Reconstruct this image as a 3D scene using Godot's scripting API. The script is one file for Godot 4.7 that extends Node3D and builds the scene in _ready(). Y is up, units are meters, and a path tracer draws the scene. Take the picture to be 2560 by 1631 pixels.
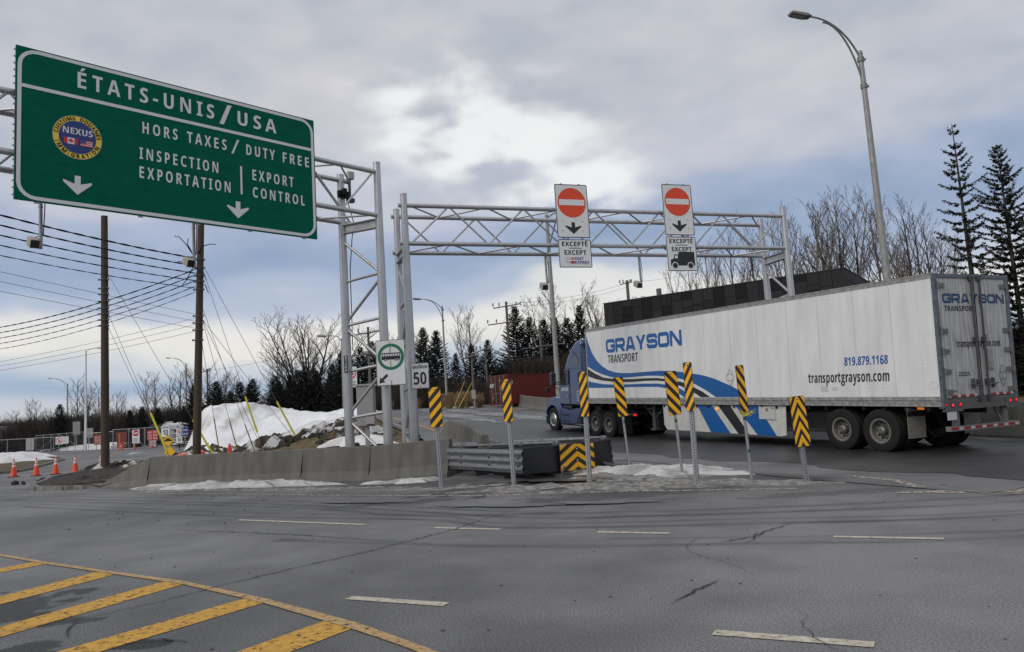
extends Node3D
# A border crossing road in late winter: overhead green sign, two sign gantries, a white semi-trailer on the ramp.

const NEUTRAL := Color(1, 1, 1)

class G:
	var v := PackedVector3Array()
	var n := PackedVector3Array()
	var uv := PackedVector2Array()
	var uv2 := PackedVector2Array()
	var c := PackedColorArray()
	func tri(a: Vector3, b: Vector3, d: Vector3, na: Vector3, nb: Vector3, nd: Vector3) -> void:
		v.append(a); v.append(d); v.append(b)
		n.append(na); n.append(nd); n.append(nb)
	func ftri(a: Vector3, b: Vector3, d: Vector3) -> void:
		var nn := (b - a).cross(d - a).normalized()
		tri(a, b, d, nn, nn, nn)
	func quad(a: Vector3, b: Vector3, d: Vector3, e: Vector3) -> void:
		var nn := (d - a).cross(e - b).normalized()
		tri(a, b, d, nn, nn, nn); tri(a, d, e, nn, nn, nn)
	func box(xf: Transform3D, s: Vector3) -> void:
		var p := []
		for i in 8:
			p.append(xf * Vector3(s.x * (0.5 if i & 1 else -0.5), s.y * (0.5 if i & 2 else -0.5), s.z * (0.5 if i & 4 else -0.5)))
		quad(p[4], p[5], p[7], p[6]); quad(p[1], p[0], p[2], p[3])
		quad(p[5], p[1], p[3], p[7]); quad(p[0], p[4], p[6], p[2])
		quad(p[6], p[7], p[3], p[2]); quad(p[0], p[1], p[5], p[4])
	func bx(x0: float, x1: float, y0: float, y1: float, z0: float, z1: float) -> void:
		box(Transform3D(Basis(), Vector3(x0 + x1, y0 + y1, z0 + z1) * 0.5), Vector3(absf(x1 - x0), absf(y1 - y0), absf(z1 - z0)))
	func tube(a: Vector3, b: Vector3, r0: float, r1: float, k := 8, caps := true) -> void:
		var d := (b - a).normalized()
		var s := d.cross(Vector3.UP if absf(d.y) < 0.95 else Vector3.RIGHT).normalized()
		var t := d.cross(s)
		for i in k:
			var a0 := TAU * i / k
			var a1 := TAU * (i + 1) / k
			var n0 := s * cos(a0) + t * sin(a0)
			var n1 := s * cos(a1) + t * sin(a1)
			tri(a + n0 * r0, a + n1 * r0, b + n1 * r1, n0, n1, n1)
			tri(a + n0 * r0, b + n1 * r1, b + n0 * r1, n0, n1, n0)
			if caps:
				tri(b, b + n0 * r1, b + n1 * r1, d, d, d)
				tri(a, a + n1 * r0, a + n0 * r0, -d, -d, -d)
	func path(pts: PackedVector3Array, r0: float, r1: float, k := 6) -> void:
		var rings := []
		var m := pts.size()
		for i in m:
			var d := (pts[mini(i + 1, m - 1)] - pts[maxi(i - 1, 0)]).normalized()
			var s := d.cross(Vector3.UP if absf(d.y) < 0.95 else Vector3.RIGHT).normalized()
			var t := d.cross(s)
			var r := lerpf(r0, r1, float(i) / (m - 1))
			var ring := []
			for j in k:
				var nn := s * cos(TAU * j / k) + t * sin(TAU * j / k)
				ring.append([pts[i] + nn * r, nn])
			rings.append(ring)
		for i in m - 1:
			for j in k:
				var A = rings[i][j]; var B = rings[i][(j + 1) % k]; var C = rings[i + 1][(j + 1) % k]; var D = rings[i + 1][j]
				tri(A[0], B[0], C[0], A[1], B[1], C[1]); tri(A[0], C[0], D[0], A[1], C[1], D[1])
	func lathe(xf: Transform3D, prof: Array, k := 20) -> void: # profile (r, y) going up outside
		for i in prof.size() - 1:
			var p: Vector2 = prof[i]; var q: Vector2 = prof[i + 1]
			var e := q - p
			var nr := Vector2(e.y, -e.x).normalized()
			for j in k:
				var a0 := TAU * j / k; var a1 := TAU * (j + 1) / k
				var c0 := Vector3(cos(a0), 0, -sin(a0)); var c1 := Vector3(cos(a1), 0, -sin(a1))
				var n0 := (xf.basis * (c0 * nr.x + Vector3.UP * nr.y)).normalized(); var n1 := (xf.basis * (c1 * nr.x + Vector3.UP * nr.y)).normalized()
				var A := xf * (c0 * p.x + Vector3.UP * p.y); var B := xf * (c1 * p.x + Vector3.UP * p.y)
				var C := xf * (c1 * q.x + Vector3.UP * q.y); var D := xf * (c0 * q.x + Vector3.UP * q.y)
				if p.x > 1e-5: tri(A, B, C, n0, n1, n1)
				if q.x > 1e-5: tri(A, C, D, n0, n1, n0)
	func poly(pp: PackedVector2Array, xf: Transform3D, z := 0.0) -> void: # flat face towards +z of xf
		var ix := Geometry2D.triangulate_polygon(pp)
		var nn := xf.basis.z.normalized()
		for i in range(0, ix.size(), 3):
			var a := pp[ix[i]]; var b := pp[ix[i + 1]]; var d := pp[ix[i + 2]]
			if (b - a).cross(d - a) < 0.0:
				var t := b; b = d; d = t
			tri(xf * Vector3(a.x, a.y, z), xf * Vector3(b.x, b.y, z), xf * Vector3(d.x, d.y, z), nn, nn, nn)
	func prism(pp: PackedVector2Array, xf: Transform3D, z0: float, z1: float) -> void:
		poly(pp, xf, z1)
		var back := PackedVector2Array()
		for p in pp: back.append(Vector2(-p.x, p.y))
		poly(back, xf * Transform3D(Basis(Vector3(-1, 0, 0), Vector3(0, 1, 0), Vector3(0, 0, -1)), Vector3.ZERO), -z0)
		var area := 0.0
		for i in pp.size(): area += pp[i].cross(pp[(i + 1) % pp.size()])
		for i in pp.size():
			var p := pp[i]; var q := pp[(i + 1) % pp.size()]
			if area < 0.0:
				var t := p; p = q; q = t
			quad(xf * Vector3(p.x, p.y, z0), xf * Vector3(q.x, q.y, z0), xf * Vector3(q.x, q.y, z1), xf * Vector3(p.x, p.y, z1))
	func bevel_prism(pp: PackedVector2Array, xf: Transform3D, z0: float, z1: float, bev: float) -> void: # counterclockwise outline, rounded rims
		var m := pp.size()
		var nrm := PackedVector2Array()
		for i in m:
			var a := (pp[i] - pp[(i + m - 1) % m]).normalized(); var b := (pp[(i + 1) % m] - pp[i]).normalized()
			var k := Vector2(a.y, -a.x) + Vector2(b.y, -b.x)
			nrm.append(k / maxf(0.5, k.length_squared() * 0.5))
		var rings := []
		for s in [[z0, 1.0, -1.0], [z0 + bev * 0.3, 0.3, -0.6], [z0 + bev, 0.0, 0.0], [z1 - bev, 0.0, 0.0], [z1 - bev * 0.3, 0.3, 0.6], [z1, 1.0, 1.0]]:
			var ring := []
			for i in m:
				ring.append(Vector3(pp[i].x - nrm[i].x * bev * s[1], pp[i].y - nrm[i].y * bev * s[1], s[0]))
			rings.append([ring, s[2]])
		for r in 5:
			for i in m:
				var j := (i + 1) % m
				var e := (pp[j] - pp[i]).normalized()
				var fn := Vector3(e.y, -e.x, 0)
				var na := (fn + Vector3(0, 0, rings[r][1])).normalized(); var nb := (fn + Vector3(0, 0, rings[r + 1][1])).normalized()
				na = (xf.basis * na).normalized(); nb = (xf.basis * nb).normalized()
				var A: Vector3 = xf * rings[r][0][i]; var B: Vector3 = xf * rings[r][0][j]; var C: Vector3 = xf * rings[r + 1][0][j]; var D: Vector3 = xf * rings[r + 1][0][i]
				tri(A, B, C, na, na, nb); tri(A, C, D, na, nb, nb)
		var f := PackedVector2Array(); var bk := PackedVector2Array()
		for p in rings[5][0]: f.append(Vector2(p.x, p.y))
		for p in rings[0][0]: bk.append(Vector2(-p.x, p.y))
		poly(f, xf, z1)
		poly(bk, xf * Transform3D(Basis(Vector3(-1, 0, 0), Vector3(0, 1, 0), Vector3(0, 0, -1)), Vector3.ZERO), -z0)
	func ring(xf: Transform3D, r0: float, r1: float, k := 40, z := 0.0, sx := 1.0) -> void:
		var nn := xf.basis.z.normalized()
		for i in k:
			var c0 := Vector2.from_angle(TAU * i / k); var c1 := Vector2.from_angle(TAU * (i + 1) / k)
			var A := xf * Vector3(c0.x * r0 * sx, c0.y * r0, z); var B := xf * Vector3(c0.x * r1 * sx, c0.y * r1, z); var C := xf * Vector3(c1.x * r1 * sx, c1.y * r1, z); var D := xf * Vector3(c1.x * r0 * sx, c1.y * r0, z)
			tri(A, B, C, nn, nn, nn)
			if r0 > 0.0: tri(A, C, D, nn, nn, nn)
	func mesh() -> ArrayMesh:
		var a := []
		a.resize(Mesh.ARRAY_MAX)
		a[Mesh.ARRAY_VERTEX] = v
		a[Mesh.ARRAY_NORMAL] = n
		if uv.size() == v.size(): a[Mesh.ARRAY_TEX_UV] = uv
		if uv2.size() == v.size(): a[Mesh.ARRAY_TEX_UV2] = uv2
		if c.size() == v.size(): a[Mesh.ARRAY_COLOR] = c
		var m := ArrayMesh.new()
		m.add_surface_from_arrays(Mesh.PRIMITIVE_TRIANGLES, a)
		return m

# ------------------------------------------------------------------ materials
var tex := {}
var mats := {}

func ntex(kind: String) -> NoiseTexture2D:
	if tex.has(kind): return tex[kind]
	var t := NoiseTexture2D.new()
	var f := FastNoiseLite.new()
	t.width = 512; t.height = 512; t.seamless = true; t.seamless_blend_skirt = 0.15
	f.seed = 7 + tex.size()
	f.noise_type = FastNoiseLite.TYPE_SIMPLEX_SMOOTH
	f.fractal_octaves = 4
	var lo := 0.7; var hi := 1.0
	match kind:
		"fine": f.frequency = 0.06; lo = 0.72
		"soft": f.frequency = 0.02; lo = 0.9
		"faint": f.frequency = 0.015; f.fractal_octaves = 5; lo = 0.9
		"grime": f.frequency = 0.02; f.fractal_octaves = 6; lo = 0.66
		"blotch": f.frequency = 0.012; f.fractal_octaves = 5; lo = 0.5
		"streak": f.frequency = 0.03; f.fractal_octaves = 5; lo = 0.7
		"dirt": f.frequency = 0.03; f.fractal_octaves = 6; lo = 0.45
		"bump", "lump": f.frequency = 0.05 if kind == "bump" else 0.025; f.fractal_octaves = 5; t.as_normal_map = true; t.bump_strength = 6.0 if kind == "bump" else 12.0
		"grain": f.frequency = 0.25; f.fractal_octaves = 2; t.width = 1024; t.height = 1024; lo = 0.5
		"grainbump": f.frequency = 0.22; f.fractal_octaves = 2; t.width = 1024; t.height = 1024; t.as_normal_map = true; t.bump_strength = 5.0
	if not t.as_normal_map:
		var g := Gradient.new()
		g.set_color(0, Color(lo, lo, lo)); g.set_color(1, Color(hi, hi, hi))
		t.color_ramp = g
	t.noise = f
	tex[kind] = t
	return t

func mat(r: float, g: float, b: float, rough := 0.6, metal := 0.0) -> StandardMaterial3D:
	var key := "%.3f %.3f %.3f %.2f %.2f" % [r, g, b, rough, metal]
	if not mats.has(key):
		var m := StandardMaterial3D.new()
		m.albedo_color = Color(r, g, b).linear_to_srgb()
		m.roughness = rough; m.metallic = metal
		mats[key] = m
	return mats[key]

func nmat(r: float, g: float, b: float, rough: float, metal: float, kind: String, scale: Vector3, bump := "", world := false) -> StandardMaterial3D:
	var m := StandardMaterial3D.new()
	m.albedo_color = Color(r, g, b).linear_to_srgb()
	m.roughness = rough; m.metallic = metal
	m.uv1_triplanar = true; m.uv1_world_triplanar = world
	m.uv1_scale = scale
	if kind: m.albedo_texture = ntex(kind)
	if bump:
		m.normal_enabled = true; m.normal_texture = ntex(bump); m.normal_scale = 0.6
	return m

func glow(r: float, g: float, b: float, e: float) -> StandardMaterial3D:
	var m := StandardMaterial3D.new()
	m.albedo_color = Color(r, g, b).linear_to_srgb()
	m.emission_enabled = true; m.emission = Color(r, g, b).linear_to_srgb(); m.emission_energy_multiplier = e
	return m

# ------------------------------------------------------------------ objects
func tag(o: Node, label: String, category: String, group := "", kind := "") -> void:
	if label: o.set_meta("label", label)
	if category: o.set_meta("category", category)
	if group: o.set_meta("group", group)
	if kind: o.set_meta("kind", kind)

func thing(called: String, label: String, category: String, at := Vector3.ZERO, basis := Basis(), group := "") -> Node3D:
	var o := Node3D.new()
	o.name = called
	add_child(o, true)
	o.transform = Transform3D(basis, at)
	tag(o, label, category, group)
	return o

func part(called: String, g: G, m: Material, parent: Node3D) -> MeshInstance3D:
	var o := MeshInstance3D.new()
	o.name = called
	o.mesh = g.mesh()
	o.mesh.surface_set_material(0, m)
	parent.add_child(o, true)
	return o

func struct(called: String, g: G, m: Material, kind := "structure", label := "") -> MeshInstance3D:
	var o := part(called, g, m, self)
	o.set_meta("kind", kind)
	if label: o.set_meta("label", label)
	return o

func copy(o: Node3D, at: Vector3, basis: Basis, label: String) -> Node3D:
	var d: Node3D = o.duplicate()
	d.name = o.name
	add_child(d, true)
	d.transform = Transform3D(basis, at)
	d.set_meta("label", label)
	return d

func yaw(deg: float) -> Basis:
	return Basis(Vector3.UP, deg_to_rad(deg))

func P2(a: Array) -> PackedVector2Array:
	var r := PackedVector2Array()
	for i in range(0, a.size(), 2): r.append(Vector2(a[i], a[i + 1]))
	return r

func rect(x0: float, y0: float, x1: float, y1: float) -> PackedVector2Array:
	return P2([x0, y0, x1, y0, x1, y1, x0, y1])

func rrect(x0: float, y0: float, x1: float, y1: float, r: float, k := 5) -> PackedVector2Array:
	var o := PackedVector2Array()
	for q in [[x1 - r, y0 + r, -90], [x1 - r, y1 - r, 0], [x0 + r, y1 - r, 90], [x0 + r, y0 + r, 180]]:
		for i in k + 1:
			o.append(Vector2(q[0], q[1]) + Vector2.from_angle(deg_to_rad(q[2] + 90.0 * i / k)) * r)
	return o

func circle(cx: float, cy: float, r: float, k := 32) -> PackedVector2Array:
	var o := PackedVector2Array()
	for i in k: o.append(Vector2(cx, cy) + Vector2.from_angle(TAU * i / k) * r)
	return o

func frame_poly(g: G, outer: PackedVector2Array, inner: PackedVector2Array, xf: Transform3D, z: float) -> void: # band between two outlines of equal count
	var m := outer.size()
	for i in m:
		var j := (i + 1) % m
		var nn := xf.basis.z.normalized()
		var A := xf * Vector3(outer[i].x, outer[i].y, z); var B := xf * Vector3(outer[j].x, outer[j].y, z)
		var C := xf * Vector3(inner[j].x, inner[j].y, z); var D := xf * Vector3(inner[i].x, inner[i].y, z)
		g.tri(A, B, C, nn, nn, nn); g.tri(A, C, D, nn, nn, nn)

var fonts := {}
func font(bold: bool, family := "Droid Sans") -> SystemFont:
	var k := family + str(bold)
	if not fonts.has(k):
		var f := SystemFont.new()
		f.font_names = PackedStringArray([family]); f.font_weight = 700 if bold else 400
		fonts[k] = f
	return fonts[k]

# lettering that fills the box (x0,y0)-(x1,y1) of xf's xy plane, standing from z to z+0.002; slant leans it to the right
func letters(g: G, s: String, xf: Transform3D, x0: float, y0: float, x1: float, y1: float, bold := true, z := 0.004, slant := 0.0, spacing := "") -> void:
	var t := TextMesh.new()
	t.font = font(bold); t.font_size = 48; t.pixel_size = 0.01; t.depth = 0.02; t.curve_step = 1.0
	t.text = s if spacing == "" else spacing.join(s.split(""))
	var a := t.get_mesh_arrays()
	var vs: PackedVector3Array = a[Mesh.ARRAY_VERTEX]
	var ns: PackedVector3Array = a[Mesh.ARRAY_NORMAL]
	var ix: PackedInt32Array = a[Mesh.ARRAY_INDEX]
	var lo := Vector3(1e9, 1e9, 1e9); var hi := -lo
	for p in vs:
		lo = lo.min(p); hi = hi.max(p)
	var sc := Vector3((x1 - x0) / maxf(hi.x - lo.x, 1e-4), (y1 - y0) / maxf(hi.y - lo.y, 1e-4), 0.1)
	for i in ix:
		var p := (vs[i] - lo) * sc
		p.x += p.y * slant
		g.v.append(xf * (p + Vector3(x0, y0, z)))
		g.n.append((xf.basis * ns[i]).normalized())

# single letters at their natural width round a circle, centred between two angles
func arc_letters(g: G, s: String, c: Vector2, radius: float, mid: float, h: float, over: bool, z: float, gap: float) -> void:
	var f := font(true)
	var ws := []; var total := 0.0
	for ch in s:
		var w := f.get_string_size(ch, HORIZONTAL_ALIGNMENT_LEFT, -1, 100).x / 71.4 * h
		ws.append(w); total += w + gap
	var at := -total * 0.5
	for i in s.length():
		var a: float = deg_to_rad(mid) + (-(at + (ws[i] + gap) * 0.5) / radius if over else (at + (ws[i] + gap) * 0.5) / radius)
		var xf := Transform3D(Basis(Vector3(0, 0, 1), a - PI / 2 if over else a + PI / 2), Vector3(c.x + cos(a) * radius, c.y + sin(a) * radius, 0))
		var w: float = ws[i] * (0.42 if s[i] == "I" else 0.86)
		letters(g, s[i], xf, -w * 0.5, -h * 0.5, w * 0.5, h * 0.5, true, z)
		at += ws[i] + gap

# ------------------------------------------------------------------ terrain
const FX := -0.4221
const FZ := -0.9065
const OX := 9.293
const OZ := -16.767

func lut(x: float, xs: Array, ys: Array) -> float:
	if x <= xs[0]: return ys[0]
	for i in xs.size() - 1:
		if x < xs[i + 1]:
			return lerpf(ys[i], ys[i + 1], (x - xs[i]) / (xs[i + 1] - xs[i]))
	return ys[-1]

func S(x: float, z: float) -> float: return (x - OX) * FX + (z - OZ) * FZ
func T(x: float, z: float) -> float: return -(x - OX) * FZ + (z - OZ) * FX
func XZ(s: float, t: float) -> Vector2: return Vector2(OX + s * FX - t * FZ, OZ + s * FZ + t * FX)
func ramp(s: float) -> float: return lut(s, [-5, 0, 1.67, 2.81, 14.4, 18.6, 25, 46, 53, 58, 66, 130], [0, 0.045, 0.11, 0.155, 0.45, 0.74, 1.08, 2.0, 2.42, 2.6, 2.72, 2.9])
func t_left(s: float) -> float: return lut(s, [8, 16, 22.8, 35, 48, 60, 80], [-6.0, -6.4, -5.0, -2.8, -0.4, 4.5, 12.0])
func t_right(s: float) -> float: return lut(s, [-10, 20, 38, 62, 80], [4.6, 5.6, 9.6, 16.9, 20.0])

func H(x: float, z: float) -> float:
	var s := S(x, z)
	var u := T(x, z) - t_left(s)
	var k := smoothstep(8.0, 25.0, s)
	return ramp(s) * smoothstep(lerpf(-4.5, -9.5, k), lerpf(-0.5, -3.0, k), u)

func gp(x: float, z: float, up := 0.0) -> Vector3: return Vector3(x, H(x, z) + up, z)

func hnormal(x: float, z: float) -> Vector3:
	return Vector3(H(x - 0.3, z) - H(x + 0.3, z), 0.6, H(x, z - 0.3) - H(x, z + 0.3)).normalized()

# a sheet draped between two edges (arrays of Vector2 xz), cols across, n along
func along(pts: Array, f: float) -> Vector2:
	var total := 0.0
	for i in pts.size() - 1: total += pts[i].distance_to(pts[i + 1])
	var d := f * total
	for i in pts.size() - 1:
		var l: float = pts[i].distance_to(pts[i + 1])
		if d <= l or i == pts.size() - 2:
			return pts[i].lerp(pts[i + 1], clampf(d / l, 0, 1))
		d -= l
	return pts[-1]

const STAIN := Rect2(-30, -36, 60, 42)
func sheet(g: G, left: Array, right: Array, rows: int, cols: int, up: float, rough := 0.0, nz: FastNoiseLite = null) -> void:
	var grid := []
	for i in rows + 1:
		var a := along(left, float(i) / rows); var b := along(right, float(i) / rows)
		var row := []
		for j in cols + 1:
			var p := a.lerp(b, float(j) / cols)
			var y := H(p.x, p.y) + up
			if nz and rough > 0.0: y += rough * (0.5 + nz.get_noise_2d(p.x, p.y)) * (1.0 if i > 0 and i < rows and j > 0 and j < cols else 0.0)
			row.append(Vector3(p.x, y, p.y))
		grid.append(row)
	grid_mesh(g, grid)

func grid_mesh(g: G, grid: Array) -> void:
	var rows := grid.size() - 1; var cols: int = grid[0].size() - 1
	var nr := []
	for i in rows + 1:
		var row := []
		for j in cols + 1:
			var dx: Vector3 = grid[i][mini(j + 1, cols)] - grid[i][maxi(j - 1, 0)]
			var dz: Vector3 = grid[mini(i + 1, rows)][j] - grid[maxi(i - 1, 0)][j]
			var q := dx.cross(dz).normalized()
			row.append(q if q.y >= 0.0 else -q)
		nr.append(row)
	for i in rows:
		for j in cols:
			var ids := [[i, j], [i, j + 1], [i + 1, j + 1], [i, j], [i + 1, j + 1], [i + 1, j]]
			var a: Vector3 = grid[i][j]; var b: Vector3 = grid[i][j + 1]; var d: Vector3 = grid[i + 1][j + 1]
			var e: Vector3 = grid[i + 1][j]
			var flip := ((b - a).cross(d - a) + (d - a).cross(e - a)).y < 0.0
			for k in 6:
				var q = ids[k] if flip else ids[[0, 2, 1, 3, 5, 4][k]]
				var p: Vector3 = grid[q[0]][q[1]]
				g.v.append(p); g.n.append(nr[q[0]][q[1]])
				g.uv.append(Vector2(p.x, p.z))
				g.uv2.append(Vector2((p.x - STAIN.position.x) / STAIN.size.x, (p.z - STAIN.position.y) / STAIN.size.y))

# a heap on the ground: polar grid, height by profile and noise
func heap(g: G, cx: float, cz: float, rx: float, rz: float, turn: float, hgt: float, nz: FastNoiseLite, amp: float, pw := 1.0, rings := 14, segs := 40, edge := 0.25) -> void:
	var grid := []
	for i in rings + 1:
		var row := []
		for j in segs + 1:
			var a := TAU * (j % segs) / segs
			var e := 1.0 + edge * nz.get_noise_2d(cos(a) * 30.0 + cx * 7.0, sin(a) * 30.0 + cz * 3.0)
			var r := float(i) / rings
			var q := Vector2(cos(a) * rx * r * e, sin(a) * rz * r * e).rotated(deg_to_rad(turn))
			var x := cx + q.x; var z := cz + q.y
			var k := pow(maxf(0.0, 1.0 - r * r), pw)
			var y := H(x, z) - 0.05 + (hgt + 0.05) * k + amp * nz.get_noise_2d(x * 12.0, z * 12.0) * minf(1.0, k * 3.0)
			row.append(Vector3(x, y, z))
		grid.append(row)
	grid_mesh(g, grid)

func noise(sd: int, fr: float, oct := 4) -> FastNoiseLite:
	var f := FastNoiseLite.new()
	f.seed = sd; f.frequency = fr; f.fractal_octaves = oct
	f.noise_type = FastNoiseLite.TYPE_SIMPLEX_SMOOTH
	return f

func V2s(a: Array) -> Array:
	var r := []
	for i in range(0, a.size(), 2): r.append(Vector2(a[i], a[i + 1]))
	return r

# ------------------------------------------------------------------ sky
func sky_image() -> Image:
	var w := 2048; var h := 1024
	var n1 := noise(3, 0.9, 5); var n2 := noise(11, 2.6, 5); var n3 := noise(5, 1.4, 4); var n4 := noise(8, 6.5, 5)
	var base := PackedColorArray()
	var stops := [[-90, 0.16, 0.155, 0.15], [-1, 0.40, 0.40, 0.40], [0, 0.70, 0.69, 0.64], [2.4, 0.56, 0.60, 0.66], [3.6, 0.36, 0.46, 0.60], [4.8, 0.56, 0.62, 0.69], [6.2, 0.80, 0.79, 0.75], [7.8, 0.78, 0.78, 0.77], [9.2, 0.46, 0.53, 0.66], [11.5, 0.32, 0.41, 0.575], [15, 0.39, 0.46, 0.61], [18, 0.485, 0.525, 0.61], [24, 0.53, 0.55, 0.605], [40, 0.56, 0.58, 0.625], [90, 0.66, 0.68, 0.72]]
	for i in 721: # quarter degrees
		var e := -90.0 + i * 0.25
		for k in stops.size() - 1:
			if e <= stops[k + 1][0]:
				var f: float = smoothstep(0.0, 1.0, (e - stops[k][0]) / (stops[k + 1][0] - stops[k][0]))
				base.append(Color(lerpf(stops[k][1], stops[k + 1][1], f), lerpf(stops[k][2], stops[k + 1][2], f), lerpf(stops[k][3], stops[k + 1][3], f)))
				break
	var data := PackedFloat32Array()
	data.resize(w * h * 3)
	var white := Color(0.88, 0.90, 0.90)
	# openings in the cloud where the hidden sun thins it: azimuth, elevation, half widths, strength
	var gaps := [[-2.0, 20.5, 6.0, 3.2, 0.62], [5.5, 16.2, 5.0, 2.2, 0.58], [-6.0, 25.0, 6.0, 3.0, 0.35], [-20.0, 19.0, 7.0, 2.5, 0.3], [1.5, 20.0, 12.0, 6.0, 0.36]]
	for j in h:
		var el := 90.0 - (j + 0.5) * 180.0 / h
		var ce := cos(deg_to_rad(el)); var se := sin(deg_to_rad(el))
		var at := j * w * 3
		var low := el < -12.0
		for i in w:
			var az := (i + 0.5) * 360.0 / w
			if az > 180.0: az -= 360.0
			var c: Color
			if low:
				c = base[int((el + 90.0) * 4.0)]
			else:
				var d := Vector3(ce * sin(deg_to_rad(az)), se, -ce * cos(deg_to_rad(az)))
				var a := n1.get_noise_3d(d.x * 1.5, d.y * 5.0, d.z * 1.5)
				var b := n2.get_noise_3d(d.x * 1.6, d.y * 4.2, d.z * 1.6)
				var lift := clampf(el / 10.0, 0.25, 1.0)
				var e2 := clampf(el + (a * 4.2 + b * 1.6) * lift, -80.0, 89.0)
				var q := (e2 + 90.0) * 4.0
				c = base[int(q)].lerp(base[int(q) + 1], q - floorf(q))
				var up := smoothstep(9.0, 16.0, el)
				var fine := n4.get_noise_3d(d.x * 1.6, d.y * 3.4, d.z * 1.6)
				var tone := 1.0 + (a * 0.22 + b * 0.21 + fine * 0.13) * (0.35 + 0.65 * up)
				c = Color(c.r * tone, c.g * (0.3 + 0.7 * tone), c.b * (0.45 + 0.55 * tone))
				var m := n3.get_noise_3d(d.x * 2.2, d.y * 4.5, d.z * 2.2)
				var s := 0.0
				for p in gaps:
					var u: float = (az - p[0]) / p[2]; var v: float = (el - p[1]) / p[3]
					var r := u * u + v * v
					if r < 6.0: s += p[4] * exp(-r)
				# elsewhere the cloud thins now and then as well
				s += 0.3 * smoothstep(0.25, 0.7, m) * up
				var open := smoothstep(0.18, 1.05, s * (1.0 + b * 1.5 + m * 1.2 + fine * 1.2))
				c = c.lerp(white, open * 0.92)
			data[at] = c.r; data[at + 1] = c.g; data[at + 2] = c.b
			at += 3
	return Image.create_from_data(w, h, false, Image.FORMAT_RGBF, data.to_byte_array())

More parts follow.
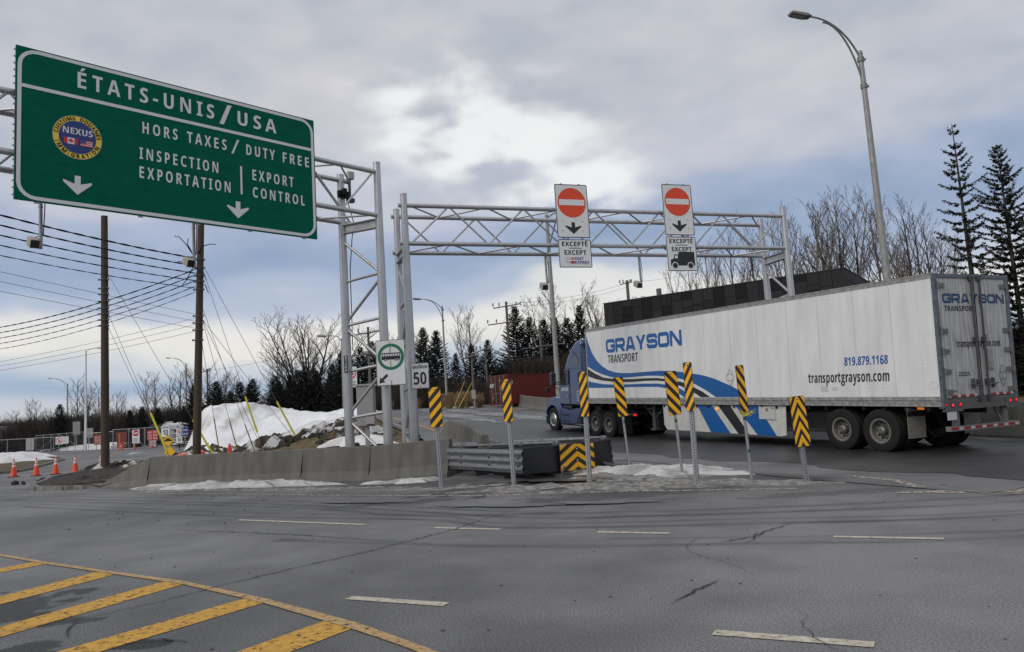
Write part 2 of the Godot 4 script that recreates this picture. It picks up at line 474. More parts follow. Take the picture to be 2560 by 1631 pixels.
# ------------------------------------------------------------------ road surface
func stain_image() -> ImageTexture:
	var w := 1500; var h := 1050 # 4 cm a pixel
	var f := PackedFloat32Array(); f.resize(w * h)
	var big := noise(21, 0.006, 4).get_image(w, h, false, false, false).get_data()
	var mid := noise(22, 0.03, 4).get_image(w, h, false, false, false).get_data()
	var px := float(w) / STAIN.size.x
	for i in w * h:
		f[i] = 0.88 + (big[i] - 128.0) * 0.0016 + (mid[i] - 128.0) * 0.0009
	# wet, worn ground along the far edge of the junction
	var tracks := [
		[[-28, -29, -15.4, -22.8, -5.7, -16.5, -0.2, -11.9, 1.6, -11.1, 3.6, -10.6, 6.6, -10.3, 14, -10.8, 29, -14], 0.14, 0.40],
		[[-28, -29.6, -15.4, -23.4, -5.7, -17.1, -0.2, -12.5, 1.6, -11.6, 3.6, -11.1, 6.6, -10.9, 14, -11.5], 0.12, 0.26],
		[[-12.6, -19.5, -5.9, -14.7, -1.6, -12.2, -0.2, -10.8, 3.0, -9.8, 5.9, -9.3, 12, -9.6, 28, -12.4], 0.13, 0.42],
		[[-12.6, -20.1, -5.9, -15.2, -1.6, -12.7, -0.2, -11.2, 3.0, -10.2, 5.9, -9.6, 12, -10.0], 0.1, 0.25],
		[[-3.5, -11.0, -0.2, -9.3, 2.6, -8.5, 5.1, -8.0, 12, -8.0], 0.14, 0.24],
		[[-15.0, -22.2, -5.0, -15.6, -2.0, -12.9, 0.5, -12.0], 0.16, 0.35],
		[[1.0, -9.4, 4.2, -8.5, 8, -8.3, 16, -9.4], 0.1, 0.2],
		[[5.5, -16.5, 8.0, -19.0, 7.0, -24, 3.5, -31], 0.8, 0.30],
		[[9, -11, 12, -14, 11.5, -18, 9.4, -22.5, 5.4, -31], 0.8, 0.26],
		[[4.6, -14.6, 9, -13.6, 16, -14.6, 29, -20], 0.9, 0.16],
		[[-11, -23.2, -6, -20.4, -2, -18.2, 2, -16.2, 5, -14.2], 0.9, 0.24],
		[[-9, -20.4, -4, -17.4, 0, -14.9, 3, -13.6, 6, -12.9], 0.7, 0.20],
		[[2.2, -18.6, 4.0, -16.2, 5.4, -14.0], 0.5, 0.28],
	]
	var wob := noise(31, 0.5, 3)
	for t in tracks:
		var pts := V2s(t[0])
		for k in pts.size() - 1:
			var a: Vector2 = pts[k]; var b: Vector2 = pts[k + 1]
			var p0: Vector2 = pts[maxi(k - 1, 0)]; var p3: Vector2 = pts[mini(k + 2, pts.size() - 1)]
			var steps := int(a.distance_to(b) * 20.0) + 1
			for i in steps:
				var p := a.cubic_interpolate(b, p0, p3, float(i) / steps)
				var r: float = t[1] * (1.0 + 0.5 * wob.get_noise_2d(p.x * 2.0, p.y * 2.0))
				var dark: float = t[2] * (0.75 + 0.7 * wob.get_noise_2d(p.x * 0.7 + 50.0, p.y * 0.7)) * 0.05 / r * 0.75
				var q := (p - STAIN.position) * px
				var ri := int(r * px) + 1
				for yy in range(int(q.y) - ri, int(q.y) + ri + 1):
					if yy < 0 or yy >= h: continue
					for xx in range(int(q.x) - ri, int(q.x) + ri + 1):
						if xx < 0 or xx >= w: continue
						var d := Vector2(xx, yy).distance_to(q) / (r * px)
						if d < 1.0: f[yy * w + xx] *= 1.0 - dark * (1.0 - d * d)
	# damp blotches with ragged outlines near the hatching
	var rag := noise(41, 0.9, 4)
	for s in [[-5.2, -7.4, 0.85, 0.95, 0.55], [-4.0, -5.8, 0.55, 0.5, 0.55], [-3.0, -6.0, 0.3, 0.12, 0.45], [-4.05, -6.9, 0.3, 0.16, 0.6], [-1.9, -5.3, 0.35, 0.14, 0.5], [1.5, -13.6, 2.2, 0.5, 0.75], [-2.2, -14.9, 1.4, 0.4, 0.72], [0.2, -16.1, 2.6, 1.1, 0.62], [4.9, -12.2, 1.6, 0.3, 0.8]]:
		var c := (Vector2(s[0], s[1]) - STAIN.position) * px
		var rx: float = s[2] * px * 1.5; var ry: float = s[3] * px * 1.5
		for yy in range(maxi(0, int(c.y - ry)), mini(h, int(c.y + ry))):
			for xx in range(maxi(0, int(c.x - rx)), mini(w, int(c.x + rx))):
				var d := Vector2((xx - c.x) / rx * 1.5, (yy - c.y) / ry * 1.5).length() + 0.75 * rag.get_noise_2d(xx / px * 2.0, yy / px * 2.0)
				f[yy * w + xx] *= lerpf(s[4], 1.0, smoothstep(0.82, 0.96, d))
	var bytes := PackedByteArray(); bytes.resize(w * h)
	for i in w * h: bytes[i] = int(clampf(f[i], 0.0, 1.0) * 255.0)
	var im := Image.create_from_data(w, h, false, Image.FORMAT_L8, bytes)
	im.convert(Image.FORMAT_RGB8)
	return ImageTexture.create_from_image(im)

var asphalt: StandardMaterial3D
var concrete: StandardMaterial3D
var steel: StandardMaterial3D
var galv: StandardMaterial3D
var dirt_m: StandardMaterial3D
var snow_m: StandardMaterial3D
var ice_m: StandardMaterial3D
var white_m: StandardMaterial3D
var black_m: StandardMaterial3D
var rubber: StandardMaterial3D
var alu: StandardMaterial3D

func paint(r: float, g: float, b: float, wear: float, sd: int) -> StandardMaterial3D: # road paint worn through in places
	var t := NoiseTexture2D.new()
	var f := FastNoiseLite.new()
	f.seed = sd; f.frequency = 0.022; f.fractal_octaves = 7; f.fractal_gain = 0.72
	t.width = 512; t.height = 512; t.seamless = true; t.noise = f
	var gr := Gradient.new()
	gr.offsets = PackedFloat32Array([0.0, wear, wear + 0.05, 0.75, 1.0])
	gr.colors = PackedColorArray([Color(0.55, 0.5, 0.45, 0.0), Color(0.55, 0.52, 0.5, 0.0), Color(0.80, 0.76, 0.72, 1), Color(0.95, 0.92, 0.90, 1), Color(1, 1, 1, 1)])
	t.color_ramp = gr
	var m := StandardMaterial3D.new()
	m.albedo_color = Color(r, g, b).linear_to_srgb()
	m.albedo_texture = t
	m.transparency = BaseMaterial3D.TRANSPARENCY_ALPHA_SCISSOR
	m.alpha_scissor_threshold = 0.5
	m.uv1_scale = Vector3(0.8, 0.8, 0.8)
	m.roughness = 0.7
	return m

func make_materials() -> void:
	asphalt = StandardMaterial3D.new()
	asphalt.albedo_color = Color(0.35, 0.351, 0.362).linear_to_srgb()
	asphalt.albedo_texture = ntex("grain")
	asphalt.roughness = 0.66
	asphalt.uv1_scale = Vector3(0.19, 0.19, 0.19)
	asphalt.normal_enabled = true; asphalt.normal_texture = ntex("grainbump"); asphalt.normal_scale = 0.45
	asphalt.detail_enabled = true; asphalt.detail_blend_mode = BaseMaterial3D.BLEND_MODE_MUL
	asphalt.detail_uv_layer = BaseMaterial3D.DETAIL_UV_2
	asphalt.detail_albedo = stain_image()
	concrete = nmat(0.182, 0.174, 0.157, 0.85, 0.0, "grime", Vector3(0.22, 0.06, 0.22), "", true)
	steel = nmat(0.52, 0.52, 0.53, 0.34, 0.68, "soft", Vector3(0.35, 0.12, 0.35))
	galv = nmat(0.40, 0.41, 0.43, 0.42, 0.6, "soft", Vector3(1.5, 1.5, 1.5))
	dirt_m = nmat(0.052, 0.043, 0.034, 0.95, 0.0, "dirt", Vector3(0.6, 0.6, 0.6), "lump", true)
	snow_m = nmat(0.76, 0.775, 0.81, 0.65, 0.0, "soft", Vector3(0.12, 0.12, 0.12), "lump", true)
	snow_m.subsurf_scatter_enabled = true; snow_m.subsurf_scatter_strength = 0.15
	ice_m = nmat(0.66, 0.66, 0.665, 0.55, 0.0, "grime", Vector3(0.3, 0.3, 0.3), "lump", true)
	white_m = nmat(0.74, 0.74, 0.74, 0.5, 0.0, "soft", Vector3(0.6, 0.6, 0.6))
	black_m = mat(0.012, 0.012, 0.013, 0.5)
	rubber = nmat(0.022, 0.022, 0.022, 0.85, 0.0, "soft", Vector3(3, 3, 3))
	for m in [black_m, rubber]: m.metallic_specular = 0.25
	alu = nmat(0.55, 0.55, 0.56, 0.4, 0.55, "grime", Vector3(1.6, 1.6, 1.6))

# ------------------------------------------------------------------ ground
func axis(lo: float, hi: float, step: float, outer: Array) -> Array:
	var r := []
	for o in outer:
		if o < lo: r.append(o)
	var x := lo
	while x < hi + 0.01:
		r.append(x); x += step
	for o in outer:
		if o > hi: r.append(o)
	return r

func build_ground() -> void:
	var far := [-900, -600, -400, -300, -240, -200, -170, -150, -135, -120, -110, -100, -90, -80, -72, 72, 80, 90, 100, 120, 150, 200, 300, 400, 600, 900]
	var xs := axis(-66, 46, 1.0, far); var zs := axis(-104, 10, 1.0, far + [20, 40])
	zs.sort()
	var nz := noise(51, 0.25, 4)
	var grid := []
	for z in zs:
		var row := []
		for x in xs: row.append(Vector3(x, H(x, z) - 0.11 + 0.05 * nz.get_noise_2d(x, z), z))
		grid.append(row)
	var g := G.new()
	grid_mesh(g, grid)
	var m := StandardMaterial3D.new() # dead winter turf
	var t := NoiseTexture2D.new(); var f := noise(52, 0.02, 6)
	t.width = 512; t.height = 512; t.seamless = true; t.noise = f
	var gr := Gradient.new()
	gr.offsets = PackedFloat32Array([0.0, 0.4, 0.6, 1.0])
	gr.colors = PackedColorArray([Color(0.16, 0.13, 0.09), Color(0.30, 0.25, 0.16), Color(0.42, 0.35, 0.21), Color(0.50, 0.43, 0.29)])
	t.color_ramp = gr
	m.albedo_texture = t; m.uv1_scale = Vector3(0.16, 0.16, 0.16); m.roughness = 0.95
	m.normal_enabled = true; m.normal_texture = ntex("lump")
	struct("ground", g, m)

	# asphalt: the junction and the inspection lot to the left, then the ramp uphill to the right
	g = G.new()
	var gx := axis(-60, 46, 1.0, []); var gz := axis(-25.4, 9, 0.8, [])
	grid = []
	for z in gz:
		var row := []
		for x in gx: row.append(Vector3(x, H(x, z), z))
		grid.append(row)
	grid_mesh(g, grid)
	struct("road", g, asphalt)
	g = G.new()
	sheet(g, V2s([-60, -25.4, -110, -80, -150, -130, -170, -200]), V2s([-15.0, -25.4, -17.6, -27.9, -19.7, -32, -21.8, -40, -24.5, -55, -27, -72, -34, -84, -40, -95, -44, -120, -50, -200]), 60, 24, 0.0)
	struct("road", g, asphalt)
	g = G.new()
	var le := []; var ri := []
	for i in 60:
		var s := -4.0 + i * 1.5
		le.append(XZ(s, t_left(s) + (1.2 if s < 6.0 else 0.0))); ri.append(XZ(s, t_right(s)))
	sheet(g, le, ri, 120, 16, 0.012)
	struct("road", g, asphalt)

	# wet wheel lanes where the lorries turn, with contact shade darkened into their colour
	var wet_shade_m: StandardMaterial3D = asphalt.duplicate()
	wet_shade_m.albedo_color = Color(0.098, 0.098, 0.102).linear_to_srgb(); wet_shade_m.roughness = 0.42
	var wn := noise(57, 0.12, 4)
	g = G.new()
	le = []; ri = []
	for i in 80:
		var s := -9.0 + i * 0.5
		le.append(XZ(s, lut(s, [-9, -3, 4, 14, 31], [-1.6, -3.0, -3.6, -3.9, -1.6]) + 0.8 * wn.get_noise_2d(s * 3.0, 0.0))); ri.append(XZ(s, lut(s, [-9, 0, 14, 31], [3.2, 4.3, 4.2, 2.0]) + 0.7 * wn.get_noise_2d(s * 3.0, 9.0)))
	sheet(g, le, ri, 90, 12, 0.02)
	struct("road_wet_shade_lane", g, wet_shade_m)
	var salt_sheen: StandardMaterial3D = asphalt.duplicate()  # salted stretch further up, its paleness also standing for grazing sky sheen
	salt_sheen.albedo_color = Color(0.52, 0.53, 0.56).linear_to_srgb(); salt_sheen.roughness = 0.5
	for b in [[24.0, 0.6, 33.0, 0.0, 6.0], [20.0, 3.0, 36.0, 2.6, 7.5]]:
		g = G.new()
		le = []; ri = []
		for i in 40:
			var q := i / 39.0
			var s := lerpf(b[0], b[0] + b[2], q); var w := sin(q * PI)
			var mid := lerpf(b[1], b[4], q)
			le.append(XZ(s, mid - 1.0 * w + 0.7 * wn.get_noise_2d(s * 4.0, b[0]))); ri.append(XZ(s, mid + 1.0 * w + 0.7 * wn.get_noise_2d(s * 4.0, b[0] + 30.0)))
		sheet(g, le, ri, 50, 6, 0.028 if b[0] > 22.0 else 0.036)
		struct("road_salt_sheen", g, salt_sheen)

	# the kerbed island behind the barrier
	var kl := V2s([-13.4, -25.0, -14.9, -25.15, -16.3, -25.9, -17.4, -27.4, -18.4, -29.6, -19.9, -32.6, -21.9, -40, -24.6, -55, -27.1, -72, -34.1, -84, -40.2, -95])
	g = G.new()
	for i in kl.size() - 1:
		var a := gp(kl[i].x, kl[i].y, -0.02); var b := gp(kl[i + 1].x, kl[i + 1].y, -0.02)
		var d := (b - a).normalized(); var o := Vector3(d.z, 0, -d.x) * 0.09
		var up := Vector3.UP * 0.16
		g.quad(a - o, b - o, b - o * 0.85 + up, a - o * 0.85 + up)
		g.quad(b + o, a + o, a + o * 0.85 + up, b + o * 0.85 + up)
		g.quad(a - o * 0.85 + up, b - o * 0.85 + up, b + o * 0.85 + up, a + o * 0.85 + up)
	var kb := part("kerb", g, nmat(0.30, 0.29, 0.27, 0.85, 0.0, "blotch", Vector3(0.6, 0.6, 0.6), "bump", true), self)
	tag(kb, "grey concrete kerb round the dirt island by the utility pole", "", "", "structure")
	g = G.new()
	sheet(g, kl, V2s([-13.0, -25.3, -11.0, -24.0, -9.4, -24.6, -8.8, -27, -9.5, -30, -12, -36, -16, -44, -21, -55, -25.5, -72, -33, -84, -39.5, -95]), 80, 18, 0.06, 0.16, noise(53, 0.5, 4))
	struct("dirt_verge", g, dirt_m)
	g = G.new() # strip of dead grass left on the island edges
	var gm := nmat(0.17, 0.125, 0.06, 0.95, 0.0, "dirt", Vector3(1.2, 1.2, 1.2), "lump", true)
	sheet(g, V2s([-14.9, -25.5, -13.5, -25.5]), V2s([-14.6, -26.1, -13.2, -26.3]), 6, 3, 0.2, 0.05, noise(54, 0.9))
	sheet(g, V2s([-19.4, -37, -20.2, -48]), V2s([-14.8, -33, -15, -44]), 20, 10, 0.1, 0.22, noise(55, 0.6))
	struct("dead_grass", g, gm, "stuff")

	# small island at the left edge: dead grass inside a kerb
	var il := V2s([-29.3, -41.5, -28.6, -43.6, -30.2, -47.5, -33.9, -55.1, -39.2, -65.9, -45.9, -76.5, -52.9, -84.9])
	g = G.new()
	sheet(g, V2s([-40, -44, -46, -52, -56, -68, -62, -80, -64, -88]), il, 30, 12, 0.11, 0.12, noise(56, 0.4))
	struct("dead_grass", g, gm, "stuff")
	g = G.new()
	for i in il.size() - 1:
		var a := gp(il[i].x, il[i].y, -0.02); var b := gp(il[i + 1].x, il[i + 1].y, -0.02)
		var d := (b - a).normalized(); var o := Vector3(d.z, 0, -d.x) * 0.1
		g.quad(a - o, b - o, b - o + Vector3.UP * 0.15, a - o + Vector3.UP * 0.15); g.quad(b + o, a + o, a + o + Vector3.UP * 0.15, b + o + Vector3.UP * 0.15)
		g.quad(a - o + Vector3.UP * 0.15, b - o + Vector3.UP * 0.15, b + o + Vector3.UP * 0.15, a + o + Vector3.UP * 0.15)
	var ki := part("kerb", g, nmat(0.26, 0.25, 0.23, 0.85, 0.0, "blotch", Vector3(0.6, 0.6, 0.6), "", true), self)
	tag(ki, "kerb of the small snowy island at the left edge", "", "", "structure")

	# kerb along the left edge of the ramp
	g = G.new()
	for i in 40:
		var s0 := 20.0 + i * 1.05; var s1 := s0 + 1.05
		var pa := XZ(s0, t_left(s0) - 0.1); var pb := XZ(s1, t_left(s1) - 0.1)
		var a := gp(pa.x, pa.y); var b := gp(pb.x, pb.y)
		var d := (b - a).normalized(); var o := Vector3(-d.z, 0, d.x) * 0.12
		var up := Vector3.UP * 0.14
		g.quad(a + o + up, b + o + up, b - o + up, a - o + up)
		g.quad(a + o, b + o, b + o + up, a + o + up)
		g.quad(b - o, a - o, a - o + up, b - o + up)
	var kr := part("kerb", g, nmat(0.33, 0.32, 0.30, 0.85, 0.0, "blotch", Vector3(0.6, 0.6, 0.6), "", true), self)
	tag(kr, "pale kerb along the left edge of the uphill ramp", "", "", "structure")

	build_markings()
	build_snow()

func strip(g: G, a: Vector2, b: Vector2, w: float, up := 0.006, seg := 1.0) -> void:
	var d := (b - a).normalized(); var o := Vector2(-d.y, d.x) * w * 0.5
	var n := maxi(2, int(a.distance_to(b) / seg))
	sheet(g, [a - o, b - o], [a + o, b + o], n, 1, up)

func build_markings() -> void:
	var yel := paint(0.66, 0.40, 0.06, 0.24, 61)
	var yel2 := paint(0.52, 0.38, 0.19, 0.25, 62)
	var wht := paint(0.60, 0.59, 0.53, 0.22, 63)
	var tired := paint(0.50, 0.49, 0.46, 0.40, 64)
	# the faded edge line of the hatched area, then its five bars
	var g := G.new()
	sheet(g, V2s([-12.0, -14.6, -7.59, -11.24, -6.2, -10.17, -5.01, -9.3, -3.72, -8.39, -2.43, -7.26, -1.36, -6.2, -0.65, -5.34, 0.5, -3.9]), V2s([-11.9, -14.42, -7.49, -11.06, -6.1, -9.99, -4.93, -9.14, -3.62, -8.19, -2.42, -7.11, -1.36, -6.02, -0.86, -5.46, 0.2, -4.05]), 60, 1, 0.009)
	struct("road_marking", g, yel2)
	for b in [[-8.3, -7.55, -6.52, -10.32, -8.0, -7.35, -6.2, -10.13], [-6.6, -4.9, -5.1, -9.3, -6.3, -4.8, -4.77, -9.0], [-6.0, -3.5, -3.89, -8.46, -5.68, -3.35, -3.6, -8.2], [-4.85, -3.85, -2.63, -7.37, -4.5, -3.75, -2.38, -7.13], [-3.3, -3.65, -1.63, -6.37, -2.97, -3.5, -1.36, -6.06]]:
		g = G.new()
		sheet(g, [Vector2(b[0], b[1]), Vector2(b[2], b[3])], [Vector2(b[4], b[5]), Vector2(b[6], b[7])], 10, 1, 0.005)
		struct("road_marking", g, yel)
	for l in [[-1.63, -7.1, -0.70, -6.62, 0.12], [1.24, -5.38, 2.12, -4.92, 0.12], [-5.03, -13.68, -2.45, -12.01, 0.10], [-1.31, -11.21, -0.33, -10.66, 0.10], [0.92, -9.92, 1.75, -9.48, 0.10], [3.39, -8.6, 4.33, -8.1, 0.10], [5.6, -7.3, 6.5, -6.8, 0.10], [3.6, -4.1, 4.4, -3.7, 0.12]]:
		g = G.new()
		strip(g, Vector2(l[0], l[1]), Vector2(l[2], l[3]), l[4])
		struct("road_marking", g, wht)
	for poly in [[5.5, -11.75, 7.2, -10.85, 7.9, -11.2, 6.5, -11.75], [6.4, -11.2, 9.5, -9.7, 9.6, -9.85, 6.5, -11.35]]:
		g = G.new()
		var v := V2s(poly)
		sheet(g, [v[0], v[1]], [v[3], v[2]], 8, 4, 0.007)
		struct("road_marking", g, tired)
	g = G.new()
	for l in [[6.0, -14.25, 6.35, -13.2], [6.35, -13.2, 6.2, -12.1]]: strip(g, Vector2(l[0], l[1]), Vector2(l[2], l[3]), 0.16, 0.018)
	strip(g, Vector2(-17.4, -26.2), Vector2(-4.7, -17.6), 0.12); strip(g, Vector2(-4.7, -17.6), Vector2(-0.2, -14.8), 0.12); strip(g, Vector2(-0.2, -14.8), Vector2(4.6, -12.9), 0.12)
	struct("road_marking", g, tired)
	# left road: yellow centre line, white edge line, arrow
	g = G.new()
	strip(g, Vector2(-26.9, -45), Vector2(-33.2, -60.4), 0.14); strip(g, Vector2(-33.2, -60.4), Vector2(-47, -91), 0.14)
	struct("road_marking", g, paint(0.55, 0.40, 0.12, 0.40, 65))
	g = G.new()
	strip(g, Vector2(-27.6, -42.9), Vector2(-27.1, -45), 0.14); strip(g, Vector2(-24.6, -38.4), Vector2(-23.6, -39.5), 0.14); strip(g, Vector2(-25.4, -46.5), Vector2(-28.1, -55.8), 0.3); strip(g, Vector2(-23.8, -47), Vector2(-27.6, -68), 0.12)
	struct("road_marking", g, wht)
	g = G.new()
	strip(g, Vector2(-37.4, -73.5), Vector2(-38.9, -77.5), 0.35, 0.008, 2.0)
	var q := Vector2(-39.8, -79.9)
	sheet(g, [Vector2(-39.6, -77.0), q], [Vector2(-38.0, -77.7), q + Vector2(0.02, 0)], 4, 2, 0.008)
	struct("road_marking", g, mat(0.6, 0.6, 0.58, 0.7))
	# yellow centre line on the ramp
	g = G.new()
	for i in 12:
		var s0 := 20.0 + i * 2.6; var s1 := s0 + 2.6
		strip(g, XZ(s0, lut(s0, [20, 48], [-5.2 + 0.9, 0.5])), XZ(s1, lut(s1, [20, 48], [-4.3, 0.5])), 0.14, 0.022)
	struct("road_marking", g, paint(0.68, 0.42, 0.06, 0.3, 66))
	# open cracks, filled black
	var tar := mat(0.022, 0.022, 0.023, 0.7)
	var rng := RandomNumberGenerator.new(); rng.seed = 5
	var cracks := [[-4.6, -6.5, -3.9, -7.0, -3.55, -7.35, -3.2, -7.9, -2.6, -8.7, -1.95, -9.48, -1.6, -10.0, -1.0, -10.9, -0.5, -12.0, 0.1, -13.1], [-4.0, -6.95, -3.85, -6.55, -3.7, -6.3], [1.1, -6.2, 1.4, -6.58, 1.65, -6.85], [2.4, -8.55, 2.8, -9.15, 3.35, -9.7], [2.75, -9.2, 2.6, -8.9, 2.2, -8.7], [3.3, -5.1, 3.5, -5.5, 3.9, -5.8], [-3.1, -6.0, -2.85, -6.1, -2.6, -5.95], [0.4, -12.3, 1.2, -12.7, 2.4, -12.6, 3.4, -12.7], [5.2, -13.1, 6.8, -12.6, 8.4, -12.9, 11, -13.4], [4.4, -15.4, 6.0, -16.6, 7.4, -16.2], [-6.4, -13.2, -3.4, -11.4, -1.2, -9.8]]
	for i in 3: # hairline cracks wander over the junction
		var p := Vector2(rng.randf_range(-7, 9), rng.randf_range(-13, -4.6)); var dir := rng.randf() * TAU
		var line := []
		for k in rng.randi_range(4, 11):
			line.append(p.x); line.append(p.y)
			dir += rng.randf_range(-0.5, 0.5)
			p += Vector2.from_angle(dir) * 0.32
		cracks.append(line)
	var ci := 0
	for c in cracks:
		ci += 1
		g = G.new()
		var v := V2s(c)
		var fine := []
		for i in v.size() - 1:
			var n := maxi(2, int(v[i].distance_to(v[i + 1]) / 0.07))
			for k in n: fine.append(v[i].lerp(v[i + 1], float(k) / n) + Vector2(rng.randf_range(-1, 1), rng.randf_range(-1, 1)) * 0.02)
		fine.append(v[-1])
		for i in fine.size() - 1:
			var a: Vector2 = fine[i]; var b: Vector2 = fine[i + 1]
			var d := (b - a).normalized(); var o := Vector2(-d.y, d.x)
			var f := float(i) / fine.size()
			var w0 := (0.009 if ci < 12 else 0.0025) * (0.35 + sin(f * PI)) * rng.randf_range(0.5, 1.2)
			g.quad(gp(a.x - o.x * w0, a.y - o.y * w0, 0.010), gp(a.x + o.x * w0, a.y + o.y * w0, 0.010), gp(b.x + o.x * w0, b.y + o.y * w0, 0.010), gp(b.x - o.x * w0, b.y - o.y * w0, 0.010))
		struct("road_crack", g, tar)
	# small stones and bits of litter on the road
	g = G.new()
	for i in 260:
		var x := rng.randf_range(-9, 10); var z := rng.randf_range(-13, -4.5) if i < 120 else rng.randf_range(-20, -13)
		var r := rng.randf_range(0.006, 0.018) * (1.0 if i < 120 else 1.6)
		g.lathe(Transform3D(Basis(Vector3.UP, rng.randf() * TAU).scaled(Vector3(1, 0.6, rng.randf_range(0.6, 1.3))), gp(x, z)), [Vector2(r, 0), Vector2(r * 0.8, r), Vector2(0, r * 1.3)], 5)
	struct("road_grit", g, mat(0.10, 0.09, 0.08, 0.9), "stuff")

func build_snow() -> void:
	var nz := noise(71, 0.05, 5)
	# the ploughed snow bank between the roads: a ridge with a long front slope
	var g := G.new()
	var grid := []
	var dirty := noise(72, 0.16, 5)
	for i in 56:
		var row := []
		for j in 80:
			var x := -37.0 + j * 0.36; var z := -80.0 + i * 0.6
			var crest := lut(x, [-37, -34.5, -31, -29.5, -27.9, -26, -23.6, -19.7, -16.7, -14.6, -12, -9], [-0.5, 0.6, 2.3, 3.5, 4.15, 3.95, 3.75, 3.1, 2.75, 2.75, 2.3, 1.6])
			var zc := -69.0 + 4.0 * smoothstep(-24.0, -12.0, x)
			var f := 1.0 - smoothstep(0.0, 1.0, (z - zc) / lut(x, [-37, -30, -24, -9], [12, 19, 17, 9])) if z > zc else 1.0 - smoothstep(0.0, 1.0, (zc - z) / 11.0)
			var y := -0.3 + (crest + 0.3) * f
			y += 0.45 * exp(-pow((z + 57.0 + (x + 26.0) * 0.25) / 2.2, 2.0)) * smoothstep(-33.0, -27.0, x)
			y += (0.55 * nz.get_noise_2d(x * 4.0, z * 4.0) + 0.22 * nz.get_noise_2d(x * 14.0, z * 14.0)) * minf(1.0, f * 2.0)
			var inside := smoothstep(0.0, 2.6, x + 30.9 - (z + 70.0) * 0.45 + 0.8 * nz.get_noise_2d(z * 8.0, 3.0))
			y = lerpf(-0.3, y, inside)
			row.append(Vector3(x, maxf(y, H(x, z) - 0.25), z))
		grid.append(row)
	grid_mesh(g, grid)
	for p in g.v: # grit ploughed up with the snow
		var k := smoothstep(0.05, 0.40, dirty.get_noise_2d(p.x * 2.0, p.z * 0.7 + p.y * 3.0)) * 0.7
		g.c.append(Color(0.74, 0.755, 0.79).lerp(Color(0.33, 0.30, 0.27), k))
	var sm := StandardMaterial3D.new()
	sm.vertex_color_use_as_albedo = true; sm.roughness = 0.7
	sm.uv1_triplanar = true; sm.uv1_world_triplanar = true; sm.uv1_scale = Vector3(0.35, 0.35, 0.35)
	sm.normal_enabled = true; sm.normal_texture = ntex("lump"); sm.normal_scale = 0.7
	struct("snow_bank", g, sm, "stuff", "large ploughed snow bank in front of the conifers")
	# smaller remains of snow
	var gn := noise(78, 0.8, 4)
	for h in [[-8.3, -21.85, 3.3, 0.42, 21.0, 0.17, 0.13, "dirty ridge of snow along the foot of the concrete barrier"], [-2.9, -19.5, 1.1, 0.35, 20.0, 0.10, 0.07, "low snow remnant near the right end of the concrete barrier"], [2.95, -16.6, 1.8, 0.9, 30.0, 0.12, 0.09, "crusted snow patch among the striped markers"], [-44.8, -65.0, 5.0, 3.2, 0.0, 0.95, 0.2, "snow heap on the small island at the left edge"], [-54.0, -82.0, 6.0, 3.0, 20.0, 0.8, 0.14, "snow heap behind the left island"], [-6.6, -31.5, 1.6, 0.9, 20.0, 0.3, 0.12, "snow left on the bank behind the grey cabinet"], [-12.6, -46.0, 3.4, 1.4, 8.0, 0.5, 0.2, "thawing snow beside the dirt heaps"], [-70.0, -128.0, 14.0, 2.6, 22.0, 0.9, 0.3, "snow line inside the fenced lot"], [-50.0, -124.0, 12.0, 2.4, 12.0, 0.9, 0.3, "snow line behind the closed fence"], [39.0, -60.0, 3.5, 2.0, 0.0, 1.0, 0.3, "snow pile past the back of the trailer"], [-5.0, -67.5, 1.6, 0.5, 20.0, 0.22, 0.1, "snow strip below the red container"], [3.2, -72.0, 4.0, 1.6, -25.0, 1.6, 0.3, "snow on the bank right of the container"]]:
		g = G.new()
		var near: bool = h[1] > -26.0
		heap(g, h[0], h[1], h[2], h[3], h[4], h[5], noise(77, 0.10, 5) if near else nz, h[6], 0.7 if near else 0.8, 22 if near else 12, 90 if near else 44, 0.8 if near else 0.5)
		for p in g.v: # grit and melt stains
			var k := smoothstep(-0.05, 0.35, gn.get_noise_2d(p.x, p.z)) * 0.75 + 0.25 * smoothstep(0.1, 0.4, gn.get_noise_2d(p.x * 5.0, p.z * 5.0))
			g.c.append((Color(0.50, 0.505, 0.515) if near else Color(0.66, 0.665, 0.68)).lerp(Color(0.20, 0.185, 0.17), clampf(k, 0.0, 1.0) * (0.85 if near else 0.35)))
		struct("snow_patch", g, sm, "stuff", h[7])
	# thin dirty ice over the tip of the gore
	g = G.new()
	for h in [[0.8, -15.2, 2.6, 0.55, 25.0], [3.6, -14.4, 1.9, 0.55, 22.0], [4.4, -13.9, 1.0, 0.35, 20.0], [-1.9, -17.3, 1.6, 0.35, 25.0], [2.3, -15.9, 1.6, 0.7, 25.0], [-5.6, -19.6, 2.8, 0.26, 25.0], [-9.0, -21.3, 2.4, 0.2, 25.0], [2.4, -14.4, 1.6, 0.25, 24.0]]:
		heap(g, h[0], h[1], h[2], h[3], h[4], 0.022, noise(76, 0.12, 5), 0.075, 0.4, 16, 70, 0.9)
	struct("ice_crust", g, nmat(0.40, 0.39, 0.375, 0.5, 0.0, "dirt", Vector3(0.35, 0.35, 0.35), "lump", true), "stuff", "thin grey ice crust over the tip of the gore")
	# melt water
	g = G.new()
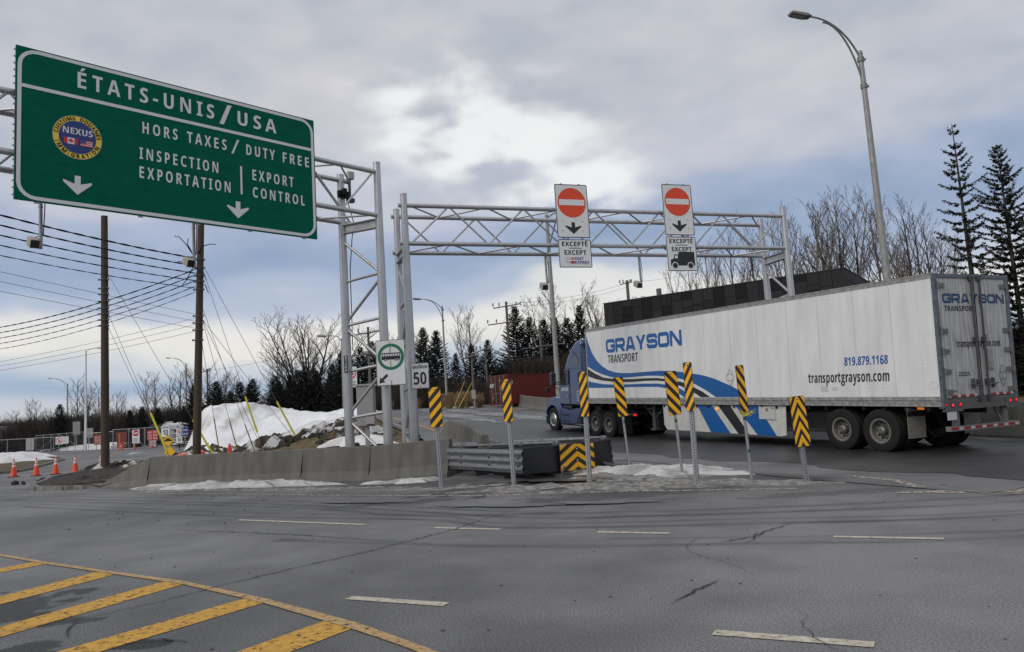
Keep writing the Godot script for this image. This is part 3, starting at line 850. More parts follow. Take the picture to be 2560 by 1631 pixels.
	for h in [[0.9, -16.2, 1.3, 0.35, 25.0], [-0.3, -13.3, 1.2, 0.22, 24.0], [-3.0, -15.2, 1.1, 0.12, 25.0], [1.3, -12.75, 0.9, 0.16, 20.0]]:
		var ring := PackedVector3Array()
		for j in 40:
			var a := TAU * j / 40
			var e := 1.0 + 0.6 * nz.get_noise_2d(cos(a) * 25.0 + h[0] * 9.0, sin(a) * 25.0)
			var q := Vector2(cos(a) * h[2] * e, sin(a) * h[3] * e).rotated(deg_to_rad(h[4]))
			ring.append(Vector3(h[0] + q.x, H(h[0], h[1]) + 0.02, h[1] + q.y))
		for j in 40: g.ftri(Vector3(h[0], H(h[0], h[1]) + 0.02, h[1]), ring[(j + 1) % 40], ring[j])
	struct("water", g, mat(0.085, 0.085, 0.09, 0.34), "structure", "shallow melt water on the asphalt")
	# dug-up earth
	var dk := StandardMaterial3D.new()
	dk.vertex_color_use_as_albedo = true; dk.roughness = 0.95
	dk.uv1_triplanar = true; dk.uv1_world_triplanar = true; dk.uv1_scale = Vector3(0.9, 0.9, 0.9)
	dk.normal_enabled = true; dk.normal_texture = ntex("lump")
	var cn := noise(75, 0.7, 4)
	for h in [[-10.2, -42.0, 2.0, 1.4, 0.0, 0.34, "largest dark earth heap behind the left gantry leg"], [-7.6, -36.0, 1.5, 1.0, 10.0, 0.32, "earth heap behind the two gantry legs"], [-18.6, -45.0, 2.0, 1.0, 0.0, 0.55, "earth heap between the two utility poles"], [-15.6, -46.0, 1.9, 1.0, 0.0, 0.72, "earth heap just right of the right utility pole"], [-13.0, -41.5, 1.3, 0.7, 0.0, 0.4, "low earth heap below the yellow guy guards"], [-23.0, -57.0, 2.6, 1.2, 20.0, 0.6, "earth heap beside the yellow diamond sign"], [-20.2, -38.0, 1.5, 0.9, 0.0, 0.38, "loose earth around the foot of the left utility pole"], [-45.0, -63.6, 2.2, 1.0, 10.0, 0.75, "dark earth on top of the left snow heap"]]:
		g = G.new()
		heap(g, h[0], h[1], h[2], h[3], h[4], h[5], noise(74, 0.09, 5), 0.42, 0.7, 22, 60, 0.7)
		for p in g.v: # turned earth: black soil, brown clay, old snow between the clods
			var a := cn.get_noise_2d(p.x * 1.4, p.z * 1.4 + p.y); var b := cn.get_noise_2d(p.x * 0.8 + 40.0, p.z * 0.8)
			var c := Color(0.030, 0.026, 0.022).lerp(Color(0.11, 0.075, 0.045), smoothstep(0.0, 0.35, a))
			g.c.append(c.lerp(Color(0.52, 0.52, 0.53), smoothstep(0.16, 0.26, b) * (1.0 if h[1] < -34.0 else 0.25)))
		var o := part("earth_heap", g, dk, self)
		tag(o, h[6], "earth heap", "earth heaps from the roadworks")
		o.set_meta("kind", "thing")
	# clods
	g = G.new()
	var rng := RandomNumberGenerator.new(); rng.seed = 9
	for i in 320:
		var x := rng.randf_range(-20, -6); var z := rng.randf_range(-46, -27)
		if i < 120:
			x = rng.randf_range(-15.6, -11.5); z = -26.6 - rng.randf() * 5.0
			x -= (-26.6 - z) * 0.55
		var r := rng.randf_range(0.04, 0.16)
		g.lathe(Transform3D(Basis(Vector3.UP, rng.randf() * TAU).scaled(Vector3(1, 0.7, rng.randf_range(0.6, 1.3))), gp(x, z, 0.08)), [Vector2(r, -0.1), Vector2(r * 0.85, r * 0.5), Vector2(0, r)], 6)
	struct("dirt_clods", g, mat(0.035, 0.03, 0.025, 0.95), "stuff", "clods of earth scattered behind the barrier")

# ------------------------------------------------------------------ concrete barriers
# pts: Vector3(x, z, height) along the toe line; each length is a segment of its own
func barrier(label: String, pts: Array, side: float, seg := 3.8, m: Material = null) -> Node3D:
	var o := thing("concrete_barrier", label, "barrier", gp(pts[0].x, pts[0].y), Basis(), "concrete barriers along the lanes")
	var line := []
	var prof := [[-0.30, 0.0], [-0.30, 0.08], [-0.175, 0.34], [-0.085, 1.0], [-0.065, 1.02], [0.065, 1.02], [0.085, 1.0], [0.175, 0.34], [0.30, 0.08], [0.30, 0.0]]
	for i in pts.size() - 1:
		var a: Vector3 = pts[i]; var b: Vector3 = pts[i + 1]
		var n := maxi(1, roundi(Vector2(a.x - b.x, a.y - b.y).length() / seg))
		for k in n: line.append(a.lerp(b, float(k) / n))
	line.append(pts[-1])
	var dirs := []
	for i in line.size():
		var d: Vector3 = line[mini(i + 1, line.size() - 1)] - line[maxi(i - 1, 0)]
		dirs.append(Vector2(d.x, d.y).normalized())
	for i in line.size() - 1:
		var g := G.new()
		var rings := []
		for k in 2:
			var p: Vector3 = line[i + k]; var dv: Vector2 = dirs[i + k]
			var ins := 0.0012 * (1.0 if k == 0 else -1.0)
			var q := Vector2(p.x, p.y) + dv * ins
			var nrm := Vector2(-dv.y, dv.x) * side
			var ring := []
			for c in prof:
				var sc: float = p.z / 1.02
				var w: Vector2 = q - nrm * float(c[0])
				ring.append(Vector3(w.x, H(q.x, q.y) + c[1] * sc - (0.06 if c[1] == 0.0 else 0.0), w.y) - o.position)
			rings.append(ring)
		for c in prof.size() - 1:
			g.quad(rings[0][c], rings[1][c], rings[1][c + 1], rings[0][c + 1])
		for k in 2:
			var r: Array = rings[k]
			for c in range(1, r.size() - 1):
				if k == 0: g.ftri(r[0], r[c], r[c + 1])
				else: g.ftri(r[0], r[c + 1], r[c])
		part("barrier_segment", g, m if m else concrete, o)
	return o

func build_barriers() -> void:
	var b := barrier("long grey concrete barrier in front of the gantry legs, ramped at its left end", [Vector3(-13.75, -25.35, 0.12), Vector3(-11.25, -23.55, 0.94), Vector3(-6.0, -21.5, 0.95), Vector3(-3.9, -20.4, 0.95), Vector3(-1.75, -19.6, 0.94)], 1.0)
	barrier("lower concrete barrier behind the crash cushion, sloped at its far end", [Vector3(-0.9, -20.2, 0.86), Vector3(-1.6, -25.0, 0.88), Vector3(-2.6, -29.5, 0.88), Vector3(-3.2, -31.6, 0.12)], 1.0)
	var pts := []
	for i in 17:
		var s := -16.0 + i * 3.6
		var q := XZ(s, t_right(s) + 0.1)
		pts.append(Vector3(q.x, q.y, 0.95))
	var e0 := XZ(47.0, t_right(47.0)); var e1 := XZ(60.0, t_right(60.0) - 0.4)
	pts.append(Vector3(e0.x, e0.y, 1.0)); pts.append(Vector3(e1.x, e1.y, 1.3))
	e1 = XZ(64.0, t_right(64.0) - 0.6); pts.append(Vector3(e1.x, e1.y, 0.2))
	barrier("concrete barrier behind the truck, running uphill to the red container", pts, 1.0, 3.6)

# ------------------------------------------------------------------ gantries
func lerp3(a: Vector3, b: Vector3, f: float) -> Vector3: return a.lerp(b, f)

func gantry(called: String, label: String, origin: Vector3, yaw_deg: float, x_left: float, x_right: float, post_l: float, post_r: float, low: float, deep: float, tall: float, post_top: float, panel: float, phase: float, base_l: float, base_r: float, skew := 0.0) -> Node3D:
	# local frame: x along the span to the right, y up, z towards the road users; the far chords lie at z = -deep
	var o := thing(called, label, "sign gantry", origin, yaw(-yaw_deg), "tubular sign gantries")
	for z in [0.0, -deep]:
		for y in [low, low + tall]:
			var g := G.new()
			g.tube(Vector3(x_left, y, z), Vector3(x_right, y, z), 0.07, 0.07, 14)
			part("chord", g, steel, o)
	var n := int((x_right - x_left - phase) / panel)
	for i in n:
		var x0 := x_left + phase + i * panel; var x1 := x0 + panel
		var flip := i % 2 == 0
		for f in [[Vector3(x0, low if flip else low + tall, 0), Vector3(x1, low + tall if flip else low, 0)], [Vector3(x0, low + tall if flip else low, -deep), Vector3(x1, low if flip else low + tall, -deep)], [Vector3(x0, low + tall, 0.0 if flip else -deep), Vector3(x1, low + tall, -deep if flip else 0.0)], [Vector3(x0, low, -deep if flip else 0.0), Vector3(x1, low, 0.0 if flip else -deep)]]:
			var g := G.new()
			g.tube(f[0], f[1], 0.03, 0.03, 8, false)
			part("brace", g, steel, o)
		if i % 4 == 3:
			var g := G.new()
			g.tube(Vector3(x1, low, -deep), Vector3(x1, low + tall, 0), 0.026, 0.026, 8, false)
			part("brace", g, steel, o)
	for e in [[post_l, base_l], [post_r, base_r]]:
		var x: float = e[0]; var y0: float = e[1]
		for z in [0.0, -deep]:
			x = e[0] + (skew if z < -0.1 else 0.0)
			var g := G.new()
			g.tube(Vector3(x, y0 - 0.3, z), Vector3(x, y0 + 2.4, z), 0.142, 0.136, 18)
			g.tube(Vector3(x, y0 + 2.4, z), Vector3(x, post_top - (0.12 if z < -0.1 else 0.0), z), 0.136, 0.104, 18)
			g.lathe(Transform3D(Basis(), Vector3(x, post_top - (0.12 if z < -0.1 else 0.0), z)), [Vector2(0.106, -0.05), Vector2(0.107, 0.015), Vector2(0.0, 0.02)], 18)
			for y in [y0 + 1.7, y0 + 3.9, y0 + 4.9, low + 0.05]: g.lathe(Transform3D(Basis(), Vector3(x, y, z)), [Vector2(0.1, -0.012), Vector2(0.141 - 0.005 * (y - y0), -0.01), Vector2(0.141 - 0.005 * (y - y0), 0.01), Vector2(0.1, 0.012)], 18)
			var p := part("post", g, steel, o)
			g = G.new()
			g.box(Transform3D(Basis(), Vector3(x, y0 + 0.02, z)), Vector3(0.5, 0.05, 0.5))
			for c in 4: g.tube(Vector3(x + (0.19 if c & 1 else -0.19), y0, z + (0.19 if c & 2 else -0.19)), Vector3(x + (0.19 if c & 1 else -0.19), y0 + 0.12, z + (0.19 if c & 2 else -0.19)), 0.018, 0.018, 6)
			part("base_plate", g, galv, p)
		x = e[0]
		var g := G.new() # saddle beam
		for f in [[0.1, low - 0.36, low - 0.34], [0.1, low - 0.11, low - 0.09], [0.012, low - 0.34, low - 0.11]]:
			g.prism(P2([x - f[0], 0, x + f[0], 0, x + f[0] + skew, deep, x - f[0] + skew, deep]), Transform3D(Basis(Vector3.RIGHT, -PI / 2), Vector3.ZERO), f[1], f[2])
		part("saddle_beam", g, steel, o)
		g = G.new()
		g.tube(Vector3(x - 0.06, low, 0.01), Vector3(x - 0.06, low + tall, 0.01), 0.026, 0.026, 8, false)
		part("brace", g, steel, o)
		var rung := [low - 0.45, low - 1.75, low - 3.05, low - 4.4, low - 5.75]
		for i in rung.size():
			var y: float = rung[i]
			if y < y0 + 0.3: continue
			g = G.new()
			if i > 0: g.tube(Vector3(x + skew, y - 0.06, -deep), Vector3(x, y + 0.06, 0), 0.045, 0.045, 9, false)
			if i > 0: part("rung", g, steel, o)
			var yn: float = maxf(rung[i] - 1.35, y0 + 0.1)
			g = G.new()
			g.tube(Vector3(x + skew, y - 0.12 if i % 2 == 0 else yn + 0.06, -deep), Vector3(x, yn + 0.1 if i % 2 == 0 else y - 0.06, 0), 0.045, 0.045, 9, false)
			part("brace", g, steel, o)
	return o

func sensor(label: String, o: Vector3, basis: Basis, at: Vector3, drop: float) -> void:
	# a pale box on the end of a hanging pipe
	var t := thing("traffic_sensor", label, "sensor", o + basis * at, basis, "sensor boxes hanging from the gantries")
	var g := G.new()
	g.tube(Vector3(0, 0.12, 0), Vector3(0.02, -drop, 0), 0.038, 0.038, 10)
	for y in [0.02, -drop * 0.4, -drop + 0.1]: g.lathe(Transform3D(Basis(), Vector3(0.01, y, 0)), [Vector2(0.03, -0.02), Vector2(0.05, -0.015), Vector2(0.05, 0.015), Vector2(0.03, 0.02)], 10)
	part("pipe", g, galv, t)
	g = G.new()
	var bb := Transform3D(Basis(Vector3.RIGHT, 0.45), Vector3(-0.13, -drop + 0.12, 0.03))
	g.bevel_prism(rrect(-0.1, -0.1, 0.1, 0.1, 0.02, 2), bb, -0.16, 0.14, 0.012)
	part("housing", g, mat(0.42, 0.39, 0.32, 0.55), t)
	g = G.new()
	g.prism(rect(-0.085, -0.085, 0.085, 0.085), bb, 0.141, 0.145)
	part("lens", g, mat(0.03, 0.03, 0.03, 0.3), t)
	g = G.new()
	g.path(PackedVector3Array([Vector3(0.05, 0.1, 0), Vector3(0.09, -drop * 0.4, 0.01), Vector3(0.06, -drop * 0.8, 0.02), Vector3(-0.1, -drop + 0.25, -0.04)]), 0.012, 0.012, 5)
	part("cable", g, black_m, t)

const GL := Vector3(-3.757, 0, -21.505)
const GR := Vector3(-2.986, 0, -22.864)

func build_gantries() -> void:
	var lg := gantry("sign_gantry", "left grey tubular gantry that carries the big green sign", GL, -45.64, -17.03, 0.0, -16.9, 0.12, 7.536, 1.241, 1.30, 9.12, 1.135, 0.0, 0.0, 0.0, -0.45)
	var rg := gantry("sign_gantry", "right grey tubular gantry spanning the ramp over the truck", GR, -18.61, -0.3, 13.95, -0.12, 13.9, 6.948, 1.334, 1.20, 8.50, 1.245, 0.35, 0.05, 0.25)
	var bl := yaw(45.64); var br := yaw(18.61)
	sensor("sensor box on a pipe under the left end of the green sign", GL, bl, Vector3(-8.2, 7.45, -1.24), 1.6)
	sensor("sensor box on a pipe in front of the right utility pole", GL, bl, Vector3(-4.78, 7.45, -1.24), 1.7)
	sensor("sensor box on a pipe below the left no entry sign", GR, br, Vector3(4.95, 6.85, -1.33), 1.15)
	sensor("sensor box on a pipe left of the sign with the lorry", GR, br, Vector3(8.55, 6.85, -1.33), 1.1)
	# two small cameras on a bracket between the no entry signs
	var t := thing("traffic_camera", "pair of small black cameras on the right gantry between the signs", "camera", GR + br * Vector3(6.35, 8.15, -1.33), br)
	var g := G.new()
	g.tube(Vector3(0, 0.12, 0), Vector3(0, -0.22, 0), 0.03, 0.03, 8)
	g.tube(Vector3(-0.2, -0.2, 0.02), Vector3(0.2, -0.2, 0.02), 0.018, 0.018, 8)
	part("bracket", g, galv, t)
	for s in [-1.0, 1.0]:
		g = G.new()
		g.lathe(Transform3D(Basis(Vector3(0, 0, 1), s * 0.2 + PI / 2), Vector3(0.17 * s, -0.25, 0.04)), [Vector2(0, -0.14), Vector2(0.045, -0.14), Vector2(0.065, -0.06), Vector2(0.065, 0.1), Vector2(0, 0.13)], 14)
		part("camera_body", g, black_m, t)
	# junction camera on the left gantry's rear leg
	t = thing("traffic_camera", "black camera cluster strapped to the rear leg of the left gantry", "camera", GL + bl * Vector3(-0.33, 8.3, -1.24), bl)
	g = G.new()
	g.bx(-0.2, 0.16, -0.05, 0.16, 0.1, 0.2); g.bx(-0.12, 0.0, 0.02, 0.2, 0.2, 0.34)
	part("bracket", g, black_m, t)
	g = G.new()
	g.bx(0.2, 0.42, -0.1, 0.02, -0.05, 0.1); g.bx(0.26, 0.32, 0.02, 0.62, 0.0, 0.06)
	part("mount", g, mat(0.04, 0.04, 0.045, 0.5), t)
	g = G.new()
	g.bx(0.22, 0.42, 0.62, 0.84, -0.02, 0.12)
	part("antenna_box", g, mat(0.38, 0.38, 0.37, 0.6), t)
	g = G.new()
	g.path(PackedVector3Array([Vector3(0.12, 0, 0.1), Vector3(0.22, -0.4, 0.14), Vector3(0.36, -0.8, 0.1), Vector3(0.3, -1.2, 0.05), Vector3(0.17, -2.2, 0.08), Vector3(0.16, -4.6, 0.08)]), 0.014, 0.014, 5)
	part("cable", g, black_m, t)

	# number plate on the rear leg
	t = thing("id_plate", "narrow black plate numbered 87309 on the left gantry leg", "number plate", GL + bl * Vector3(-0.33, 3.04, -1.24) + Vector3(0, 0, 0.16))
	g = G.new()
	g.bx(-0.055, 0.055, 0, 0.5, -0.01, 0)
	part("plate", g, mat(0.015, 0.015, 0.016, 0.5), t)
	g = G.new()
	for i in 5: letters(g, "87309".substr(i, 1), Transform3D(), -0.03, 0.41 - i * 0.095, 0.03, 0.48 - i * 0.095, true, 0.002)
	part("lettering", g, mat(0.6, 0.6, 0.6, 0.6), t)

	# grey control cabinet on a post behind the legs
	t = thing("control_cabinet", "grey metal control cabinet on a post behind the left gantry", "cabinet", Vector3(-5.32, 0.15, -27.0))
	g = G.new()
	g.bevel_prism(rect(-0.3, 1.3, 0.3, 2.72), Transform3D(), -0.22, 0.22, 0.02)
	part("body", g, mat(0.30, 0.30, 0.30, 0.5, 0.2), t)
	g = G.new()
	g.prism(P2([-0.34, 2.72, 0.34, 2.72, 0.30, 2.78, -0.30, 2.78]), Transform3D(), -0.26, 0.26)
	part("roof", g, mat(0.34, 0.34, 0.34, 0.5, 0.2), t)
	g = G.new()
	g.bevel_prism(rect(0.02, 1.36, 0.34, 1.72), Transform3D(), 0.23, 0.36, 0.015)
	part("meter_box", g, mat(0.36, 0.36, 0.36, 0.5, 0.2), t)
	g = G.new()
	g.bx(-0.07, 0.07, -0.6, 1.3, -0.07, 0.07)
	part("leg", g, galv, t)

# ------------------------------------------------------------------ signs
var sign_green: StandardMaterial3D
var sign_white: StandardMaterial3D
var sign_black: StandardMaterial3D
var sign_red: StandardMaterial3D
var sign_yellow: StandardMaterial3D
var sign_back: StandardMaterial3D

func down_arrow(cx: float, top: float, bottom: float, half: float) -> PackedVector2Array:
	var w := half * 0.21; var h := top - bottom
	return P2([cx - w, top, cx - w, top - h * 0.44, cx - half * 0.98, top - h * 0.27, cx - half, top - h * 0.38, cx, bottom, cx + half, top - h * 0.38, cx + half * 0.98, top - h * 0.27, cx + w, top - h * 0.44, cx + w, top])

func leaf(cx: float, cy: float, r: float) -> PackedVector2Array:
	var half := [0, 1.0, 0.18, 0.62, 0.36, 0.72, 0.3, 0.26, 0.5, 0.44, 0.56, 0.3, 0.86, 0.36, 0.76, 0.1, 0.9, 0.0, 0.44, -0.34, 0.5, -0.5, 0.06, -0.42]
	var o := PackedVector2Array()
	for i in range(0, half.size(), 2): o.append(Vector2(cx + half[i] * r, cy + half[i + 1] * r))
	o.append(Vector2(cx + 0.06 * r, cy - 0.9 * r)); o.append(Vector2(cx - 0.06 * r, cy - 0.9 * r))
	for i in range(half.size() - 2, 0, -2): o.append(Vector2(cx - half[i] * r, cy + half[i + 1] * r))
	return o

func green_sign() -> void:
	var o := thing("overhead_sign", "huge green sign reading ÉTATS-UNIS/USA on the left gantry", "road sign", Vector3(-9.92, 6.51, -14.93), yaw(45.3))
	var w := 6.93; var h := 3.3
	var I := Transform3D()
	for i in 11: # extruded aluminium planks with fine joints
		var g := G.new()
		g.bx(0.001, w, i * 0.3 + 0.0015, i * 0.3 + 0.2985, -0.05, 0)
		part("plank", g, sign_green, o)
	var g := G.new()
	g.bx(0, w, 0.01, h - 0.01, -0.06, -0.052)
	for x in [0.6, 2.1, 3.5, 4.9, 6.3]: g.bx(x, x + 0.08, 0.05, h + 0.02, -0.16, -0.061)
	part("back_frame", g, galv, o)
	g = G.new()
	for i in 22: g.bx(-0.035, 0.0, 0.08 + i * 0.148, 0.11 + i * 0.148, -0.04, -0.01)
	for x in [0.36, 2.4, 3.68, 5.0, 6.5]: g.bx(x, x + 0.1, -0.03, 0.0, -0.05, -0.02)
	part("clip", g, galv, o)
	g = G.new()
	frame_poly(g, rrect(0.03, 0.03, w - 0.03, h - 0.03, 0.36), rrect(0.105, 0.105, w - 0.105, h - 0.105, 0.285), I, 0.005)
	part("border", g, sign_white, o)
	g = G.new()
	g.poly(rect(0.105, 2.415, w - 0.105, 2.49), I, 0.005)
	part("divider", g, sign_white, o)
	g = G.new()
	letters(g, "ÉTATS-UNIS", I, 1.15, 2.675, 4.17, 3.14, true, 0.005, 0.0, "\u2009")
	letters(g, "/", I, 4.30, 2.60, 4.62, 3.13, true, 0.005)
	letters(g, "USA", I, 4.77, 2.68, 5.82, 3.04, true, 0.005, 0.0, "\u2009")
	part("lettering", g, sign_white, o)
	g = G.new()
	letters(g, "HORS", I, 2.49, 1.945, 3.28, 2.215, true, 0.005, 0.0, "\u2009"); letters(g, "TAXES", I, 3.50, 1.945, 4.47, 2.215, true, 0.005, 0.0, "\u2009")
	letters(g, "/", I, 4.59, 1.90, 4.80, 2.28, false, 0.005)
	letters(g, "DUTY", I, 4.98, 1.945, 5.76, 2.215, true, 0.005, 0.0, "\u2009"); letters(g, "FREE", I, 5.98, 1.945, 6.74, 2.215, true, 0.005, 0.0, "\u2009")
	part("lettering", g, sign_white, o)
	g = G.new()
	letters(g, "INSPECTION", I, 2.42, 1.325, 4.25, 1.595, true, 0.005, 0.0, "\u2009")
	letters(g, "EXPORTATION", I, 2.42, 0.88, 4.55, 1.15, true, 0.005, 0.0, "\u2009")
	letters(g, "EXPORT", I, 5.13, 1.315, 6.27, 1.585, true, 0.005, 0.0, "\u2009")
	letters(g, "CONTROL", I, 5.13, 0.865, 6.58, 1.135, true, 0.005, 0.0, "\u2009")
	part("lettering", g, sign_white, o)
	g = G.new()
	g.poly(rect(4.81, 0.89, 4.86, 1.61), I, 0.005)
	part("divider", g, sign_white, o)
	g = G.new(); g.poly(down_arrow(1.16, 0.69, 0.27, 0.28), I, 0.005); part("arrow", g, sign_white, o)
	g = G.new(); g.poly(down_arrow(4.735, 0.69, 0.26, 0.28), I, 0.005); part("arrow", g, sign_white, o)
	# round badge
	var c := Transform3D(Basis(), Vector3(1.155, 1.54, 0))
	g = G.new(); g.ring(c, 0.0, 0.485, 48, 0.006); var badge := part("badge", g, mat(0.86, 0.62, 0.06, 0.5), o)
	g = G.new(); g.ring(c, 0.0, 0.36, 48, 0.009); part("badge_centre", g, mat(0.012, 0.035, 0.20, 0.5), badge)
	g = G.new(); g.ring(c, 0.472, 0.487, 48, 0.009); g.ring(c, 0.36, 0.368, 48, 0.011); part("badge_rim", g, mat(0.3, 0.3, 0.25, 0.5), badge)
	g = G.new()
	letters(g, "NEXUS", I, 0.87, 1.60, 1.45, 1.74, true, 0.012)
	part("lettering", g, mat(0.72, 0.72, 0.72, 0.5), badge)
	g = G.new()
	arc_letters(g, "CUSTOMS", Vector2(1.155, 1.54), 0.419, 136.0, 0.08, true, 0.012, 0.010)
	arc_letters(g, "DOUANES", Vector2(1.155, 1.54), 0.419, 44.0, 0.08, true, 0.012, 0.010)
	arc_letters(g, "IMMIGRATION", Vector2(1.155, 1.54), 0.419, 270.0, 0.085, false, 0.012, 0.022)
	part("lettering", g, black_m, badge)
	# two little flags
	g = G.new(); g.poly(rect(0.89, 1.37, 1.16, 1.51), I, 0.013); var fl := part("flag", g, mat(0.7, 0.7, 0.7, 0.5), badge)
	g = G.new(); g.poly(rect(0.89, 1.37, 0.957, 1.51), I, 0.016); g.poly(rect(1.093, 1.37, 1.16, 1.51), I, 0.016); g.poly(leaf(1.025, 1.44, 0.058), I, 0.016)
	part("flag_print", g, mat(0.55, 0.02, 0.03, 0.5), badge)
	g = G.new(); g.poly(rect(1.21, 1.365, 1.45, 1.505), I, 0.013); fl = part("flag", g, mat(0.7, 0.7, 0.7, 0.5), badge)
	g = G.new()
	for i in 4: g.poly(rect(1.21, 1.365 + i * 0.04, 1.45, 1.385 + i * 0.04), I, 0.016)
	part("flag_print", g, mat(0.55, 0.03, 0.04, 0.5), badge)
	g = G.new(); g.poly(rect(1.21, 1.43, 1.32, 1.505), I, 0.019); part("flag_print", g, mat(0.05, 0.08, 0.25, 0.5), badge)

func plate(o: Node3D, x0: float, y0: float, x1: float, y1: float, r: float, line := 0.02, m: Material = null, edge: Material = null, z := 0.0) -> MeshInstance3D:
	var g := G.new()
	g.prism(rrect(x0, y0, x1, y1, r, 4), Transform3D(), z - 0.012, z)
	var p := part("plate", g, m if m else sign_white, o)
	if line > 0.0:
		g = G.new()
		frame_poly(g, rrect(x0 + 0.004, y0 + 0.004, x1 - 0.004, y1 - 0.004, r, 4), rrect(x0 + line, y0 + line, x1 - line, y1 - line, maxf(r - line * 0.6, 0.004), 4), Transform3D(), z + 0.003)
		part("border", g, edge if edge else sign_black, o)
	return p

func bolts(o: Node3D, pts: Array, z := 0.0) -> void:
	var g := G.new()
	for i in range(0, pts.size(), 2): g.lathe(Transform3D(Basis(Vector3.RIGHT, PI / 2), Vector3(pts[i], pts[i + 1], z)), [Vector2(0.016, 0), Vector2(0.014, 0.008), Vector2(0, 0.012)], 8)
	part("bolt", g, mat(0.1, 0.1, 0.1, 0.5, 0.4), o)

func no_entry(label: String, x0: float, y0: float, tab_h: float, lorry: bool) -> void:
	var b := yaw(18.61)
	var o := thing("no_entry_sign", label, "road sign", GR + b * Vector3(x0, y0, 0.24), b, "no entry signs on the right gantry")
	var I := Transform3D()
	plate(o, 0, 0, 1.16, 1.8, 0.05, 0.028)
	var g := G.new(); g.ring(Transform3D(Basis(), Vector3(0.58, 1.18, 0)), 0, 0.5, 48, 0.004); part("disc", g, sign_red, o)
	g = G.new(); g.poly(rect(0.13, 1.09, 1.03, 1.285), I, 0.008); part("bar", g, sign_white, o)
	g = G.new(); g.poly(down_arrow(0.58, 0.52, 0.13, 0.28), I, 0.005); part("arrow", g, sign_black, o)
	bolts(o, [0.25, 1.2, 0.9, 1.2, 0.22, 0.55, 0.92, 0.55, 0.2, 0.24, 0.92, 0.24])
	g = G.new()
	for x in [0.22, 0.86]:
		g.bx(x, x + 0.06, -tab_h, 1.83, -0.09, -0.013)
	part("rail", g, galv, o)
	var t := tab_h + 0.05
	plate(o, 0, -t, 1.16, -0.05, 0.04, 0.026)
	g = G.new()
	letters(g, "EXCEPTÉ", I, 0.13, -0.28, 1.04, -0.085, true, 0.004)
	letters(g, "EXCEPT", I, 0.20, -0.565, 0.97, -0.41, true, 0.004)
	g.poly(rect(0.36, -0.355, 0.82, -0.335), I, 0.005)
	part("lettering", g, sign_black, o)
	if not lorry:
		g = G.new()
		letters(g, "FAST", I, 0.54, -0.735, 0.84, -0.645, true, 0.004, 0.2)
		letters(g, "EXPRES", I, 0.54, -0.86, 1.04, -0.77, true, 0.004, 0.2)
		part("lettering", g, mat(0.02, 0.06, 0.28, 0.5), o)
		g = G.new()
		g.poly(P2([0.39, -0.86, 0.52, -0.86, 0.54, -0.77, 0.41, -0.77]), I, 0.005)
		for i in 4: g.poly(P2([0.42 - i * 0.004, -0.665 - i * 0.02, 0.53 - i * 0.004, -0.665 - i * 0.02, 0.53 - i * 0.004, -0.655 - i * 0.02, 0.42 - i * 0.004, -0.655 - i * 0.02]), I, 0.005)
		part("emblem", g, mat(0.5, 0.03, 0.04, 0.5), o)
		g = G.new()
		for y in [-0.67, -0.72, -0.79, -0.83]: g.poly(rect(0.16 + absf(y + 0.75), y, 0.4, y + 0.008), I, 0.005)
		part("speed_line", g, mat(0.25, 0.12, 0.14, 0.5), o)
	else:
		g = G.new()
		g.poly(P2([0.12, -1.06, 0.12, -0.86, 0.24, -0.82, 0.28, -0.67, 0.44, -0.67, 0.44, -0.58, 1.06, -0.58, 1.06, -1.06]), I, 0.004)
		part("lorry_symbol", g, sign_black, o)
		for x in [0.28, 0.88]:
			g = G.new(); g.ring(Transform3D(Basis(), Vector3(x, -1.06, 0)), 0, 0.125, 28, 0.007); part("wheel_gap", g, sign_white, o)
			g = G.new(); g.ring(Transform3D(Basis(), Vector3(x, -1.06, 0)), 0, 0.095, 28, 0.010); part("wheel_symbol", g, sign_black, o)
		g = G.new(); g.poly(P2([0.28, -0.81, 0.305, -0.71, 0.40, -0.71, 0.40, -0.81]), I, 0.007); part("cab_window", g, sign_white, o)

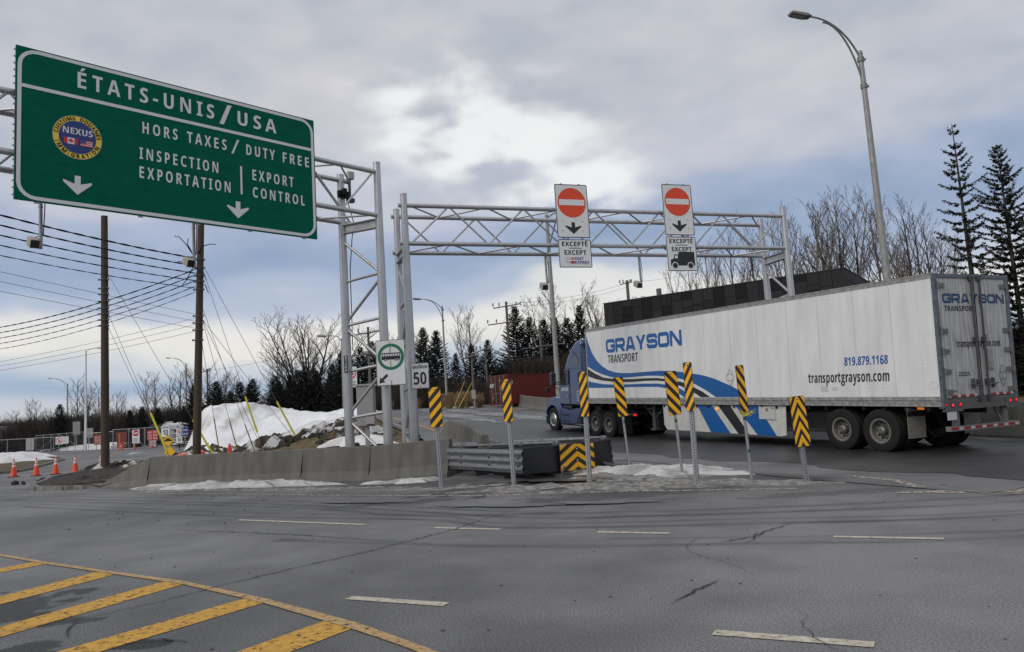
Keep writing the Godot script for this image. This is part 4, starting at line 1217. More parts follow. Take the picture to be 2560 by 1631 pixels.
func post_signs() -> void:
	var I := Transform3D()
	var o := thing("bus_sign", "white sign with a bus in a green ring on the left gantry leg", "road sign", Vector3(-3.86, 2.56, -21.2))
	plate(o, 0, 0, 0.82, 1.28, 0.04, 0.016)
	var g := G.new()
	g.ring(Transform3D(Basis(), Vector3(0.42, 0.80, 0)), 0.285, 0.37, 48, 0.004, 1.0)
	part("ring", g, mat(0.005, 0.16, 0.10, 0.45), o)
	g = G.new()
	g.poly(P2([0.155, 0.74, 0.165, 0.82, 0.685, 0.82, 0.685, 0.72, 0.155, 0.72]), I, 0.0045)
	g.poly(rect(0.165, 0.885, 0.685, 0.91), I, 0.005)
	for i in 8: g.poly(rect(0.17 + i * 0.07, 0.80, 0.19 + i * 0.07, 0.89), I, 0.004)
	for x in [0.27, 0.56, 0.62]: g.ring(Transform3D(Basis(), Vector3(x, 0.72, 0)), 0.0, 0.036, 16, 0.006)
	part("bus_symbol", g, sign_black, o)
	g = G.new()
	for x in [0.27, 0.56, 0.62]: g.ring(Transform3D(Basis(), Vector3(x, 0.72, 0)), 0.0, 0.016, 12, 0.009)
	part("wheel_symbol", g, sign_white, o)
	g = G.new()
	g.poly(P2([0.07, 0.07, 0.24, 0.10, 0.19, 0.15, 0.33, 0.27, 0.28, 0.33, 0.145, 0.20, 0.10, 0.24]), I, 0.004)
	part("arrow", g, sign_black, o)
	bolts(o, [0.40, 0.13, 0.40, 0.50, 0.40, 1.20])
	g = G.new(); g.bx(0.38, 0.43, 0.05, 1.24, -0.06, -0.012); part("bracket", g, galv, o)
	for s in [[0.5, 0.70], [0.92, 1.08], [0.02, 0.11]]:
		g = G.new(); g.poly(rect(0.385, s[0], 0.425, s[1]), I, 0.0065)
		part("stain", g, mat(0.42, 0.40, 0.28, 0.7), o)
	o = thing("speed_sign", "white MAXIMUM 50 sign on the right gantry leg", "road sign", Vector3(-3.09, 2.48, -22.62))
	plate(o, 0, 0, 0.53, 0.76, 0.03, 0.014)
	g = G.new()
	letters(g, "MAXIMUM", I, 0.05, 0.60, 0.48, 0.69, true, 0.003, 0.0, "")
	letters(g, "50", I, 0.07, 0.12, 0.45, 0.49, true, 0.003)
	part("lettering", g, sign_black, o)
	bolts(o, [0.265, 0.06, 0.265, 0.71])
	g = G.new(); g.bx(0.24, 0.29, 0.05, 0.72, -0.05, -0.012); part("bracket", g, galv, o)

# ------------------------------------------------------------------ striped markers
func stripes(o: Node3D, w: float, h: float, up: float, chevron: bool) -> void: # yellow bands on a black plate; up = rise of the bands to the right
	var box := rrect(0.006, 0.006, w - 0.006, h - 0.006, 0.025, 3)
	var pitch := 0.246 if not chevron else 0.235
	var n := 6
	for i in n:
		var y := -0.30 + i * pitch + (0.03 if chevron else 0.0)
		var polys := []
		if not chevron:
			var r := w * up
			polys.append(P2([0, y - r * 0.5 + 0.12, w, y + r * 0.5 + 0.12, w, y + r * 0.5 + 0.12 + pitch * 0.5, 0, y - r * 0.5 + 0.12 + pitch * 0.5]))
		else:
			polys.append(P2([0, y - 0.16, w * 0.5, y + 0.13, w, y - 0.16, w, y - 0.16 + pitch * 0.55, w * 0.5, y + 0.13 + pitch * 0.55, 0, y - 0.16 + pitch * 0.55]))
		for p in polys:
			for q in Geometry2D.intersect_polygons(p, box):
				if q.size() < 3: continue
				var g := G.new()
				g.poly(q, Transform3D(), 0.004)
				part("stripe", g, sign_yellow, o)

func marker(label: String, at: Vector3, top: float, w: float, up: float, chevron: bool, pipe: bool, lean: Vector3, turn: float) -> void:
	var o := thing("object_marker", label, "hazard marker", at, yaw(turn), "yellow and black striped markers at the gore")
	var hgt := 0.9
	var y0 := top - hgt
	var tilt := Basis(Vector3(0, 0, 1), lean.z) * Basis(Vector3(1, 0, 0), lean.x)
	var post := G.new()
	if pipe:
		post.tube(Vector3(0, -0.2, 0), tilt * Vector3(0, top - 0.1, 0), 0.028, 0.028, 12)
		part("post", post, galv, o)
		var b := G.new()
		for y in ([y0 - 0.11, 0.55] if lean.y > 0.0 else [y0 - 0.12]):
			b.tube(tilt * Vector3(0, y - 0.035, 0), tilt * Vector3(0, y + 0.035, 0), 0.031, 0.031, 12)
		part("tape_band", b, mat(0.01, 0.09, 0.06, 0.5), o)
	else: # channel post punched with holes
		post.bx(-0.031, 0.031, -0.25, top - 0.06, -0.004, 0.0)
		post.bx(-0.031, -0.027, -0.25, top - 0.06, -0.034, -0.004); post.bx(0.027, 0.031, -0.25, top - 0.06, -0.034, -0.004)
		post.bx(-0.05, -0.031, -0.25, top - 0.06, -0.038, -0.034); post.bx(0.031, 0.05, -0.25, top - 0.06, -0.038, -0.034)
		for v in post.v.size(): post.v[v] = tilt * post.v[v]
		for v in post.n.size(): post.n[v] = tilt * post.n[v]
		part("post", post, galv, o)
		var hl := G.new()
		var y := 0.06
		while y < y0 - 0.02:
			hl.ring(Transform3D(tilt, tilt * Vector3(0, y, 0)), 0.0, 0.012, 8, 0.002)
			y += 0.05
		part("post_hole", hl, black_m, o)
	var panel := Node3D.new()
	panel.name = "panel"
	o.add_child(panel, true)
	panel.transform = Transform3D(tilt, tilt * Vector3(-w * 0.5, y0, 0.035))
	plate(panel, 0, 0, w, hgt, 0.03, 0.0, sign_black)
	stripes(panel, w, hgt, up, chevron)
	bolts(panel, [w * 0.5, 0.06, w * 0.5, hgt - 0.06])

func build_markers() -> void:
	# at: foot, top of panel above the foot
	marker("leftmost striped marker, beside the end of the concrete barrier", gp(-1.79, -17.15), 2.26, 0.28, 1.05, false, false, Vector3(0, 0, 0.02), 0.0)
	marker("striped marker on a punched post in front of the crash cushion's rail", gp(-0.17, -16.1), 2.24, 0.20, 1.6, false, false, Vector3(0, 0, 0.012), -12.0)
	marker("striped marker on a punched post in front of the cushion's chevron", gp(1.33, -15.2), 2.23, 0.17, 1.9, false, false, Vector3(0, 0, -0.012), -16.0)
	marker("tallest striped marker on a punched post, before the black swoosh", gp(3.17, -14.05), 2.26, 0.16, 1.9, false, false, Vector3(0, 0, -0.01), -20.0)
	marker("chevron marker with upward arrows, nearest the trailer's rear wheels", gp(5.07, -13.75), 1.53, 0.295, 0, true, false, Vector3(0, 0, 0.045), 8.0)
	marker("left leaning marker on a grey pipe left of the trailer skirt", gp(2.48, -17.5), 2.08, 0.23, -1.35, false, true, Vector3(0, 0, 0.065), 4.0)
	marker("broad marker on a grey pipe in front of the skirt's left end", gp(3.29, -15.75), 2.13, 0.265, -1.25, false, true, Vector3(0, 0, 0.045), 4.0)
	marker("marker on a grey pipe with yellow cord tied under its plate", gp(4.33, -14.55), 2.17, 0.17, -1.75, false, true, Vector3(0, 1, 0.03), 14.0)
	# yellow cord knotted round the last one
	var t := thing("yellow_cord", "yellow cord knotted under the plate of a striped marker", "cord", gp(4.33, -14.55, 1.22))
	var g := G.new()
	for k in 3:
		var pts := PackedVector3Array()
		for i in 17:
			var a := TAU * i / 16.0
			pts.append(Vector3(cos(a) * (0.1 + 0.012 * k) + 0.0, 0.025 * k + 0.02 * sin(a * 2.0 + k), sin(a) * 0.06 + 0.01))
		g.path(pts, 0.008, 0.008, 5)
	g.path(PackedVector3Array([Vector3(0.1, 0.02, 0.04), Vector3(0.15, 0.04, 0.05), Vector3(0.17, 0.09, 0.05), Vector3(0.14, 0.1, 0.05)]), 0.007, 0.007, 5)
	g.path(PackedVector3Array([Vector3(-0.1, 0.02, 0.04), Vector3(-0.13, 0.07, 0.06), Vector3(-0.11, 0.12, 0.06)]), 0.007, 0.007, 5)
	part("loop", g, mat(0.62, 0.55, 0.03, 0.6), t)

# ------------------------------------------------------------------ crash cushion
func thrie(g: G, a: Vector3, b: Vector3, hgt: float, out: Vector3) -> void: # three-wave rail between two points (bottom edge)
	var prof := []
	for i in 25:
		var f := i / 24.0
		prof.append([f * hgt, 0.042 * (0.5 - 0.5 * cos(f * TAU * 3.0))])
	for i in 24:
		var p = prof[i]; var q = prof[i + 1]
		var n := 4
		for k in n:
			var u := a.lerp(b, float(k) / n); var w := a.lerp(b, float(k + 1) / n)
			g.quad(u + Vector3.UP * p[0] + out * p[1], w + Vector3.UP * p[0] + out * p[1], w + Vector3.UP * q[0] + out * q[1], u + Vector3.UP * q[0] + out * q[1])

func crash_cushion() -> void:
	var A := Vector3(-2.15, 0.30, -20.0); var N := Vector3(0.10, 0.29, -16.45)
	var B2 := Vector3(0.25, 0.30, -22.6); var N2 := Vector3(2.13, 0.27, -18.0)
	var o := thing("crash_cushion", "dented crash cushion with galvanised rails and a black nose at the gore", "crash cushion", Vector3(0, 0, -19))
	var off := -o.position
	var d := (N - A).normalized(); var out := Vector3(-d.z, 0, d.x) * -1.0
	out = Vector3(d.z, 0, -d.x)
	if out.dot(Vector3(0, 0, 1)) < 0.0: out = -out
	var rail_m := nmat(0.33, 0.34, 0.36, 0.45, 0.55, "grime", Vector3(0.9, 0.9, 0.9))
	for i in 3: # overlapping rail panels of the near side
		var a := A.lerp(N, i / 3.0) + out * (0.02 * i); var b := A.lerp(N, (i + 1.12) / 3.0 if i < 2 else 1.0) + out * (0.02 * i + 0.004)
		var g := G.new()
		thrie(g, a + off, b + off, 0.5, out)
		var r := part("rail", g, rail_m, o)
		g = G.new()
		for y in [0.168, 0.333]:
			var p: Vector3 = a.lerp(b, 0.86) + Vector3.UP * float(y) + off
			g.lathe(Transform3D(Basis(Vector3.UP.cross(out).normalized(), out, Vector3.UP.cross(out).cross(out)), p + out * 0.01), [Vector2(0.05, 0), Vector2(0.05, 0.015), Vector2(0.022, 0.02), Vector2(0.022, 0.045), Vector2(0, 0.05)], 8)
			var s0: Vector3 = a.lerp(b, 0.2) + Vector3.UP * float(y) + off; var s1: Vector3 = a.lerp(b, 0.78) + Vector3.UP * float(y) + off
			g.quad(s0 + out * 0.006 - Vector3.UP * 0.012, s1 + out * 0.006 - Vector3.UP * 0.012, s1 + out * 0.006 + Vector3.UP * 0.012, s0 + out * 0.006 + Vector3.UP * 0.012)
		part("bolt", g, mat(0.14, 0.14, 0.15, 0.5, 0.4), r)
	for i in 3: # far side, seen along its top edges
		var g := G.new()
		var a := B2.lerp(N2, i / 3.0); var b := B2.lerp(N2, (i + 1.1) / 3.0 if i < 2 else 1.0)
		thrie(g, a + off, b + off, 0.5, -out)
		part("rail", g, rail_m, o)
	# long top tubes with brackets
	for l in [[Vector3(-0.6, 0.83, -20.9), Vector3(2.06, 0.88, -18.1)], [Vector3(-1.9, 0.80, -21.6), Vector3(1.72, 0.86, -18.4)], [Vector3(-1.75, 0.81, -20.2), Vector3(0.9, 0.85, -17.6)], [Vector3(-1.9, 0.80, -22.4), Vector3(1.2, 0.84, -19.4)]]:
		var g := G.new()
		g.tube(l[0] + off, l[1] + off, 0.034, 0.034, 10)
		for k in 4: g.box(Transform3D(Basis(), l[0].lerp(l[1], 0.1 + k * 0.29) + off + Vector3(0, 0.005, 0)), Vector3(0.11, 0.085, 0.11))
		part("top_tube", g, rail_m, o)
	# cross frames with legs and skids
	for f in [0.05, 0.38, 0.7, 0.93]:
		var p := A.lerp(N, f); var q := B2.lerp(N2, f)
		var g := G.new()
		g.tube(p + off + Vector3.UP * 0.1, q + off + Vector3.UP * 0.1, 0.045, 0.045, 6)
		g.tube(p + off + Vector3.UP * 0.42, q + off + Vector3.UP * 0.42, 0.045, 0.045, 6)
		for k in [0.12, 0.88]:
			var m := p.lerp(q, k)
			g.tube(Vector3(m.x + 0.06, H(m.x, m.z) + 0.02, m.z) + off, m + off + Vector3.UP * 0.45, 0.05, 0.05, 4)
			g.box(Transform3D(Basis(), Vector3(m.x + 0.08, H(m.x, m.z) + 0.03, m.z + 0.05) + off), Vector3(0.3, 0.05, 0.16))
		part("frame", g, mat(0.03, 0.03, 0.032, 0.6, 0.3), o)
	# black boxes added to darken the shaded gap between the rails, over a track
	for i in 4:
		var p := A.lerp(N, 0.12 + 0.24 * i).lerp(B2.lerp(N2, 0.12 + 0.24 * i), 0.5)
		var cb := Basis((N2 - N).normalized(), Vector3.UP, (N2 - N).normalized().cross(Vector3.UP))
		var cg := G.new(); cg.box(Transform3D(cb, Vector3(p.x, 0.38 + 0.05, p.z) + off), Vector3(1.9, 0.56, 0.74))
		part("dark_infill", cg, mat(0.016, 0.016, 0.017, 0.7), o)
	for k in [0.3, 0.7]:
		var tg := G.new(); var p0 := A.lerp(B2, k); var p1 := N.lerp(N2, k)
		tg.tube(Vector3(p0.x, 0.09 + H(p0.x, p0.z), p0.z) + off, Vector3(p1.x, 0.09 + H(p1.x, p1.z), p1.z) + off, 0.07, 0.07, 4)
		part("track", tg, mat(0.04, 0.038, 0.036, 0.7, 0.2), o)
	# nose: bent black sheet with wavy ends
	var g := G.new()
	var nd := (N2 - N).normalized(); var no := Vector3(-nd.z, 0, nd.x)
	if no.z < 0.0: no = -no
	var cols := 28; var rows := 16
	var grid := []
	for i in rows + 1:
		var row := []
		var v := float(i) / rows
		for j in cols + 1:
			var u := float(j) / cols
			var wave := 0.035 * cos(v * TAU * 3.0)
			var base := N.lerp(N2, u) + Vector3.UP * lerpf(-0.02, lerpf(0.53, 0.55, u), v)
			base += no * (0.12 * sin(u * PI) + 0.03 * sin(u * 9.0 + v * 2.0))
			if j == 0: base += -nd * (0.06 + wave)
			if j == cols: base += nd * (0.04 + wave)
			row.append(base + off)
		grid.append(row)
	grid_mesh_any(g, grid)
	part("nose", g, nmat(0.013, 0.013, 0.014, 0.55, 0.0, "soft", Vector3(1, 1, 1)), o)
	# chevron plate on the nose
	var at := N.lerp(N2, 0.33) + no * 0.165 + Vector3.UP * -0.02
	var cw := 1.02
	var xf := Transform3D(Basis(nd, Vector3.UP, no), at + off)
	g = G.new()
	g.prism(P2([0, -0.02, cw, 0.0, cw, 0.55, 0, 0.57]), xf, -0.02, 0.0)
	var pl := part("chevron_plate", g, sign_black, o)
	for i in 5:
		var y := -0.46 + i * 0.222
		var band := P2([0, y, cw * 0.5, y + 0.30, cw, y, cw, y + 0.115, cw * 0.5, y + 0.415, 0, y + 0.115])
		for q in Geometry2D.intersect_polygons(band, P2([0.005, -0.015, cw - 0.005, 0.005, cw - 0.005, 0.545, 0.005, 0.565])):
			if q.size() > 2:
				g = G.new(); g.poly(q, xf, 0.003)
				part("stripe", g, sign_yellow, pl)
	g = G.new()
	for p in [[0.03, 0.53], [0.5, 0.45], [0.5, 0.2], [0.97, 0.5], [0.13, 0.1], [0.9, 0.15], [0.86, 0.54]]:
		g.lathe(Transform3D(xf.basis * Basis(Vector3.RIGHT, PI / 2), xf * Vector3(p[0], p[1], 0.002)), [Vector2(0.018, 0), Vector2(0.016, 0.008), Vector2(0, 0.01)], 8)
	part("bolt", g, mat(0.6, 0.6, 0.58, 0.5), pl)
	# broken bracket and skids lying under the nose
	g = G.new()
	g.tube(Vector3(0.3, 0.06, -16.9) + off, Vector3(0.75, 0.07, -16.4) + off, 0.05, 0.05, 6)
	g.tube(Vector3(0.7, 0.05, -16.6) + off, Vector3(0.95, 0.05, -16.5) + off, 0.03, 0.03, 6)
	g.tube(Vector3(0.82, 0.05, -16.6) + off, Vector3(0.95, 0.36, -16.75) + off, 0.025, 0.025, 6)
	g.tube(Vector3(2.0, 0.30, -17.5) + off, Vector3(2.7, 0.14, -17.0) + off, 0.035, 0.035, 6)
	g.tube(Vector3(1.9, 0.32, -17.7) + off, Vector3(2.4, 0.12, -17.3) + off, 0.05, 0.05, 4)
	part("broken_bracket", g, mat(0.06, 0.06, 0.065, 0.5, 0.4), o)

func grid_mesh_any(g: G, grid: Array) -> void: # a free sheet, smooth, any orientation
	var rows := grid.size() - 1; var cols: int = grid[0].size() - 1
	for i in rows:
		for j in cols:
			g.quad(grid[i][j], grid[i][j + 1], grid[i + 1][j + 1], grid[i + 1][j])

# ------------------------------------------------------------------ wheels
func wheel(parent: Node3D, at: Vector3, r: float, wdt: float, out: float, rim_m: Material, deep: bool) -> void: # axle along x; out = -1 left, +1 right
	var xf := Transform3D(Basis(Vector3(0, 0, 1), -out * PI / 2), at)
	var g := G.new()
	var q := r * 0.57
	g.lathe(xf, [Vector2(q, -wdt * 0.5), Vector2(r * 0.9, -wdt * 0.5), Vector2(r * 0.97, -wdt * 0.44), Vector2(r, -wdt * 0.36), Vector2(r, -wdt * 0.13), Vector2(r * 0.985, -wdt * 0.12), Vector2(r * 0.985, -wdt * 0.09), Vector2(r, -wdt * 0.08), Vector2(r, wdt * 0.08), Vector2(r * 0.985, wdt * 0.09), Vector2(r * 0.985, wdt * 0.12), Vector2(r, wdt * 0.13), Vector2(r, wdt * 0.36), Vector2(r * 0.97, wdt * 0.44), Vector2(r * 0.88, wdt * 0.5), Vector2(r * 0.7, wdt * 0.53), Vector2(q, wdt * 0.47)], 36)
	var w := part("wheel", g, rubber, parent)
	g = G.new()
	if deep:
		g.lathe(xf, [Vector2(q, -wdt * 0.4), Vector2(q * 0.9, -wdt * 0.36), Vector2(q * 0.88, wdt * 0.34), Vector2(q * 1.02, wdt * 0.48)], 32)
		g.lathe(xf, [Vector2(q * 1.02, wdt * 0.48), Vector2(q * 0.86, wdt * 0.44), Vector2(q * 0.82, -wdt * 0.02), Vector2(q * 0.45, -wdt * 0.1), Vector2(0.0, -wdt * 0.1)], 32)
	else:
		g.lathe(xf, [Vector2(q * 1.02, wdt * 0.48), Vector2(q * 0.84, wdt * 0.40), Vector2(q * 0.72, wdt * 0.5), Vector2(q * 0.4, wdt * 0.62), Vector2(0.0, wdt * 0.62)], 32)
	part("rim", g, rim_m, w)
	g = G.new()
	var z0 := -wdt * 0.1 if deep else wdt * 0.6
	g.lathe(xf, [Vector2(q * 0.36, z0), Vector2(q * 0.34, z0 + wdt * (0.45 if deep else 0.18)), Vector2(q * 0.2, z0 + wdt * (0.55 if deep else 0.24)), Vector2(0, z0 + wdt * (0.56 if deep else 0.25))], 18)
	for i in 10:
		var a := TAU * i / 10
		var p := xf * Vector3(cos(a) * q * 0.52, z0 - wdt * (0.0 if deep else 0.06), sin(a) * q * 0.52)
		g.lathe(Transform3D(xf.basis, p), [Vector2(0.017, 0), Vector2(0.015, 0.035), Vector2(0, 0.04)], 6)
	part("hub", g, mat(0.16, 0.155, 0.15, 0.5, 0.5), w)
	g = G.new()
	for i in 10:
		var a := TAU * (i + 0.5) / 10
		var p := xf * Vector3(cos(a) * q * 0.66, z0 + 0.003 + (wdt * 0.045 if deep else -wdt * 0.06), sin(a) * q * 0.66)
		g.lathe(Transform3D(xf.basis, p), [Vector2(0.028, -0.012), Vector2(0.026, 0.004), Vector2(0, 0.005)], 10)
	part("hand_hole", g, black_m, w)

# ------------------------------------------------------------------ wide block capitals made of strokes
func wide_letter(g: G, ch: String, xf: Transform3D, x: float, w: float, h: float, z: float) -> void:
	var t := h * 0.255; var a := t * 0.5; var r := h * 0.17
	var box := rect(x, 0, x + w, h)
	var lines := []
	var corner := func(px: float, py: float, sx: float, sy: float, from_h: bool) -> Array: # rounded corner, list of points
		var o := []
		for i in 5:
			var k := i / 4.0 * PI / 2
			var c := Vector2(px - sx * r, py - sy * r)
			var v := Vector2(sin(k), cos(k)) if from_h else Vector2(cos(k), sin(k))
			o.append(c + Vector2(v.x * sx * r, v.y * sy * r))
		return o
	var l := x + a; var rr := x + w - a; var b := a; var u := h - a; var m := h * 0.5
	match ch:
		"G":
			lines.append([Vector2(rr, h * 0.66)] + corner.call(rr, u, 1, 1, false) + corner.call(l, u, -1, 1, true) + corner.call(l, b, -1, -1, false) + corner.call(rr, b, 1, -1, true) + [Vector2(rr, h * 0.47), Vector2(x + w * 0.52, h * 0.47)])
		"R":
			lines.append([Vector2(l, 0), Vector2(l, h)])
			lines.append([Vector2(l, u)] + corner.call(rr, u, 1, 1, true) + corner.call(rr, h * 0.42, 1, -1, false) + [Vector2(l, h * 0.42)])
			lines.append([Vector2(x + w * 0.5, h * 0.42), Vector2(rr + 0.02 * h, 0)])
		"A":
			lines.append([Vector2(x + a * 0.9, -0.1 * h), Vector2(x + w * 0.43, h * 1.02)]); lines.append([Vector2(x + w - a * 0.9, -0.1 * h), Vector2(x + w * 0.57, h * 1.02)])
			lines.append([Vector2(x + w * 0.2, h * 0.26), Vector2(x + w * 0.8, h * 0.26)])
		"Y":
			lines.append([Vector2(x + a * 0.8, h * 1.1), Vector2(x + w * 0.5, h * 0.38)]); lines.append([Vector2(x + w - a * 0.8, h * 1.1), Vector2(x + w * 0.5, h * 0.38)])
			lines.append([Vector2(x + w * 0.5, h * 0.48), Vector2(x + w * 0.5, 0)])
		"S":
			lines.append([Vector2(rr, h * 0.66)] + corner.call(rr, u, 1, 1, false) + corner.call(l, u, -1, 1, true) + corner.call(l, m, -1, -1, false) + corner.call(rr, m, 1, 1, true) + corner.call(rr, b, 1, -1, false) + corner.call(l, b, -1, -1, true) + [Vector2(l, h * 0.34)])
		"O":
			lines.append([Vector2(x + w * 0.5, u)] + corner.call(l, u, -1, 1, true) + corner.call(l, b, -1, -1, false) + [Vector2(x + w * 0.5, b)])
			lines.append([Vector2(x + w * 0.5, u)] + corner.call(rr, u, 1, 1, true) + corner.call(rr, b, 1, -1, false) + [Vector2(x + w * 0.5, b)])
		"N":
			lines.append([Vector2(l, 0), Vector2(l, h)]); lines.append([Vector2(rr, 0), Vector2(rr, h)]); lines.append([Vector2(l - a * 0.1, h * 1.02), Vector2(rr + a * 0.1, -0.02 * h)])
	var k := 0
	for ln in lines:
		for p in Geometry2D.offset_polyline(PackedVector2Array(ln), t * 0.5, Geometry2D.JOIN_MITER, Geometry2D.END_BUTT):
			for q in Geometry2D.intersect_polygons(p, box):
				if q.size() > 2 and not Geometry2D.is_polygon_clockwise(q): g.poly(q, xf, z + 0.0012 * k)
		k += 1

func wide_word(g: G, s: String, xf: Transform3D, x0: float, x1: float, y0: float, h: float, z: float) -> void:
	var gap := h * 0.055
	var w := (x1 - x0 - gap * (s.length() - 1)) / s.length()
	for i in s.length():
		wide_letter(g, s[i], xf * Transform3D(Basis(), Vector3(0, y0, 0)), x0 + i * (w + gap), w, h, z)

# ------------------------------------------------------------------ the semi-trailer
func mirror_s(a: Array) -> PackedVector2Array: # (s, u) pairs to the side's drawing plane
	var r := PackedVector2Array()
	for i in range(0, a.size(), 2): r.append(Vector2(15.2 - a[i], a[i + 1]))
	return r

func clip_to(g: G, poly: PackedVector2Array, box: PackedVector2Array, xf: Transform3D, z: float) -> void:
	for q in Geometry2D.intersect_polygons(poly, box):
		if q.size() > 2: g.poly(q, xf, z)

func tape(parent: Node3D, xf: Transform3D, x0: float, x1: float, y: float, m_red: Material, m_white: Material, n := 3) -> void:
	var red := G.new(); var wht := G.new()
	for i in n:
		var a := lerpf(x0, x1, float(i) / n); var b := lerpf(x0, x1, (i + 1.0) / n); var m := lerpf(a, b, 0.62)
		red = G.new(); red.poly(rect(a, y, m, y + 0.055), xf, 0.003); part("red_tape", red, m_red, parent)
		wht = G.new(); wht.poly(rect(m, y, b, y + 0.055), xf, 0.003); part("white_tape", wht, m_white, parent)

func build_trailer() -> void:
	var basis := Basis.from_euler(Vector3(0.0432, 0.4358, 0.0))
	var o := thing("semi_trailer", "long white box semi-trailer with blue and black swoosh and GRAYSON lettering", "trailer", Vector3(9.293, 1.137, -16.767) - basis.y * 1.10, basis)
	var L := 15.2; var W := 2.61
	var skin := nmat(0.78, 0.785, 0.80, 0.36, 0.0, "faint", Vector3(0.2, 0.05, 0.2))
	var body := nmat(0.62, 0.62, 0.63, 0.5, 0.0, "faint", Vector3(0.5, 0.2, 0.5))
	var rail_m := nmat(0.44, 0.44, 0.43, 0.45, 0.3, "grime", Vector3(0.6, 0.6, 0.6))
	var dark := nmat(0.018, 0.018, 0.018, 0.8, 0.0, "dirt", Vector3(1, 1, 1))
	var blue := nmat(0.003, 0.10, 0.35, 0.35, 0.0, "soft", Vector3(0.8, 0.8, 0.8))
	var blk := nmat(0.014, 0.014, 0.015, 0.4, 0.0, "soft", Vector3(0.8, 0.8, 0.8))
	var red := mat(0.30, 0.016, 0.02, 0.5); var wht := mat(0.46, 0.455, 0.44, 0.5)
	var g := G.new()
	g.bx(0.006, W, 1.14, 4.02, -L, -0.06)
	part("box_body", g, body, o)
	var seams := [0.03, 1.12, 2.16, 3.29, 4.37, 5.54, 6.69, 7.88, 9.04, 10.28, 11.47, 12.72, 13.97, 15.17]
	var sd := Transform3D(Basis(Vector3(0, 0, 1), Vector3(0, 1, 0), Vector3(-1, 0, 0)), Vector3(0, 1.10, -L)) # drawing plane of the left side
	var rivets := G.new()
	for i in seams.size() - 1:
		var s0: float = seams[i] + 0.004; var s1: float = seams[i + 1] - 0.004
		g = G.new()
		g.prism(rect(L - s1, 0.22, L - s0, 2.84), sd, -0.004, 0.004)
		part("side_panel", g, skin, o)
		for c in [0.02, 0.33, 0.36, 0.64, 0.67]:
			for k in 30:
				var p := Vector2(L - lerpf(s0, s1, c), 0.26 + k * 0.087)
				rivets.ring(Transform3D(sd.basis, sd * Vector3(p.x, p.y, 0)), 0.0, 0.0085, 5, 0.0055)
	var rv := part("rivets", rivets, mat(0.40, 0.40, 0.40, 0.5, 0.2), o)
	rv.set_meta("kind", "stuff")
	g = G.new()
	g.prism(rect(0.0, 0.0, L - 0.02, 0.21), sd, -0.02, 0.015); g.prism(rect(0.0, 0.14, L - 0.02, 0.155), sd, 0.015, 0.03); g.prism(rect(0.0, 0.0, L - 0.02, 0.02), sd, 0.015, 0.026)
	part("bottom_rail", g, rail_m, o)
	g = G.new()
	for k in 60:
		var x := 0.12 + k * 0.252
		g.poly(rect(x, 0.045, x + 0.05, 0.10), sd, 0.019)
	var sl := part("rail_slots", g, mat(0.22, 0.22, 0.21, 0.6), o)
	sl.set_meta("kind", "stuff")
	g = G.new(); g.prism(rect(0.0, 2.84, L, 2.955), sd, -0.03, 0.012); g.prism(rect(0, 2.93, L, 2.96), sd, 0.012, 0.022)
	part("top_rail", g, rail_m, o)
	g = G.new(); g.bx(0.0, W, 4.02, 4.05, -L, 0.0)
	part("roof", g, nmat(0.5, 0.5, 0.5, 0.5, 0.1, "dirt", Vector3(0.5, 0.5, 0.5)), o)
	g = G.new(); g.bx(-0.012, 0.06, 1.10, 4.04, -L - 0.03, -L + 0.05)
	part("front_post", g, rail_m, o)
	g = G.new(); g.bx(W - 0.06, W + 0.01, 1.10, 4.04, -L - 0.03, -L + 0.05)
	part("front_post", g, rail_m, o)
	# swoosh
	var clip := rect(0.01, 0.23, L - 0.05, 2.83)
	g = G.new()
	clip_to(g, mirror_s([15.2, 2.82, 15.06, 2.5, 14.76, 1.99, 14.42, 1.66, 14.05, 1.44, 13.64, 1.28, 13.15, 1.175, 12.64, 1.13, 12.0, 1.115, 11.22, 1.13, 10.4, 1.14, 9.67, 1.11, 8.85, 1.03, 8.05, 0.92, 7.5, 0.80, 7.05, 0.655, 6.75, 0.56, 6.5, 0.46, 6.3, 0.34, 6.1, 0.20, 7.42, 0.20, 7.95, 0.45, 8.55, 0.68, 9.1, 0.82, 9.7, 0.915, 10.5, 0.975, 11.2, 0.99, 12.0, 0.965, 12.8, 0.955, 13.4, 1.0, 14.0, 1.11, 14.6, 1.27, 15.2, 1.49]), clip, sd, 0.007)
	clip_to(g, mirror_s([15.2, 0.90, 14.87, 0.84, 14.05, 0.745, 13.2, 0.715, 12.03, 0.71, 11.2, 0.715, 10.5, 0.705, 9.7, 0.63, 9.2, 0.50, 8.75, 0.30, 8.6, 0.20, 9.0, 0.20, 9.3, 0.34, 9.73, 0.485, 10.1, 0.55, 10.5, 0.59, 11.2, 0.60, 12.0, 0.605, 13.4, 0.60, 14.8, 0.61, 15.2, 0.63]), clip, sd, 0.007)
	var sw := part("blue_swoosh", g, blue, o)
	g = G.new()
	clip_to(g, mirror_s([15.2, 1.40, 14.6, 1.17, 14.0, 1.0, 13.2, 0.92, 12.0, 0.895, 11.2, 0.905, 10.5, 0.895, 9.7, 0.82, 9.1, 0.72, 8.5, 0.54, 8.1, 0.40, 7.7, 0.20, 8.15, 0.20, 8.52, 0.37, 9.1, 0.57, 9.7, 0.72, 10.1, 0.775, 10.5, 0.805, 11.2, 0.81, 12.0, 0.79, 13.0, 0.80, 14.03, 0.88, 14.6, 0.96, 15.2, 1.09]), clip, sd, 0.007)
	part("black_swoosh", g, blk, o)
	g = G.new()
	wide_word(g, "GRAYSON", sd, L - 13.70, L - 9.0, 1.93, 0.515, 0.008)
	part("lettering", g, mat(0.003, 0.10, 0.35, 0.4), o)
	g = G.new()
